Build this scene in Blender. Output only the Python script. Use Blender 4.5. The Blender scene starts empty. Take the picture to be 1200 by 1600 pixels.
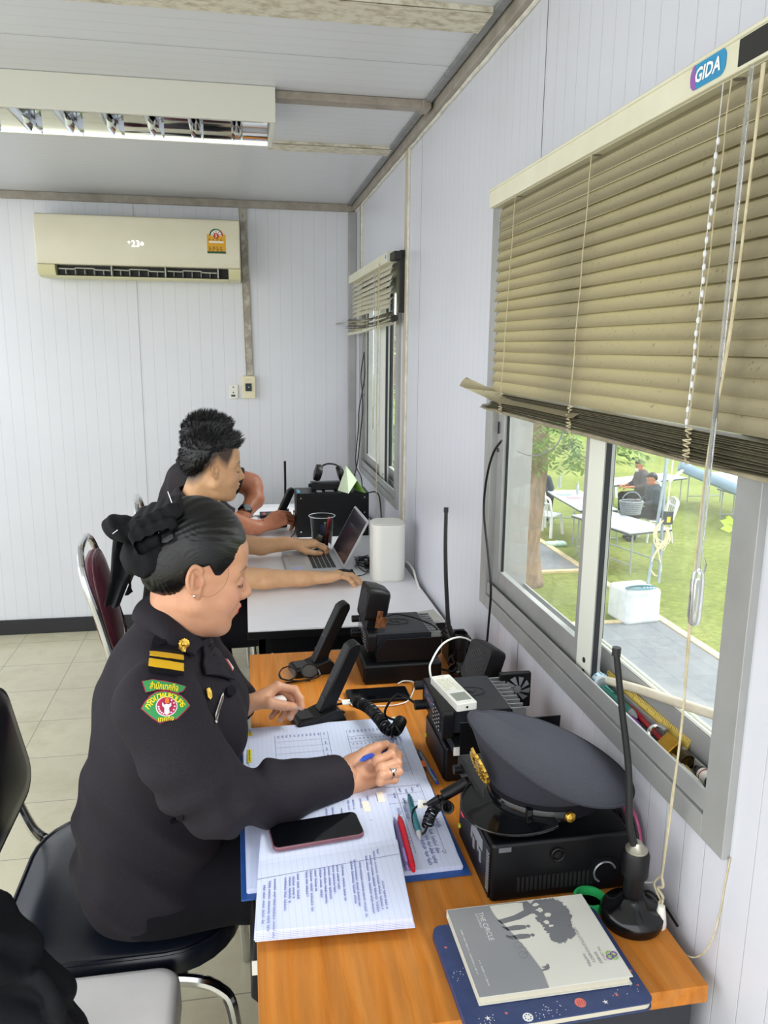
import bpy, bmesh, math, random
import numpy as np
from mathutils import Vector, Matrix, Euler, noise
from mathutils.bvhtree import BVHTree
from mathutils.geometry import delaunay_2d_cdt
random.seed(7)
SC = bpy.context.scene
COL = SC.collection
PI = math.pi
# ---------------------------------------------------------------- camera (solved from the room's vanishing lines)
YAW, PITCH, ROLL, FPX, CAMZ = 0.1765785, 0.2054248, 0.0107186, 1237.64, 1.60
cy, sy, cp, sp = math.cos(YAW), math.sin(YAW), math.cos(PITCH), math.sin(PITCH)
FW = Vector((sy*cp, cy*cp, -sp)); RT = Vector((cy, -sy, 0)); UP = RT.cross(FW)
cr, sr = math.cos(ROLL), math.sin(ROLL)
RT, UP = cr*RT + sr*UP, -sr*RT + cr*UP
CAM = Vector((0, 0, CAMZ))
def ray(px, py): return FW + RT*((px-600)/FPX) - UP*((py-800)/FPX)
def at(px, py, ax, v):
    d = ray(px, py); i = 'xyz'.index(ax)
    return CAM + d*((v-CAM[i])/d[i])
cam = bpy.data.objects.new('camera', bpy.data.cameras.new('camera'))
COL.objects.link(cam)
cam.matrix_world = Matrix(((RT.x, UP.x, -FW.x, 0), (RT.y, UP.y, -FW.y, 0), (RT.z, UP.z, -FW.z, CAMZ), (0, 0, 0, 1)))
cam.data.sensor_fit = 'VERTICAL'; cam.data.sensor_height = 32.0
cam.data.lens = FPX/1600*32.0; cam.data.clip_start = 0.02; cam.data.clip_end = 300
SC.camera = cam
# ---------------------------------------------------------------- materials
MATS = {}
def lin(c):
    if isinstance(c, str):
        c = [int(c[i:i+2], 16)/255 for i in (0, 2, 4)]
        c = [x/12.92 if x <= .04045 else ((x+.055)/1.055)**2.4 for x in c]
    return (c[0], c[1], c[2], 1)
def M(name, color=(.8, .8, .8), rough=.5, metal=0., spec=.5, **kw):
    if name in MATS: return MATS[name]
    m = bpy.data.materials.new(name); m.use_nodes = True
    b = m.node_tree.nodes['Principled BSDF']
    b.inputs['Base Color'].default_value = lin(color)
    b.inputs['Roughness'].default_value = rough
    b.inputs['Metallic'].default_value = metal
    b.inputs['Specular IOR Level'].default_value = spec
    for k, v in kw.items(): b.inputs[k.replace('_', ' ')].default_value = v
    MATS[name] = m
    return m
class NT:
    def __init__(s, m): s.t = m.node_tree; s.b = s.t.nodes['Principled BSDF']
    def n(s, typ, ins=None, **kw):
        o = s.t.nodes.new(typ)
        for k, v in kw.items(): setattr(o, k, v)
        for k, v in (ins or {}).items():
            if isinstance(v, bpy.types.NodeSocket): s.t.links.new(v, o.inputs[k])
            else: o.inputs[k].default_value = v
        return o
    def to(s, sock, name): s.t.links.new(sock, s.b.inputs[name])
    def co(s): return s.n('ShaderNodeTexCoord').outputs['Object']
    def noise(s, scale=10, detail=4, rough=.5, vec=None, dist=0):
        return s.n('ShaderNodeTexNoise', {'Vector': vec or s.co(), 'Scale': scale, 'Detail': detail, 'Roughness': rough, 'Distortion': dist}).outputs['Fac']
    def mapped(s, sc=(1, 1, 1), rot=(0, 0, 0), loc=(0, 0, 0), vec=None):
        return s.n('ShaderNodeMapping', {'Vector': vec or s.co(), 'Scale': sc, 'Rotation': rot, 'Location': loc}).outputs['Vector']
    def ramp(s, fac, *stops):
        r = s.n('ShaderNodeValToRGB', {'Fac': fac}); e = r.color_ramp.elements
        while len(e) < len(stops): e.new(.5)
        for el, (p, c) in zip(e, stops): el.position = p; el.color = lin(c)
        return r.outputs['Color']
    def math(s, op, a, b=0., c=0.):
        return s.n('ShaderNodeMath', {0: a, 1: b, 2: c}, operation=op).outputs[0]
    def mix(s, f, a, b, blend='MIX'):
        o = s.n('ShaderNodeMix', data_type='RGBA', blend_type=blend)
        for k, v in ((0, f), (6, a), (7, b)):
            if isinstance(v, bpy.types.NodeSocket): s.t.links.new(v, o.inputs[k])
            else: o.inputs[k].default_value = v if k == 0 else lin(v)
        return o.outputs[2]
    def bump(s, h, strength=.3, dist=.002):
        s.to(s.n('ShaderNodeBump', {'Height': h, 'Strength': strength, 'Distance': dist}).outputs['Normal'], 'Normal')
    def xyz(s, vec=None): return s.n('ShaderNodeSeparateXYZ', {0: vec or s.co()}).outputs
def noisy(name, c1, c2, scale=20, rough=.5, metal=0, lo=.35, hi=.65, bump=0, bscale=None, spec=.5, detail=5, stretch=(1, 1, 1)):
    if name in MATS: return MATS[name]
    m = M(name, c1, rough, metal, spec); t = NT(m)
    f = t.noise(scale, detail, .6, t.mapped(stretch))
    t.to(t.ramp(f, (lo, c1), (hi, c2)), 'Base Color')
    if bump: t.bump(t.noise(bscale or scale*4, 3, .5, t.mapped(stretch)), bump, .001)
    return m
# ---------------------------------------------------------------- mesh builder
class MB:
    def __init__(s): s.v = []; s.f = []; s.mi = []; s.cur = 0
    def mat(s, i): s.cur = i; return s
    def add(s, vs, fs, xf=None):
        b = len(s.v)
        s.v += [xf @ Vector(v) for v in vs] if xf is not None else [Vector(v) for v in vs]
        s.f += [tuple(b+i for i in f) for f in fs]; s.mi += [s.cur]*len(fs)
        return s
    def box(s, lo, hi, xf=None):
        (a, b, c), (d, e, f) = lo, hi
        return s.add([(a, b, c), (d, b, c), (d, e, c), (a, e, c), (a, b, f), (d, b, f), (d, e, f), (a, e, f)],
                     [(0, 3, 2, 1), (4, 5, 6, 7), (0, 1, 5, 4), (1, 2, 6, 5), (2, 3, 7, 6), (3, 0, 4, 7)], xf)
    def cbox(s, c, h, xf=None):
        return s.box([c[i]-h[i] for i in range(3)], [c[i]+h[i] for i in range(3)], xf)
    def prism(s, poly, z0, z1, xf=None):
        n = len(poly); A = sum(poly[i][0]*poly[(i+1) % n][1]-poly[(i+1) % n][0]*poly[i][1] for i in range(n))
        if A < 0: poly = poly[::-1]
        vs = [(x, y, z0) for x, y in poly]+[(x, y, z1) for x, y in poly]
        return s.add(vs, [tuple(range(n))[::-1], tuple(range(n, 2*n))]+[(i, (i+1) % n, n+(i+1) % n, n+i) for i in range(n)], xf)
    def lathe(s, prof, n=24, xf=None):
        vs = []; fs = []
        for r, z in prof: vs += [(r*math.cos(2*PI*k/n), r*math.sin(2*PI*k/n), z) for k in range(n)]
        for i in range(len(prof)-1):
            for k in range(n):
                a, b = i*n+k, i*n+(k+1) % n; fs.append((a, b, b+n, a+n))
        if prof[0][0] > 1e-6: fs.append(tuple(range(n))[::-1])
        if prof[-1][0] > 1e-6: m = (len(prof)-1)*n; fs.append(tuple(range(m, m+n)))
        return s.add(vs, fs, xf)
    def cyl(s, a, b, r, n=16, r2=None):
        a, b = Vector(a), Vector(b); d = b-a
        return s.lathe([(r, 0), (r if r2 is None else r2, d.length)], n, Matrix.Translation(a) @ d.to_track_quat('Z', 'Y').to_matrix().to_4x4())
    def ball(s, c, r, n=16, sc=(1, 1, 1), xf=None):
        prof = [(max(r*math.sin(PI*i/(n//2)), 1e-5), -r*math.cos(PI*i/(n//2))) for i in range(n//2+1)]
        X = Matrix.Translation(Vector(c)) @ Matrix.Diagonal((*sc, 1))
        return s.lathe(prof, n, xf @ X if xf is not None else X)
    def tube(s, pts, r, n=8, closed=False, flat=None):
        P = [Vector(p) for p in pts]; N = len(P)
        R = r if isinstance(r, (list, tuple)) else [r]*N
        T = []
        for i in range(N):
            if closed: d = P[(i+1) % N]-P[i-1]
            else: d = P[min(i+1, N-1)]-P[max(i-1, 0)]
            T.append(d.normalized() if d.length > 1e-9 else Vector((0, 0, 1)))
        u = T[0].orthogonal().normalized()
        if flat is not None: u = (Vector(flat[2])-T[0]*T[0].dot(Vector(flat[2]))).normalized()
        vs = []; fs = []
        for i in range(N):
            if i:
                u = u-T[i]*u.dot(T[i])
                u = u.normalized() if u.length > 1e-6 else T[i].orthogonal().normalized()
            w = T[i].cross(u)
            for k in range(n):
                a = 2*PI*k/n
                su, sw = (R[i], R[i]) if flat is None else (flat[0], flat[1])
                vs.append(P[i]+u*(math.cos(a)*su)+w*(math.sin(a)*sw))
        for i in range(N if closed else N-1):
            for k in range(n):
                a, b = i*n+k, i*n+(k+1) % n; j = (i+1) % N
                fs.append((a, b, j*n+(k+1) % n, j*n+k))
        if not closed: fs += [tuple(range(n))[::-1], tuple(range((N-1)*n, N*n))]
        return s.add(vs, fs)
    def grid(s, fn, nu, nv, thick=0., xf=None):
        vs = [Vector(fn(i/nu, j/nv)) for i in range(nu+1) for j in range(nv+1)]
        w = nv+1
        fs = [(i*w+j, (i+1)*w+j, (i+1)*w+j+1, i*w+j+1) for i in range(nu) for j in range(nv)]
        if thick:
            nr = [Vector() for _ in vs]
            for f in fs:
                q = (vs[f[2]]-vs[f[0]]).cross(vs[f[3]]-vs[f[1]])
                for k in f: nr[k] += q
            n0 = len(vs)
            vs += [v-q.normalized()*thick if q.length else v for v, q in zip(vs, nr)]
            fs += [tuple(n0+k for k in f[::-1]) for f in fs[:nu*nv]]
            ring = [i*w for i in range(nu+1)]+[nu*w+j for j in range(1, nv+1)]+[i*w+nv for i in range(nu-1, -1, -1)]+[j for j in range(nv-1, 0, -1)]
            fs += [(ring[(k+1) % len(ring)], ring[k], n0+ring[k], n0+ring[(k+1) % len(ring)]) for k in range(len(ring))]
        return s.add(vs, fs, xf)
    def helix(s, path, R, r, turns, n=6, per=14, ph=0):
        P = [Vector(p) for p in path]; L = [0]
        for a, b in zip(P, P[1:]): L.append(L[-1]+(b-a).length)
        N = int(turns*per); pts = []; u = None
        for i in range(N+1):
            d = L[-1]*i/N; k = max(j for j in range(len(L)-1) if L[j] <= d+1e-9)
            q = (d-L[k])/max(L[k+1]-L[k], 1e-9); c = P[k].lerp(P[k+1], q)
            t = (P[min(k+2, len(P)-1)]-P[max(k-1, 0)]).normalized() if len(P) > 3 else (P[k+1]-P[k]).normalized()
            u = t.orthogonal().normalized() if u is None else (u-t*u.dot(t)).normalized()
            a = 2*PI*i/per+ph
            pts.append(c+(u*math.cos(a)+t.cross(u)*math.sin(a))*R)
        return s.tube(pts, r, n)
    def build(s, name, mats, parent=None, bevel=0, seg=2, smooth=35, world=True, sub=0):
        me = bpy.data.meshes.new(name)
        W = WM.get(parent) if parent else None
        vs = s.v
        if W is not None and world:
            I = W.inverted(); vs = [I @ v for v in vs]
        me.from_pydata([tuple(v) for v in vs], [], s.f)
        for m in (mats if isinstance(mats, (list, tuple)) else [mats]): me.materials.append(m)
        me.polygons.foreach_set('material_index', s.mi)
        return finish(name, me, parent, bevel, seg, smooth, sub)
WM = {}
def finish(name, me, parent=None, bevel=0, seg=2, smooth=35, sub=0):
    me.validate(); me.update()
    if smooth:
        me.shade_smooth()
        if smooth < 180: me.set_sharp_from_angle(angle=math.radians(smooth))
    o = bpy.data.objects.new(name, me); COL.objects.link(o)
    if parent:
        p = bpy.data.objects[parent]; o.parent = p
        WM[o.name] = WM.get(parent, Matrix())
    if bevel:
        m = o.modifiers.new('bevel', 'BEVEL'); m.width = bevel; m.segments = seg; m.limit_method = 'ANGLE'; m.angle_limit = math.radians(40)
        m.harden_normals = True
    if sub:
        m = o.modifiers.new('sub', 'SUBSURF'); m.levels = sub; m.render_levels = sub
    return o
def tag(o, label=None, cat=None, group=None, kind=None):
    for k, v in (('label', label), ('category', cat), ('group', group), ('kind', kind)):
        if v: o[k] = v
    return o
def thing(name, label, cat, loc=(0, 0, 0), rz=0, group=None):
    o = bpy.data.objects.new(name, None); COL.objects.link(o)
    o.empty_display_size = .05
    o.location = loc; o.rotation_euler = (0, 0, rz)
    WM[o.name] = Matrix.Translation(Vector(loc)) @ Matrix.Rotation(rz, 4, 'Z')
    tag(o, label, cat, group)
    return o.name
def one(name, mb, mat, label, cat, group=None, loc=None, **kw):
    """a thing that is a single mesh"""
    if loc is None:
        xs = list(zip(*[(v.x, v.y, v.z) for v in mb.v])); loc = ((min(xs[0])+max(xs[0]))/2, (min(xs[1])+max(xs[1]))/2, min(xs[2]))
    L = Vector(loc); mb.v = [v-L for v in mb.v]
    o = mb.build(name, mat, None, **kw); o.location = loc
    return tag(o, label, cat, group)
def struct(name, mb, mat, **kw):
    o = mb.build(name, mat, None, **kw); o['kind'] = 'structure'; return o
def copy_tree(o, parent=None):
    c = o.copy(); COL.objects.link(c)
    if parent is not None: c.parent = parent
    for ch in [x for x in o.children]: copy_tree(ch, c)
    return c
def arc(c, r, a0, a1, n, ax=(1, 0, 0), ay=(0, 0, 1)):
    c, ax, ay = Vector(c), Vector(ax), Vector(ay)
    return [c+ax*(r*math.cos(a0+(a1-a0)*i/n))+ay*(r*math.sin(a0+(a1-a0)*i/n)) for i in range(n+1)]
def spline(pts, n=8):
    P = [Vector(p) for p in pts]; out = []
    for i in range(len(P)-1):
        p0, p1, p2, p3 = P[max(i-1, 0)], P[i], P[i+1], P[min(i+2, len(P)-1)]
        for k in range(n):
            t = k/n
            out.append(.5*((2*p1)+(p2-p0)*t+(2*p0-5*p1+4*p2-p3)*t*t+(3*p1-p0-3*p2+p3)*t**3))
    return out+[P[-1]]
def rrect(w, h, r, n=5):
    out = []
    for sx, sy_, a in ((1, 1, 0), (-1, 1, PI/2), (-1, -1, PI), (1, -1, 1.5*PI)):
        for k in range(n+1):
            t = a+PI/2*k/n; out.append((sx*(w-r)+r*math.cos(t), sy_*(h-r)+r*math.sin(t)))
    return out
def frame_xf(o, x, y, z=None):
    x = Vector(x).normalized(); y = Vector(y); y = (y-x*x.dot(y)).normalized(); z = x.cross(y)
    return Matrix(((x.x, y.x, z.x, o[0]), (x.y, y.y, z.y, o[1]), (x.z, y.z, z.z, o[2]), (0, 0, 0, 1)))
# ---------------------------------------------------------------- text as mesh (2-D verts, faces)
def text2d(body, size=1., align='CENTER', shear=0, bold=0, depth=0):
    c = bpy.data.curves.new('t', 'FONT'); c.body = body; c.size = size; c.align_x = align; c.align_y = 'CENTER'
    c.shear = shear; c.offset = bold; c.extrude = depth; c.resolution_u = 2
    o = bpy.data.objects.new('t', c); COL.objects.link(o)
    dg = bpy.context.evaluated_depsgraph_get()
    me = bpy.data.meshes.new_from_object(o.evaluated_get(dg))
    vs = [v.co.copy() for v in me.vertices]; fs = [tuple(p.vertices) for p in me.polygons]
    bpy.data.objects.remove(o); bpy.data.curves.remove(c); bpy.data.meshes.remove(me)
    return vs, fs
def text_fit(body, w=None, h=None, **kw):
    vs, fs = text2d(body, 1., **kw)
    if not vs: return vs, fs
    x0, x1 = min(v.x for v in vs), max(v.x for v in vs); y0, y1 = min(v.y for v in vs), max(v.y for v in vs)
    s1 = w/(x1-x0) if w else h/(y1-y0); s2 = h/(y1-y0) if h else s1
    return [Vector(((v.x-(x0+x1)/2)*s1, (v.y-(y0+y1)/2)*s2, v.z)) for v in vs], fs
def print_marks(w, h, seed=1):
    """a run of print too small to read: little strokes"""
    rn = random.Random(seed); vs, fs = [], []; x = -w/2
    while x < w/2:
        a = rn.uniform(.4, 1.)*h*.7; y0 = -h/2+rn.uniform(0, .2)*h; y1 = h/2-rn.uniform(0, .25)*h; k = len(vs)
        vs += [Vector(p) for p in ((x, y0, 0), (x+a*.45, y0, 0), (x+a*.45, y1, 0), (x, y1, 0))]; fs.append((k, k+1, k+2, k+3)); x += a*.45+h*.22+(h*.6 if rn.random() < .16 else 0)
    return vs, fs
# ---------------------------------------------------------------- surface nets over a distance field
def sdf_mesh(fn, lo, hi, h, block=6):
    lo = np.array(lo, np.float32); hi = np.array(hi, np.float32)
    nb = np.ceil((hi-lo)/(h*block)).astype(int); n = nb*block
    bc = [lo[i]+(np.arange(nb[i])+.5)*h*block for i in range(3)]
    G = np.stack(np.meshgrid(*bc, indexing='ij'), -1).reshape(-1, 3).astype(np.float32)
    D = fn(G)
    F = np.repeat(np.repeat(np.repeat(np.where(D > 0, 1., -1.).astype(np.float32).reshape(nb), block, 0), block, 1), block, 2)
    act = np.argwhere((np.abs(D) < h*block*1.25).reshape(nb))
    off = np.stack(np.meshgrid(*[np.arange(block)]*3, indexing='ij'), -1).reshape(-1, 3)
    for s in range(0, len(act), 1500):
        a = act[s:s+1500]
        idx = (a[:, None, :]*block+off[None]).reshape(-1, 3)
        F[idx[:, 0], idx[:, 1], idx[:, 2]] = fn((lo+(idx+.5)*h).astype(np.float32))
    neg = F < 0
    cs = [neg[i:n[0]-1+i, j:n[1]-1+j, k:n[2]-1+k] for i in (0, 1) for j in (0, 1) for k in (0, 1)]
    cnt = sum(c.astype(np.int8) for c in cs)
    cells = np.argwhere((cnt > 0) & (cnt < 8))
    cid = np.full(n-1, -1, np.int32); cid[tuple(cells.T)] = np.arange(len(cells))
    acc = np.zeros((len(cells), 3)); num = np.zeros(len(cells))
    cor = [(i, j, k) for i in (0, 1) for j in (0, 1) for k in (0, 1)]
    val = [F[cells[:, 0]+c[0], cells[:, 1]+c[1], cells[:, 2]+c[2]] for c in cor]
    for a in range(8):
        for b in range(a+1, 8):
            d = np.abs(np.array(cor[a])-np.array(cor[b]))
            if d.sum() != 1: continue
            x = (val[a] < 0) != (val[b] < 0)
            t = np.where(x, val[a]/(val[a]-val[b]+1e-12), 0)
            pt = np.array(cor[a])[None]*(1-t)[:, None]+np.array(cor[b])[None]*t[:, None]
            acc += np.where(x[:, None], pt, 0); num += x
    V = lo+(cells+acc/num[:, None]+.5)*h
    fs = []
    for ax in range(3):
        o1, o2 = [i for i in range(3) if i != ax]
        sl0 = [slice(None)]*3; sl1 = [slice(None)]*3
        sl0[ax] = slice(0, n[ax]-1); sl1[ax] = slice(1, n[ax])
        e = neg[tuple(sl0)] != neg[tuple(sl1)]
        E = np.argwhere(e); E = E[(E[:, o1] > 0) & (E[:, o2] > 0) & (E[:, o1] < n[o1]-1) & (E[:, o2] < n[o2]-1)]
        if not len(E): continue
        q = []
        for d1, d2 in ((-1, -1), (0, -1), (0, 0), (-1, 0)):
            c = E.copy(); c[:, o1] += d1; c[:, o2] += d2; q.append(cid[tuple(c.T)])
        q = np.stack(q, 1); flip = neg[tuple(E.T)]
        if ax == 1: flip = ~flip
        q[~flip] = q[~flip][:, ::-1]
        fs.append(q)
    Q = np.concatenate(fs); Q = Q[(Q >= 0).all(1)]
    return V, Q
def vlen(a): return np.sqrt((a*a).sum(-1))
def A(v): return np.array(v, np.float32)
def cap(p, a, b, ra, rb=None):
    a, b = A(a), A(b); rb = ra if rb is None else rb
    ba = b-a; h = np.clip(((p-a) @ ba)/max(float(ba @ ba), 1e-12), 0, 1)
    return vlen(p-a-h[:, None]*ba)-(ra+(rb-ra)*h)
def ell(p, c, r, R=None):
    q = p-A(c)
    if R is not None: q = q @ A(R)
    r = A(r); k0 = vlen(q/r); k1 = vlen(q/(r*r))
    return k0*(k0-1)/np.maximum(k1, 1e-6)
def rbox(p, c, hs, rad, R=None):
    q = p-A(c)
    if R is not None: q = q @ A(R)
    q = np.abs(q)-(A(hs)-rad)
    return vlen(np.maximum(q, 0))+np.minimum(q.max(-1), 0)-rad
def smin(a, b, k):
    h = np.clip(.5+.5*(b-a)/k, 0, 1); return b+(a-b)*h-k*h*(1-h)
def smax(a, b, k): return -smin(-a, -b, k)
def su(k, *d):
    r = d[0]
    for x in d[1:]: r = smin(r, x, k)
    return r
def chain(p, pts, rs, k=.004):
    r = None
    for i in range(len(pts)-1):
        d = cap(p, pts[i], pts[i+1], rs[i], rs[i+1]); r = d if r is None else smin(r, d, k)
    return r
def rot(R):  # mathutils 3x3 -> numpy columns
    return np.array([[R[i][j] for j in range(3)] for i in range(3)], np.float32)
def np_mesh(name, pieces, mats, parent=None, paint=None, smooth=180, midx=None, relax=0):
    """pieces: list of (V, Q) joined into one mesh; paint(V)->(N,4) colour attribute"""
    V = np.concatenate([p[0] for p in pieces]); k = 0; Qs = []
    for v, q in pieces: Qs.append(q+k); k += len(v)
    Q = np.concatenate(Qs)
    for _ in range(relax):
        S = np.zeros_like(V); C = np.zeros(len(V))
        for a in range(4):
            np.add.at(S, Q[:, a], V[Q[:, (a+1) % 4]]); np.add.at(C, Q[:, a], 1)
            np.add.at(S, Q[:, a], V[Q[:, a-1]]); np.add.at(C, Q[:, a], 1)
        V = .5*V+.5*S/np.maximum(C, 1)[:, None]
    me = bpy.data.meshes.new(name); W = WM.get(parent) if parent else None
    X = V
    if W is not None:
        I = np.array(W.inverted()); X = V @ I[:3, :3].T+I[:3, 3]
    me.vertices.add(len(X)); me.vertices.foreach_set('co', X.astype(np.float32).ravel())
    me.loops.add(len(Q)*4); me.loops.foreach_set('vertex_index', Q.astype(np.int32).ravel())
    me.polygons.add(len(Q)); me.polygons.foreach_set('loop_start', np.arange(0, len(Q)*4, 4, dtype=np.int32))
    me.update(calc_edges=True)
    for m in (mats if isinstance(mats, (list, tuple)) else [mats]): me.materials.append(m)
    if midx is not None: me.polygons.foreach_set('material_index', midx(V[Q].mean(1)).astype(np.int32))
    if paint is not None:
        a = me.color_attributes.new('tint', 'FLOAT_COLOR', 'POINT'); a.data.foreach_set('color', paint(V).astype(np.float32).ravel())
    return finish(name, me, parent, smooth=smooth)
def bvh_of(V, Q): return BVHTree.FromPolygons([Vector(v) for v in V], [tuple(int(i) for i in q) for q in Q])
def world_mesh(o):
    W = WM.get(o.name, Matrix())
    return [W @ v.co for v in o.data.vertices], [tuple(p.vertices) for p in o.data.polygons]
def in_poly(x, y, poly):
    c = False; n = len(poly)
    for i in range(n):
        (x1, y1), (x2, y2) = poly[i], poly[i-1]
        if (y1 > y) != (y2 > y) and x < (x2-x1)*(y-y1)/(y2-y1)+x1: c = not c
    return c
def tri_fill(poly, step):
    """outline -> 2-D triangulation with inner points"""
    P = []
    for i in range(len(poly)):
        a, b = Vector(poly[i]), Vector(poly[(i+1) % len(poly)]); k = max(1, int((b-a).length/step))
        P += [a.lerp(b, j/k) for j in range(k)]
    n = len(P); edges = [(i, (i+1) % n) for i in range(n)]
    x0, x1 = min(p.x for p in P), max(p.x for p in P); y0, y1 = min(p.y for p in P), max(p.y for p in P)
    y = y0+step/2
    while y < y1:
        x = x0+step/2
        while x < x1:
            if in_poly(x, y, poly): P.append(Vector((x, y)))
            x += step
        y += step
    r = delaunay_2d_cdt(P, edges, [], 1, 1e-4)
    return r[0], [tuple(f) for f in r[2]]
def decal(mb, bvh, v2, fs, off=.001, thick=.0015, lift=None):
    """lay a flat cut-out (given as the outline it shows in the photo) onto the curved surface below it, with its own thickness"""
    base = len(mb.v); top = []; bot = []; last = None
    for p in v2:
        d = ray(p[0], p[1]).normalized(); hit, nrm, _, _ = bvh.ray_cast(CAM, d)
        if hit is None:
            hit = last[0] if last else CAM+d; nrm = last[1] if last else -d
            if last:
                t = (last[0]-CAM).dot(last[1])/d.dot(last[1]) if abs(d.dot(last[1])) > .15 else (last[0]-CAM).length
                hit = CAM+d*t
        if nrm.dot(d) > 0: nrm = -nrm
        last = (hit, nrm)
        o2 = off+(lift(p) if lift else 0)
        top.append(hit+nrm*(o2+thick)); bot.append(hit+nrm*(o2-.0005 if not lift else o2))
    n = len(v2)
    # orientation
    f = fs[0]; q = (top[f[1]]-top[f[0]]).cross(top[f[2]]-top[f[0]])
    if q.dot(top[f[0]]-CAM) > 0: fs = [x[::-1] for x in fs]
    cnt = {}
    for f in fs:
        for i in range(len(f)): cnt[(f[i], f[(i+1) % len(f)])] = 1
    rim = [(a, b) for a, b in cnt if (b, a) not in cnt]
    mb.add(top+bot, list(fs)+[tuple(n+i for i in f[::-1]) for f in fs]+[(b, a, n+a, n+b) for a, b in rim])
    return mb
def decal_poly(mb, bvh, poly, step=3., **kw):
    v, f = tri_fill(poly, step); return decal(mb, bvh, v, f, **kw)
# ================================================================ SETTING
XW, YB, ZC = 0.631, 4.507, 2.352
def panel_mat(name, axis, c1, c2, pitch, seams=(), rough=.3, seam_c='55565a'):
    m = M(name, c1, rough, spec=.5); t = NT(m); co = t.co(); q = t.xyz(co)[axis]
    n = t.noise(1.3, 5, .6, t.mapped((1, 1, 1) if axis != 2 else (1, 1, .3)))
    base = t.ramp(n, (.3, c1), (.7, c2))
    fr = t.math('FRACT', t.math('DIVIDE', q, pitch))
    g = t.math('SUBTRACT', 1., t.math('MINIMUM', 1., t.math('MULTIPLY', t.math('ABSOLUTE', t.math('SUBTRACT', fr, .5)), pitch/.0016)))
    gm = t.math('MULTIPLY', g, .36)
    base = t.mix(gm, base, (.30, .30, .32))
    # fine dirt specks and drips
    d = t.noise(9, 6, .7, t.mapped((1.2, 1.2, .25) if axis != 2 else (1, 1, 1)))
    base = t.mix(t.math('MULTIPLY', t.math('GREATER_THAN', d, .68), .05), base, (.35, .34, .33))
    hh = t.math('MULTIPLY', g, -1.)
    for s in seams:
        w = t.math('LESS_THAN', t.math('ABSOLUTE', t.math('SUBTRACT', q, s)), .0022)
        base = t.mix(w, base, lin(seam_c)[:3])
    t.to(base, 'Base Color')
    wob = t.noise(5, 2, .5)
    t.bump(t.math('ADD', hh, t.math('MULTIPLY', wob, .8)), .35, .0015)
    return m
wall_m = panel_mat('wall_panel', 1, 'd4d6e0', 'cdcfd7', .052, (1.70, 2.86))
wallb_m = panel_mat('back_wall_panel', 0, 'dee0e6', 'd6d9e0', .062, (-.536,), rough=.34, seam_c='a9abab')
ceil_m = panel_mat('ceiling_panel', 1, 'd3d5da', 'ced0d6', .058, (3.25, 2.30), rough=.32, seam_c='a0a2a6')
trim_m = noisy('grimy_trim', '8d857a', 'a39c92', 14, .5, .0, bump=.1)
steel_m = noisy('galvanised', '8f9193', '7c7e80', 30, .45, .2)
caulk_m = noisy('caulk', 'dedcd2', 'c6c2b4', 25, .7)
beam_m = noisy('stained_beam', 'd4cfbe', '9f9478', 55, .6, lo=.45, hi=.72, bump=.1, stretch=(.6, 1, 1))
alu_m = noisy('window_aluminium', 'a8a9a8', '9c9d9c', 6, .38, .25)
alu_light = M('window_white', 'e3e6da', .35)
rubber = M('rubber_gasket', '12161c', .6)
chrome = M('chrome', 'd9dadb', .12, 1.)
black_pl = noisy('black_plastic', '0b0b0d', '101013', 60, .40, bump=.04, spec=.32)
black_met = noisy('black_metal', '08090c', '0c0d10', 30, .38, bump=.03, spec=.3)
white_pl = M('white_plastic', 'e6e5dd', .38)
cream_pl = M('cream_plastic', 'e4dcbb', .4)

# floor tiles
fl_m = M('floor_vinyl', 'cfcab4', .3); t = NT(fl_m); q = t.xyz()
def tile_edge(s, off):
    fr = t.math('FRACT', t.math('DIVIDE', t.math('SUBTRACT', s, off), .327))
    return t.math('LESS_THAN', t.math('ABSOLUTE', t.math('SUBTRACT', fr, .5)), .0055)
e1 = tile_edge(q[0], -.897-.1635); e2 = tile_edge(q[1], 4.03-.1635)
c = t.ramp(t.noise(4, 8, .65), (.3, 'c2bb9e'), (.5, 'ccc6aa'), (.72, 'b8b092'))
cell = t.n('ShaderNodeTexWhiteNoise', {0: t.n('ShaderNodeVectorMath', {0: t.n('ShaderNodeVectorMath', {0: t.mapped((1/.327, 1/.327, 1), loc=(.897/.327, -4.03/.327, 0))}, operation='FLOOR').outputs[0]}, operation='ABSOLUTE').outputs[0]}, noise_dimensions='3D').outputs['Value']
c = t.mix(t.math('MULTIPLY', cell, .16), c, (.45, .41, .29))
d = t.noise(3.2, 6, .75, t.mapped((1, 1, 1)), 1.2)
c = t.mix(t.math('MULTIPLY', t.math('MAXIMUM', 0., t.math('SUBTRACT', d, .60)), 2.2), c, (.20, .18, .14))
c = t.mix(t.math('MULTIPLY', t.math('MAXIMUM', e1, e2), .75), c, (.16, .15, .12))
t.to(c, 'Base Color'); t.bump(t.noise(7, 3), .06, .002)
struct('floor', MB().box((-3.2, -1.6, -.06), (XW+.06, YB+.06, 0)), fl_m, smooth=0)
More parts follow.
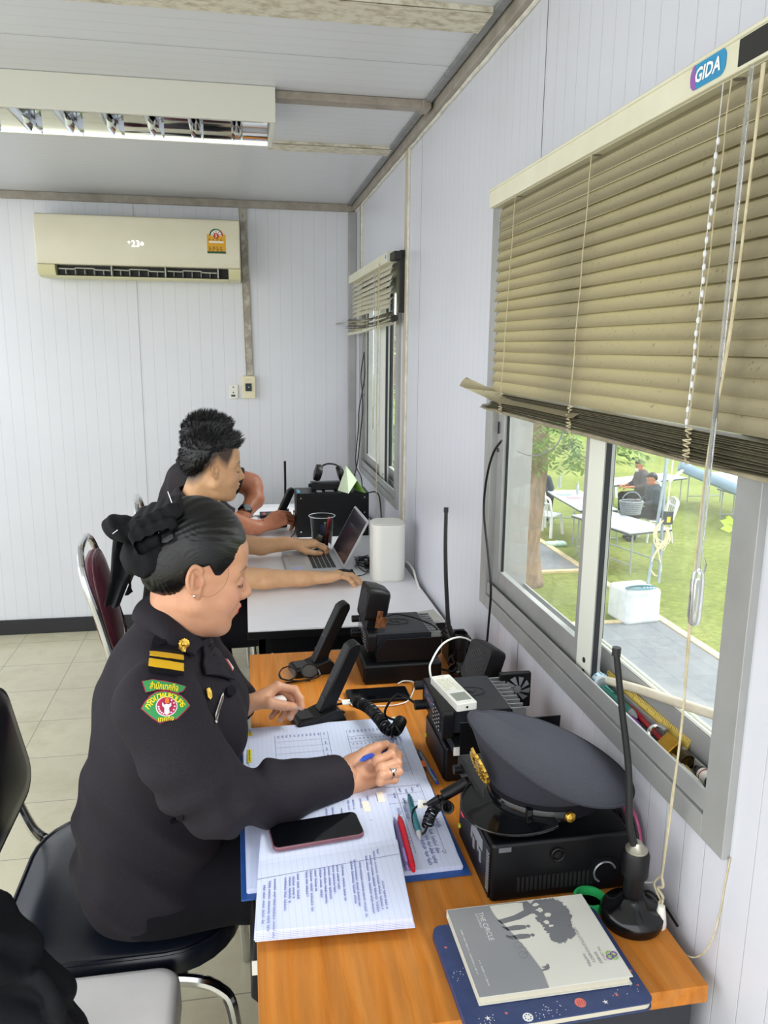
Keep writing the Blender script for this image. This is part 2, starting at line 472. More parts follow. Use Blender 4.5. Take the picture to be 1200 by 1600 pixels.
# ceiling with a slot free of the beams
struct('ceiling', MB().box((-1.75, -.25, ZC), (XW+.06, YB+.06, ZC+.06)), ceil_m, smooth=0)
struct('wall_back', MB().box((-3.2, YB, 0), (XW+.06, YB+.06, ZC)), wallb_m, smooth=0)
struct('wall_left_blocker', MB().box((-2.96, 3.0, 0), (-2.9, YB, ZC)), wallb_m, smooth=0)  # short unseen wall added to cut the light on the back wall
W1 = (.875, 1.965, .94, 1.945); W2 = (3.215, 4.235, .94, 1.945)
w = MB(); ys = [-1.6, W1[0], W1[1], W2[0], W2[1], YB]
for i in range(5):
    if i in (1, 3):
        a = W1 if i == 1 else W2
        w.box((XW, ys[i], 0), (XW+.06, ys[i+1], a[2])); w.box((XW, ys[i], a[3]), (XW+.06, ys[i+1], ZC))
    else: w.box((XW, ys[i], 0), (XW+.06, ys[i+1], ZC))
struct('wall_right', w, wall_m, smooth=0)
# trims
struct('trim_1', MB().box((-3.2, YB-.022, 2.313), (XW-.02, YB-.001, 2.3515)), trim_m, bevel=.003)
m = MB(); m.box((XW-.024, -1.6, 2.316), (XW-.0005, YB-.022, 2.3515)); struct('trim_2', m, trim_m, bevel=.003)
m = MB(); m.box((XW-.052, -1.6, 2.342), (XW-.030, YB-.022, 2.3518)); struct('trim_3', m, steel_m, bevel=.002)
m = MB(); m.tube([(XW-.004, y, 2.3135+.0015*math.sin(y*23)) for y in np.linspace(-1.6, YB-.02, 60)], .0055, 6); struct('trim_4', m, caulk_m)
m = MB(); m.box((XW-.042, YB-.03, .09), (XW-.0005, YB-.0005, 2.312)); struct('trim_5', m, noisy('corner_grey', 'a9a9a8', '9c9c9b', 5, .5), bevel=.003)
m = MB(); m.box((XW-.012, 3.066, .60), (XW-.0005, 3.098, 2.316)); struct('trim_6', m, noisy('taupe_strip', 'a89d88', 'c2b9a3', 18, .5, stretch=(1, 1, .15)), bevel=.004)
m = MB(); m.tube([(XW-.003, 3.058+.002*math.sin(z*40), z) for z in np.linspace(.6, 2.315, 40)], .006, 6); m.tube([(XW-.003, 3.106, z) for z in np.linspace(.6, 2.315, 30)], .004, 6)
struct('trim_7', m, caulk_m)
m = MB(); m.box((XW-.010, 4.262, .94), (XW-.0005, 4.292, 2.316)); struct('trim_8', m, trim_m, bevel=.003)
m = MB(); m.tube([(XW-.003, 4.248, z) for z in np.linspace(1.95, 2.315, 20)], .007, 6); m.tube([(XW-.003, 4.31, z) for z in np.linspace(.94, 2.315, 20)], .005, 6); struct('trim_9', m, caulk_m)
# grimy ceiling battens
def batten(n, x0, x1, y0, y1, h, mat):
    m = MB(); N = 24
    def f(u, v): return (x0+(x1-x0)*u, y0+(y1-y0)*v+.002*noise.noise((u*9, v*3, n)), ZC-h+.0012*noise.noise((u*30, v*2, 3+n)))
    m.grid(f, N, 2); m.box((x0, y0, ZC-h+.002), (x1, y1, ZC-.0002)); struct('trim_%d' % n, m, mat, smooth=0)
batten(10, -1.7, .578, 1.905, 2.025, .014, beam_m)
batten(11, .12, .588, 3.205, 3.310, .012, beam_m)
m = MB(); m.box((.118, 2.600, ZC-.024), (.575, 2.655, ZC-.0002)); m.box((.572, 2.594, ZC-.027), (.600, 2.664, ZC-.0002)); struct('trim_12', m, noisy('brown_rail', 'a0968a', '8a8076', 20, .45), bevel=.004)
m = MB(); m.box((-3.2, YB-.012, 0), (XW-.045, YB-.0005, .085)); struct('baseboard_back', m, M('black_skirting', '15171c', .45), bevel=.002)
m = MB(); m.box((XW-.012, -1.6, 0), (XW-.0005, YB-.014, .085)); struct('baseboard_right', m, M('black_skirting'), bevel=.002)

# ---------------------------------------------------------------- windows
glass_m = bpy.data.materials.new('window_glass'); glass_m.use_nodes = True
gt = glass_m.node_tree; gt.nodes.clear()
def gn(t, **kw):
    o = gt.nodes.new(t)
    for k, v in kw.items(): setattr(o, k, v)
    return o
go = gn('ShaderNodeOutputMaterial'); gm_ = gn('ShaderNodeMixShader'); gtr = gn('ShaderNodeBsdfTransparent'); ggl = gn('ShaderNodeBsdfGlossy'); gf = gn('ShaderNodeLayerWeight'); gdf = gn('ShaderNodeBsdfDiffuse'); gm2 = gn('ShaderNodeMixShader')
ggl.inputs['Roughness'].default_value = .03; gf.inputs['Blend'].default_value = .18; gtr.inputs[0].default_value = (.97, .985, .97, 1); gdf.inputs[0].default_value = (.8, .8, .78, 1)
gno = gn('ShaderNodeTexNoise'); gno.inputs['Scale'].default_value = 14; gno.inputs['Detail'].default_value = 8
gco = gn('ShaderNodeTexCoord'); gt.links.new(gco.outputs['Object'], gno.inputs['Vector'])
gmm = gn('ShaderNodeMath', operation='MULTIPLY'); gt.links.new(gno.outputs['Fac'], gmm.inputs[0]); gmm.inputs[1].default_value = .11
gfm = gn('ShaderNodeMath', operation='MULTIPLY'); gt.links.new(gf.outputs['Facing'], gfm.inputs[0]); gfm.inputs[1].default_value = .22; gt.links.new(gfm.outputs[0], gm_.inputs[0]); gt.links.new(gtr.outputs[0], gm_.inputs[1]); gt.links.new(ggl.outputs[0], gm_.inputs[2])
gt.links.new(gmm.outputs[0], gm2.inputs[0]); gt.links.new(gm_.outputs[0], gm2.inputs[1]); gt.links.new(gdf.outputs[0], gm2.inputs[2]); gt.links.new(gm2.outputs[0], go.inputs[0])
def make_window(name, y0, y1, z0, z1, post0, post1):
    o = bpy.data.objects.new(name, None); COL.objects.link(o); o['kind'] = 'structure'; WM[name] = Matrix()
    xi = XW-.012; xo = XW+.10; b = .052
    f = MB()
    f.box((xi, y0, z0), (xo, y0+b, z1)); f.box((xi, y1-b, z0), (xo, y1, z1)); f.box((xi, y0+b, z1-b), (xo, y1-b, z1))
    f.box((xi, y0+b, z0), (xo, y1-b, z0+.036)); f.box((xi+.004, y0+b, z0+.0375), (xi+.009, y1-b, z0+.071)); f.box((xi+.012, y0+b, z0+.036), (xo, y1-b, z0+.040))
    f.box((xi+.050, y0+b, z0+.040), (xi+.054, y1-b, z0+.060)); f.box((xo-.006, y0+b, z0+.04), (xo, y1-b, z0+.060))
    f.build('window_frame', alu_m, name, bevel=.0015, seg=1)
    # inner sash (far half)
    s = MB(); a, c = xi+.018, xi+.036; ys0, ys1 = post0, y1-b+.012; zb = z0+.046; gz = z0+.110
    s.box((a, ys0, zb), (c, post1, z1-b)); s.box((a, ys1-.058, zb), (c, ys1, z1-b)); s.box((a+.002, post1, zb), (c-.002, ys1-.058, gz)); s.box((a+.002, post1, z1-b-.06), (c-.002, ys1-.058, z1-b))
    s.mat(1).box((a-.0012, ys0+.002, zb+.002), (a, post1-.018, z1-b)); s.mat(2)
    for k in (0, 1): s.cyl((a-.0028, ys0+.030, zb+.016+.024*k), (a+.004, ys0+.030, zb+.016+.024*k), .0055, 12)
    sn = s.build('sash', [alu_m, alu_light, rubber], name, bevel=.0012, seg=1).name
    g = MB(); g.box((a+.001, ys0-.0016, zb), (a+.011, ys0-.0001, z1-b)); g.box((a+.008, ys1-.0655, gz), (c-.006, ys1-.058, z1-b)); g.box((a+.008, post1, gz), (c-.006, post1+.006, z1-b)); g.build('gasket', rubber, name, smooth=0)
    g = MB(); g.box((a+.012, post1+.006, gz+.0005), (a+.016, ys1-.066, z1-b-.06)); g.build('glass_pane', glass_m, name, smooth=0)
    h = MB(); h.prism(rrect(.011, .075, .011), 0, .004, frame_xf((a-.0005, ys1-.028, z0+.475), (0, 1, 0), (0, 0, 1)).copy()); h.mat(1).box((a-.0055, ys1-.031, z0+.462), (a-.003, ys1-.025, z0+.492)); h.box((a-.0055, ys1-.031, z0+.415), (a-.003, ys1-.025, z0+.425))
    hh = h.build('sash_latch', [alu_m, rubber], sn); hh['label'] = 'grey sash latch plate'
    # outer sash (near half)
    s = MB(); a, c = xi+.062, xi+.088; ys0, ys1 = y0+b-.012, post1+.070
    s.box((a, ys0, zb), (c, ys0+.060, z1-b)); s.box((a, ys1-.055, zb), (c, ys1, z1-b)); s.box((a+.002, ys0+.06, zb), (c-.002, ys1-.055, gz-.012)); s.box((a+.002, ys0+.06, z1-b-.06), (c-.002, ys1-.055, z1-b))
    s.mat(1).box((a+.004, ys0+.062, gz-.012), (a+.009, ys1-.055, gz-.006)); s.box((a+.012, ys0+.062, gz-.012), (a+.016, ys1-.055, gz-.004))
    s.build('sash', [alu_m, alu_light], name, bevel=.0012, seg=1)
    g = MB(); g.box((a+.006, ys1-.064, gz-.012), (c-.006, ys1-.055, z1-b)); g.build('gasket', rubber, name, smooth=0)
    g = MB(); g.box((a+.010, ys0+.06, gz-.011), (a+.014, ys1-.064, z1-b-.06)); g.build('glass_pane', glass_m, name, smooth=0)
make_window('window_1', .854, 1.984, .927, 1.958, 1.318, 1.402)
make_window('window_2', 3.188, 4.250, .932, 1.953, 3.57, 3.72)

# ---------------------------------------------------------------- air conditioner
ac_m = noisy('aged_white_plastic', 'e2ddc6', 'dad5bd', 2.5, .3)
ac = thing('air_conditioner', 'white wall mounted split air conditioner showing 23 on the back wall', 'air conditioner', (-.49, YB-.001, 1.925))
ax0, ax1, zz0, zz1 = -.985, .006, 1.925, 2.226
yf = 4.295
def acprof(k):  # (y, z) outline of the section
    return [(YB-.001, zz1), (yf+.035, zz1), (yf+.012, zz1-.006), (yf+.002, zz1-.03), (yf, 2.10), (yf+.004, 2.02), (yf+.012, 1.985)]
m = MB()
pr = acprof(0); back = [(YB-.001, 1.985)]
poly = pr+back
m.prism([(y, z) for y, z in poly], ax0, ax1, Matrix(((0, 0, 1, 0), (1, 0, 0, 0), (0, 1, 0, 0), (0, 0, 0, 1))))
m.build('housing', ac_m, ac, bevel=.006)
m = MB()  # side cheeks and bottom trough
for a, b in ((ax0, ax0+.085), (ax1-.062, ax1)):
    m.prism([(YB-.001, 1.984), (yf+.012, 1.984), (yf+.02, 1.955), (yf+.04, 1.934), (yf+.085, 1.925), (YB-.001, 1.93)], a, b, Matrix(((0, 0, 1, 0), (1, 0, 0, 0), (0, 1, 0, 0), (0, 0, 0, 1))))
m.prism([(YB-.001, 1.94), (yf+.04, 1.934), (yf+.045, 1.929), (yf+.09, 1.922), (YB-.001, 1.928)], ax0+.085, ax1-.062, Matrix(((0, 0, 1, 0), (1, 0, 0, 0), (0, 1, 0, 0), (0, 0, 0, 1))))
o = m.build('lower_casing', M('ac_cream', 'd8d3a8', .35), ac, bevel=.004); o['label'] = 'yellowed lower casing'
m = MB(); m.box((ax0+.085, yf+.075, 1.935), (ax1-.062, YB-.003, 1.984)); m.build('air_outlet', M('outlet_dark', '23262a', .6), ac, smooth=0)
m = MB()
for i in range(3):
    a = ax0+.10+i*.262; b = a+.245
    m.tube([(a, yf+.03, 1.966), (a+.07, yf+.03, 1.964), (a+.08, yf+.03, 1.970), (b-.08, yf+.03, 1.969), (b-.07, yf+.03, 1.963), (b, yf+.03, 1.962)], .003, 6)
    for k in range(5): m.box((a+.03+k*.045, yf+.032, 1.940), (a+.032+k*.045, yf+.07, 1.964))
    m.box((b+.004, yf+.02, 1.937), (b+.010, yf+.07, 1.984))
m.build('louvre', M('louvre_grey', 'b9b8ac', .45), ac)
# sticker
S = thing  # noqa
def flat_xf(cx, y, cz): return Matrix(((1, 0, 0, cx), (0, 0, -1, y), (0, 1, 0, cz), (0, 0, 0, 1)))
sx, sz = -.112, 2.108
m = MB(); X = flat_xf(sx, yf-.0002, sz)
m.mat(0).prism([(-.046, -.052), (.046, -.052), (.046, .040), (-.046, .040)], 0, .0006, X)
m.mat(1).prism([(-.046, -.052), (.046, -.052), (.046, -.042), (-.046, -.042)], .0006, .0009, X)
def ringpoly(r0, r1, a0, a1, n=14): return [(r1*math.cos(a0+(a1-a0)*i/n), .034+r1*math.sin(a0+(a1-a0)*i/n)) for i in range(n+1)]+[(r0*math.cos(a1+(a0-a1)*i/n), .034+r0*math.sin(a1+(a0-a1)*i/n)) for i in range(n+1)]
m.mat(2).prism([(.034*math.cos(PI*i/16), .034+.034*math.sin(PI*i/16)) for i in range(17)], .0004, .0010, X)
for a0, a1, k in ((.55*PI, PI, 1), (.3*PI, .55*PI, 5), (0, .3*PI, 3)): m.mat(k).prism(ringpoly(.027, .034, a0, a1), .001, .0014, X)
m.mat(3).prism([(.014*math.cos(2*PI*i/20), .034+.014*math.sin(2*PI*i/20)) for i in range(20)], .001, .0016, X)
m.mat(2).prism([(-.036, -.001), (.036, -.001), (.036, .008), (-.036, .008)], .0006, .001, X)
m.mat(4)
for k in range(7):
    zc = -.012-.0048*k+(.024 if k < 2 else 0)+(.004 if k < 2 else 0)
    for j in range(4):
        w_ = random.uniform(.006, .016); x0 = -.038+j*.019
        m.prism([(x0, zc), (x0+w_, zc), (x0+w_, zc+.0022), (x0, zc+.0022)], .0006, .0009, X)
for k in range(5):
    a = PI*(k+.5)/5; m.prism([(.0205*math.cos(a)+.002*c_, .034+.0205*math.sin(a)+.0025*s_) for c_, s_ in ((-1, -1), (1, -1), (1, 1), (-1, 1))], .001, .0014, X)
m.mat(2); v, f = text_fit('5', h=.016, bold=.02); m.add([X @ Vector((p.x, p.y+.034, .0019)) for p in v], f)
o = m.build('energy_label', [M('label_yellow', 'd9a21c', .5), M('label_green', '0e4a30', .5), M('label_white', 'ece9df', .5), M('label_red', 'b8261d', .5), M('label_ink', '3a2a12', .5), M('label_lightgreen', '3f8a4a', .5)], ac, smooth=0)
o['label'] = 'yellow energy rating label with red 5'
led = M('led_white', 'ffffff', .5, Emission_Color=(1, .97, 1, 1), Emission_Strength=1.1)
m = MB(); X = flat_xf(-.508, yf-.0006, 2.092)
v, f = text_fit('23', h=.030); m.add([X @ p for p in v], f)
v, f = text_fit('*', h=.014, bold=.03); m.add([X @ (p+Vector((-.031, .004, 0))) for p in v], f)
pw = [(.008*math.cos(t_), .008*math.sin(t_)) for t_ in np.linspace(PI*.68, PI*2.32, 16)]; pi_ = [(.0055*math.cos(t_), .0055*math.sin(t_)) for t_ in np.linspace(PI*2.32, PI*.68, 16)]
m.prism([(x+.032, y) for x, y in pw+pi_], 0, .0004, X); m.box((-.508+.031, yf-.001, 2.092), (-.508+.033, yf-.0006, 2.102))
o = m.build('display', led, ac, smooth=0); o['label'] = 'lit white digits 23'
m = MB(); v, f = print_marks(.058, .007, 3); X = flat_xf(-.496, yf-.0004, 2.032); m.add([X @ p for p in v], f); m.build('logo', M('faint_logo', 'ecebe0', .4), ac, smooth=0)
m = MB(); m.box((-.88, YB-.012, 2.226), (-.62, YB-.001, 2.248)); m.box((-.27, YB-.012, 2.226), (-.06, YB-.001, 2.244)); m.build('mounting_plate', steel_m, ac, smooth=0)

# cable duct, breaker and socket plate
duct = thing('cable_duct', 'grimy taupe cable duct running from the ceiling down to the breaker', 'cable duct', (.02, YB-.001, 1.44))
m = MB(); m.grid(lambda u, v: (.008+.033*(1-v)+.018*u, YB-.017, 2.313-.875*u), 30, 2); m.add(*(lambda a: (a, [(0, 1, 2, 3)]))([(.008, YB-.017, 2.313), (.026, YB-.017, 1.438), (.026, YB-.0005, 1.438), (.008, YB-.0005, 2.313)])); m.add([(.041, YB-.017, 2.313), (.041, YB-.0005, 2.313), (.059, YB-.0005, 1.438), (.059, YB-.017, 1.438)], [(0, 1, 2, 3)])
m.build('cover', noisy('peeling_duct', '9a9186', 'c4beb2', 22, .55, lo=.45, hi=.62, bump=.2), duct, smooth=0)
m = MB(); m.tube([(.003+.018*u, YB-.006, 2.31-.87*u) for u in np.linspace(0, 1, 20)], .004, 5); m.tube([(.044+.018*u, YB-.006, 2.31-.87*u) for u in np.linspace(0, 1, 20)], .003, 5); m.build('caulk_line', caulk_m, duct)
br = thing('circuit_breaker', 'cream safety breaker box with a black switch below the duct', 'breaker', (.034, YB-.001, 1.314))
m = MB(); m.box((-.001, YB-.040, 1.314), (.069, YB-.001, 1.436)); m.build('housing', cream_pl, br, bevel=.004)
m = MB(); m.box((.016, YB-.046, 1.354), (.050, YB-.0402, 1.396)); m.mat(1).cyl((.034, YB-.047, 1.376), (.034, YB-.0462, 1.376), .003); m.build('switch', [M('dark_switch', '11202a', .4), white_pl], br, bevel=.001)
m = MB(); v, f = print_marks(.034, .006, 4); X = flat_xf(.034, YB-.0405, 1.416); m.add([X @ p for p in v], f); m.build('lettering', M('gold_print', 'b39a52', .5), br, smooth=0)
so = thing('socket_plate', 'small white phone socket plate beside the breaker', 'socket', (-.048, YB-.001, 1.308))
m = MB(); m.box((-.074, YB-.012, 1.310), (-.025, YB-.001, 1.388)); m.build('plate', white_pl, so, bevel=.003)
m = MB(); m.cyl((-.050, YB-.0135, 1.374), (-.050, YB-.0121, 1.374), .004); m.cyl((-.050, YB-.0135, 1.345), (-.050, YB-.0121, 1.345), .004); m.box((-.062, YB-.0135, 1.322), (-.040, YB-.0121, 1.333)); m.build('port', M('socket_dark', '4a4a48', .5), so)

# ---------------------------------------------------------------- ceiling light
cl = thing('ceiling_light', 'white surface mounted fluorescent troffer with mirrored louvre', 'ceiling light', (-.5, 2.73, ZC))
lx0, lx1, ly0, ly1, lz = -1.12, .118, 2.571, 2.886, 2.253
m = MB(); m.box((lx0, ly0, lz), (lx1, ly0+.012, ZC-.0005)); m.box((lx0, ly1-.012, lz), (lx1, ly1, ZC-.0005)); m.box((lx1-.014, ly0+.012, lz), (lx1, ly1-.012, ZC-.0005)); m.box((lx0, ly0+.012, lz), (lx0+.014, ly1-.012, ZC-.0005)); m.box((lx0+.014, ly0+.012, ZC-.012), (lx1-.014, ly1-.012, ZC-.0005))
m.build('housing', M('fixture_white', 'd3d2c8', .4), cl, bevel=.002)
mir = M('mirror_louvre', 'e9edf0', .08, 1.)
m = MB()
for s in (0, 1):
    def f(u, v, s=s):
        y = (ly0+.012+.14*(1-v)**1.0*0+.0) if 0 else 0
        q = v; yy = (ly0+.0125+.10*q*q) if s == 0 else (ly1-.0125-.10*q*q)
        return (lx0+.015+(lx1-lx0-.03)*u, yy, lz+.002+.075*q)
    m.grid(f, 1, 8)
m.grid(lambda u, v: (lx0+.015+(lx1-lx0-.03)*u, ly0+.11+(ly1-ly0-.22)*v, lz+.078), 1, 1)
m.build('reflector', mir, cl, smooth=60)
for k in range(9):
    x = lx1-.115-k*.126; m = MB()
    for sgn in (-1, 1):
        m.grid(lambda u, v, sgn=sgn: (x+sgn*(.001+.016*(1-v)**2), ly0+.0135+(ly1-ly0-.027)*u, lz+.002+.055*v), 8, 5)
    m.build('louvre_blade', mir, cl, smooth=60)
m = MB(); m.cyl((lx0+.03, ly0+.10, lz+.062), (lx1-.03, ly0+.10, lz+.062), .0125, 12); m.build('tube_lamp', M('tube_white', 'f2f2ee', .3), cl)
m = MB(); m.cyl((lx0+.03, ly1-.10, lz+.062), (lx1-.03, ly1-.10, lz+.062), .0125, 12); m.build('tube_lamp', M('tube_white'), cl)
# ================================================================ BLINDS
def slat_material(name, c1, c2, tr, dust=0):  # dust: strength of the brown dust plus painted-in shade between slats
    m = bpy.data.materials.new(name); m.use_nodes = True; t = NT(m); nt = m.node_tree
    f = t.noise(170, 6, .75, t.mapped((1, .5, 1))); c = t.ramp(f, (.3, c1), (.7, c2))
    sp_ = t.math('GREATER_THAN', t.noise(130, 3, .6), .665)
    c = t.mix(t.math('MULTIPLY', sp_, .55), c, (.13, .10, .05))
    if dust:   # brown dust plus painted-in shade between slats, along the room-side lip
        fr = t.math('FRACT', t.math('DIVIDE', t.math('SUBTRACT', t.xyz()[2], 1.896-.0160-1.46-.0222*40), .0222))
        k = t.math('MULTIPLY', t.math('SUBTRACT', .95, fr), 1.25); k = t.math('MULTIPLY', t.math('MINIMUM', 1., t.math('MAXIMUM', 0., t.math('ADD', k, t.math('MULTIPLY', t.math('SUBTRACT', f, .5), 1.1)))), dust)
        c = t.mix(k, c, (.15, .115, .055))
    t.to(c, 'Base Color'); t.b.inputs['Roughness'].default_value = .5
    tl = t.n('ShaderNodeBsdfTranslucent', {0: t.mix(.5, c, (.92, .86, .62))}); mx = t.n('ShaderNodeMixShader', {0: tr})
    out = nt.nodes['Material Output']
    nt.links.new(t.b.outputs[0], mx.inputs[1]); nt.links.new(tl.outputs[0], mx.inputs[2]); nt.links.new(mx.outputs[0], out.inputs[0])
    return m
dusty_shaded = slat_material('dusty_shaded_slat', 'cdc5a6', 'ddd6bb', .5, .62)
bottom_m = slat_material('shaded_stack_slat', '55513f', '77725c', .04)  # underside shade of the gathered slats painted in as a darker colour
far_slat = slat_material('far_slat', 'ccc7b4', 'e0dccb', .25)
rail_m = noisy('blind_rail_cream', 'dcdac4', 'd3d0b8', 8, .4)
cord_m = noisy('blind_cord', 'c9bfa2', 'b0a584', 60, .8)
dark_m = M('headrail_dark', '1c1a18', .6)
def slat_mb(y0, y1, xc, zc, w, ang, crown=.0028, droop=None, n=10, th=.0006, twist=None):
    m = MB()
    def f(u, v):
        s = (v-.5)*w; a = ang+(twist(u) if twist else 0)
        x = s*math.cos(a); z = s*math.sin(a); b = crown*(1-(2*v-1)**2)
        x -= b*math.sin(a); z += b*math.cos(a)
        y = y0+(y1-y0)*u
        d = droop(u) if droop else (0, 0)
        return (xc+x+d[0], y, zc+z+d[1])
    m.grid(f, n, 6, thick=th); return m
# ---- near blind
bl = thing('venetian_blind', 'dusty beige venetian blind half lowered over the near window', 'blind', (.585, 1.3, 1.46))
BY0, BY1 = .60, 1.838
m = MB(); m.box((.5635, BY0, 1.911), (.604, BY1, 1.950)); m.mat(0).box((.561, BY0, 1.945), (.606, BY1, 1.951)); m.build('headrail', rail_m, bl, bevel=.0025)
m = MB(); m.box((.570, BY0, 1.9095), (.597, BY1-.01, 1.912)); m.build('headrail_slot', M('slot_shade', 'b9b59e', .5), bl, smooth=0)
m = MB()
for y in (BY1-.055, .86): m.box((.578, y-.02, 1.951), (XW-.0003, y+.02, 1.957)); m.box((.600, y-.012, 1.951), (XW-.0003, y+.012, 1.968))
m.build('bracket', noisy('dirty_bracket', '8a857c', '5d5953', 60, .5), bl)
m = MB(); m.box((.5625, .838, 1.915), (.566, .900, 1.944)); m.build('cord_lock', dark_m, bl, bevel=.001)
# badge
X = Matrix(((0, 0, -1, .5632), (-1, 0, 0, .962), (0, 1, 0, 1.9315), (0, 0, 0, 1)))
m = MB(); rr = rrect(.038, .0150, .012, 6)
m.mat(0).prism(rr, 0, .0005, X)
m.mat(2).prism([(x, y) for x, y in rrect(.038, .0150, .012, 6) if x < -.0255]+[(-.0255, -.0150)], .0004, .0007, X) if 0 else m.mat(2).prism([(-.038, -.003), (-.036, -.010), (-.030, -.0148), (-.024, -.0150), (-.029, .0148), (-.034, .012), (-.037, .007), (-.038, .003)], .0004, .0008, X)
v, f = text_fit('GIDA', w=.054, h=.017, bold=.03, shear=.15); m.mat(1).add([X @ (p+Vector((.001, 0, .0012))) for p in v], f)
o = m.build('badge', [M('badge_blue', '2489b8', .4), M('badge_white', 'f3f3f3', .4), M('badge_purple', '8d5aa8', .4)], bl, smooth=0); o['label'] = 'blue rounded GIDA badge'
NS = 18; z = 1.897; k = 0
rs = random.Random(3)
while k < NS:
    a = math.radians(74 if k < 2 else (66 if k < 4 else (61 if k < 8 else 57)))+rs.uniform(-.02, .02)
    zc = 1.896-.0222*k
    sag = rs.uniform(-.0012, .0012)
    sm = slat_mb(BY0+.01, 1.806+rs.uniform(-.004, .004), .585, zc, .0360, a, droop=lambda u, s=sag: (0, s*math.sin(u*PI*2)))
    sm.build('slat', dusty_shaded, bl); k += 1
# gathered slats at the bottom
rows = 12
for k in range(rows):
    zc = 1.4985-.0030*k
    end = 1.812 if k < 9 else 1.872+.008*(k-9)
    def dr(u, k=k):
        q = max(0, u-.86)/.14; g = -.010*math.exp(-((u-.26)/.16)**2)*max(0, (k-7))/5
        return (0, (-.0008*k*q)+g)
    sm = slat_mb(BY0+.01, end, .585+rs.uniform(-.0015, .0015), zc, .0265, math.radians(rs.uniform(-3, 3)), droop=dr, n=20)
    sm.build('slat', bottom_m, bl)
# the bent slat that pokes out at the far end
m = slat_mb(1.30, 1.945, .575, 1.487, .0265, math.radians(20), droop=lambda u: (-.030*max(0, u-.55)/.45, .030*max(0, u-.62)/.38*1.0), n=22, twist=lambda u: .55*max(0, u-.4)/.6)
o = m.build('slat', dusty_shaded, bl); o['label'] = 'bent slat poking up past the end'
m = MB(); m.tube([(.585, y, 1.4595-.003*math.sin((y-.6)*2.2)) for y in np.linspace(BY0+.01, 1.866, 24)], .01, 10, flat=(.0125, .0052, (1, 0, 0))); m.build('bottom_rail', noisy('bottom_rail', 'a39a82', '8b836d', 30, .5), bl)
def ladder(y, y2, nm='ladder_cord'):
    m = MB()
    for dx in (-.0165, .0165):
        m.tube(spline([(.585+dx*(1 if i < 1 else 1), y+(y2-y)*i/10+.0015*math.sin(i*2.1), 1.910-.0405*i) for i in range(11)], 4), .0009, 5)
    knots = []
    for i in range(26): knots.append((.569+.004*math.sin(i*1.9), y2+.005*math.cos(i*2.7)*(1 if i % 3 else 1.6), 1.502-.0019*i))
    m.tube(spline(knots, 3), .0011, 5)
    m.mat(1).lathe([(.0001, 0), (.007, .001), (.008, .003), (.001, .004)], 12, Matrix.Translation((.578, y, 1.9080)))
    m.build(nm, [cord_m, M('dark_eyelet', '6b665c', .5)], bl)
ladder(1.672, 1.715); ladder(1.300, 1.330); ladder(.918, .944)
# bead chain and lift cords
m = MB()
for i in range(22): m.ball((.560, .921+.0006*i+.002*math.sin(i), 1.842-.0158*i), .0026, 8, (1, 1, 1.9))
m.tube([(.560, .921+.0006*i/2, 1.905-.0079*i) for i in range(52)], .0006, 4)
m.build('bead_chain', M('clear_bead', 'f4f6f8', .08, Transmission_Weight=.3), bl)
m = MB()
p1 = [at(1192, 100, 'x', .560), at(1170, 300, 'x', .557), at(1140, 520, 'x', .555), at(1108, 700, 'x', .556), at(1090, 850, 'x', .565), at(1075, 1000, 'x', .575), at(1066, 1130, 'x', .585), at(1048, 1260, 'x', .595), at(1034, 1370, 'x', .600)]
m.tube(spline(p1, 6), .0016, 6)
m.tube(spline([p+Vector((-.001, -.0045+.004*math.sin(i*1.3)**2, 0)) for i, p in enumerate(p1)], 6), .0016, 6)
m.build('lift_cord', cord_m, bl)
m = MB(); T = at(1031, 1385, 'x', .600); K = p1[-1]
m.lathe([(.0005, .034), (.005, .033), (.0075, .018), (.0095, .002), (.0085, -.004), (.003, -.004)], 14, Matrix.Translation(at(1031, 1445, 'x', .598)))
o = m.build('cord_tassel', M('tassel_white', 'eeece2', .4), bl); o['label'] = 'white plastic cord tassel'
m = MB(); q = at(1031, 1420, 'x', .598)
m.tube(spline([K, K+Vector((0, -.006, -.012)), K+Vector((-.002, .005, -.022)), K+Vector((.001, -.007, -.030)), q+Vector((0, .002, .01)), q], 5), .0022, 6)
m.tube(spline([K+Vector((0, .003, 0)), K+Vector((-.004, .012, -.02)), K+Vector((-.002, -.004, -.034)), q+Vector((0, -.006, .018)), q], 5), .0016, 6)
m.build('cord_knot', cord_m, bl)
# tilt wand
m = MB(); wt, wm, wb = at(1200, 120, 'x', .553), at(1148, 720, 'x', .548), at(1126, 905, 'x', .548)
wt = Vector((.556, .862, 1.905)); wb = Vector((.550, .862, 1.332))
m.tube([wt.lerp(wb, i/6) for i in range(7)], .0030, 6)
m.build('tilt_wand', M('clear_acrylic', 'eef1f2', .05, Transmission_Weight=.85, IOR=1.45), bl)
m = MB(); m.lathe([(.003, .074), (.007, .068), (.0085, .055), (.0085, .012), (.007, .003), (.0035, 0)], 12, Matrix.Translation((.550, .862, 1.262)))
m.lathe([(.0035, .06), (.005, .05), (.005, .02), (.0025, .014)], 10, Matrix.Translation((.550, .862, 1.262)))
m.tube([(.550, .850, 1.335), (.548, .845, 1.345), (.548, .850, 1.352)], .0014, 5)
m.build('wand_handle', M('clear_acrylic'), bl)
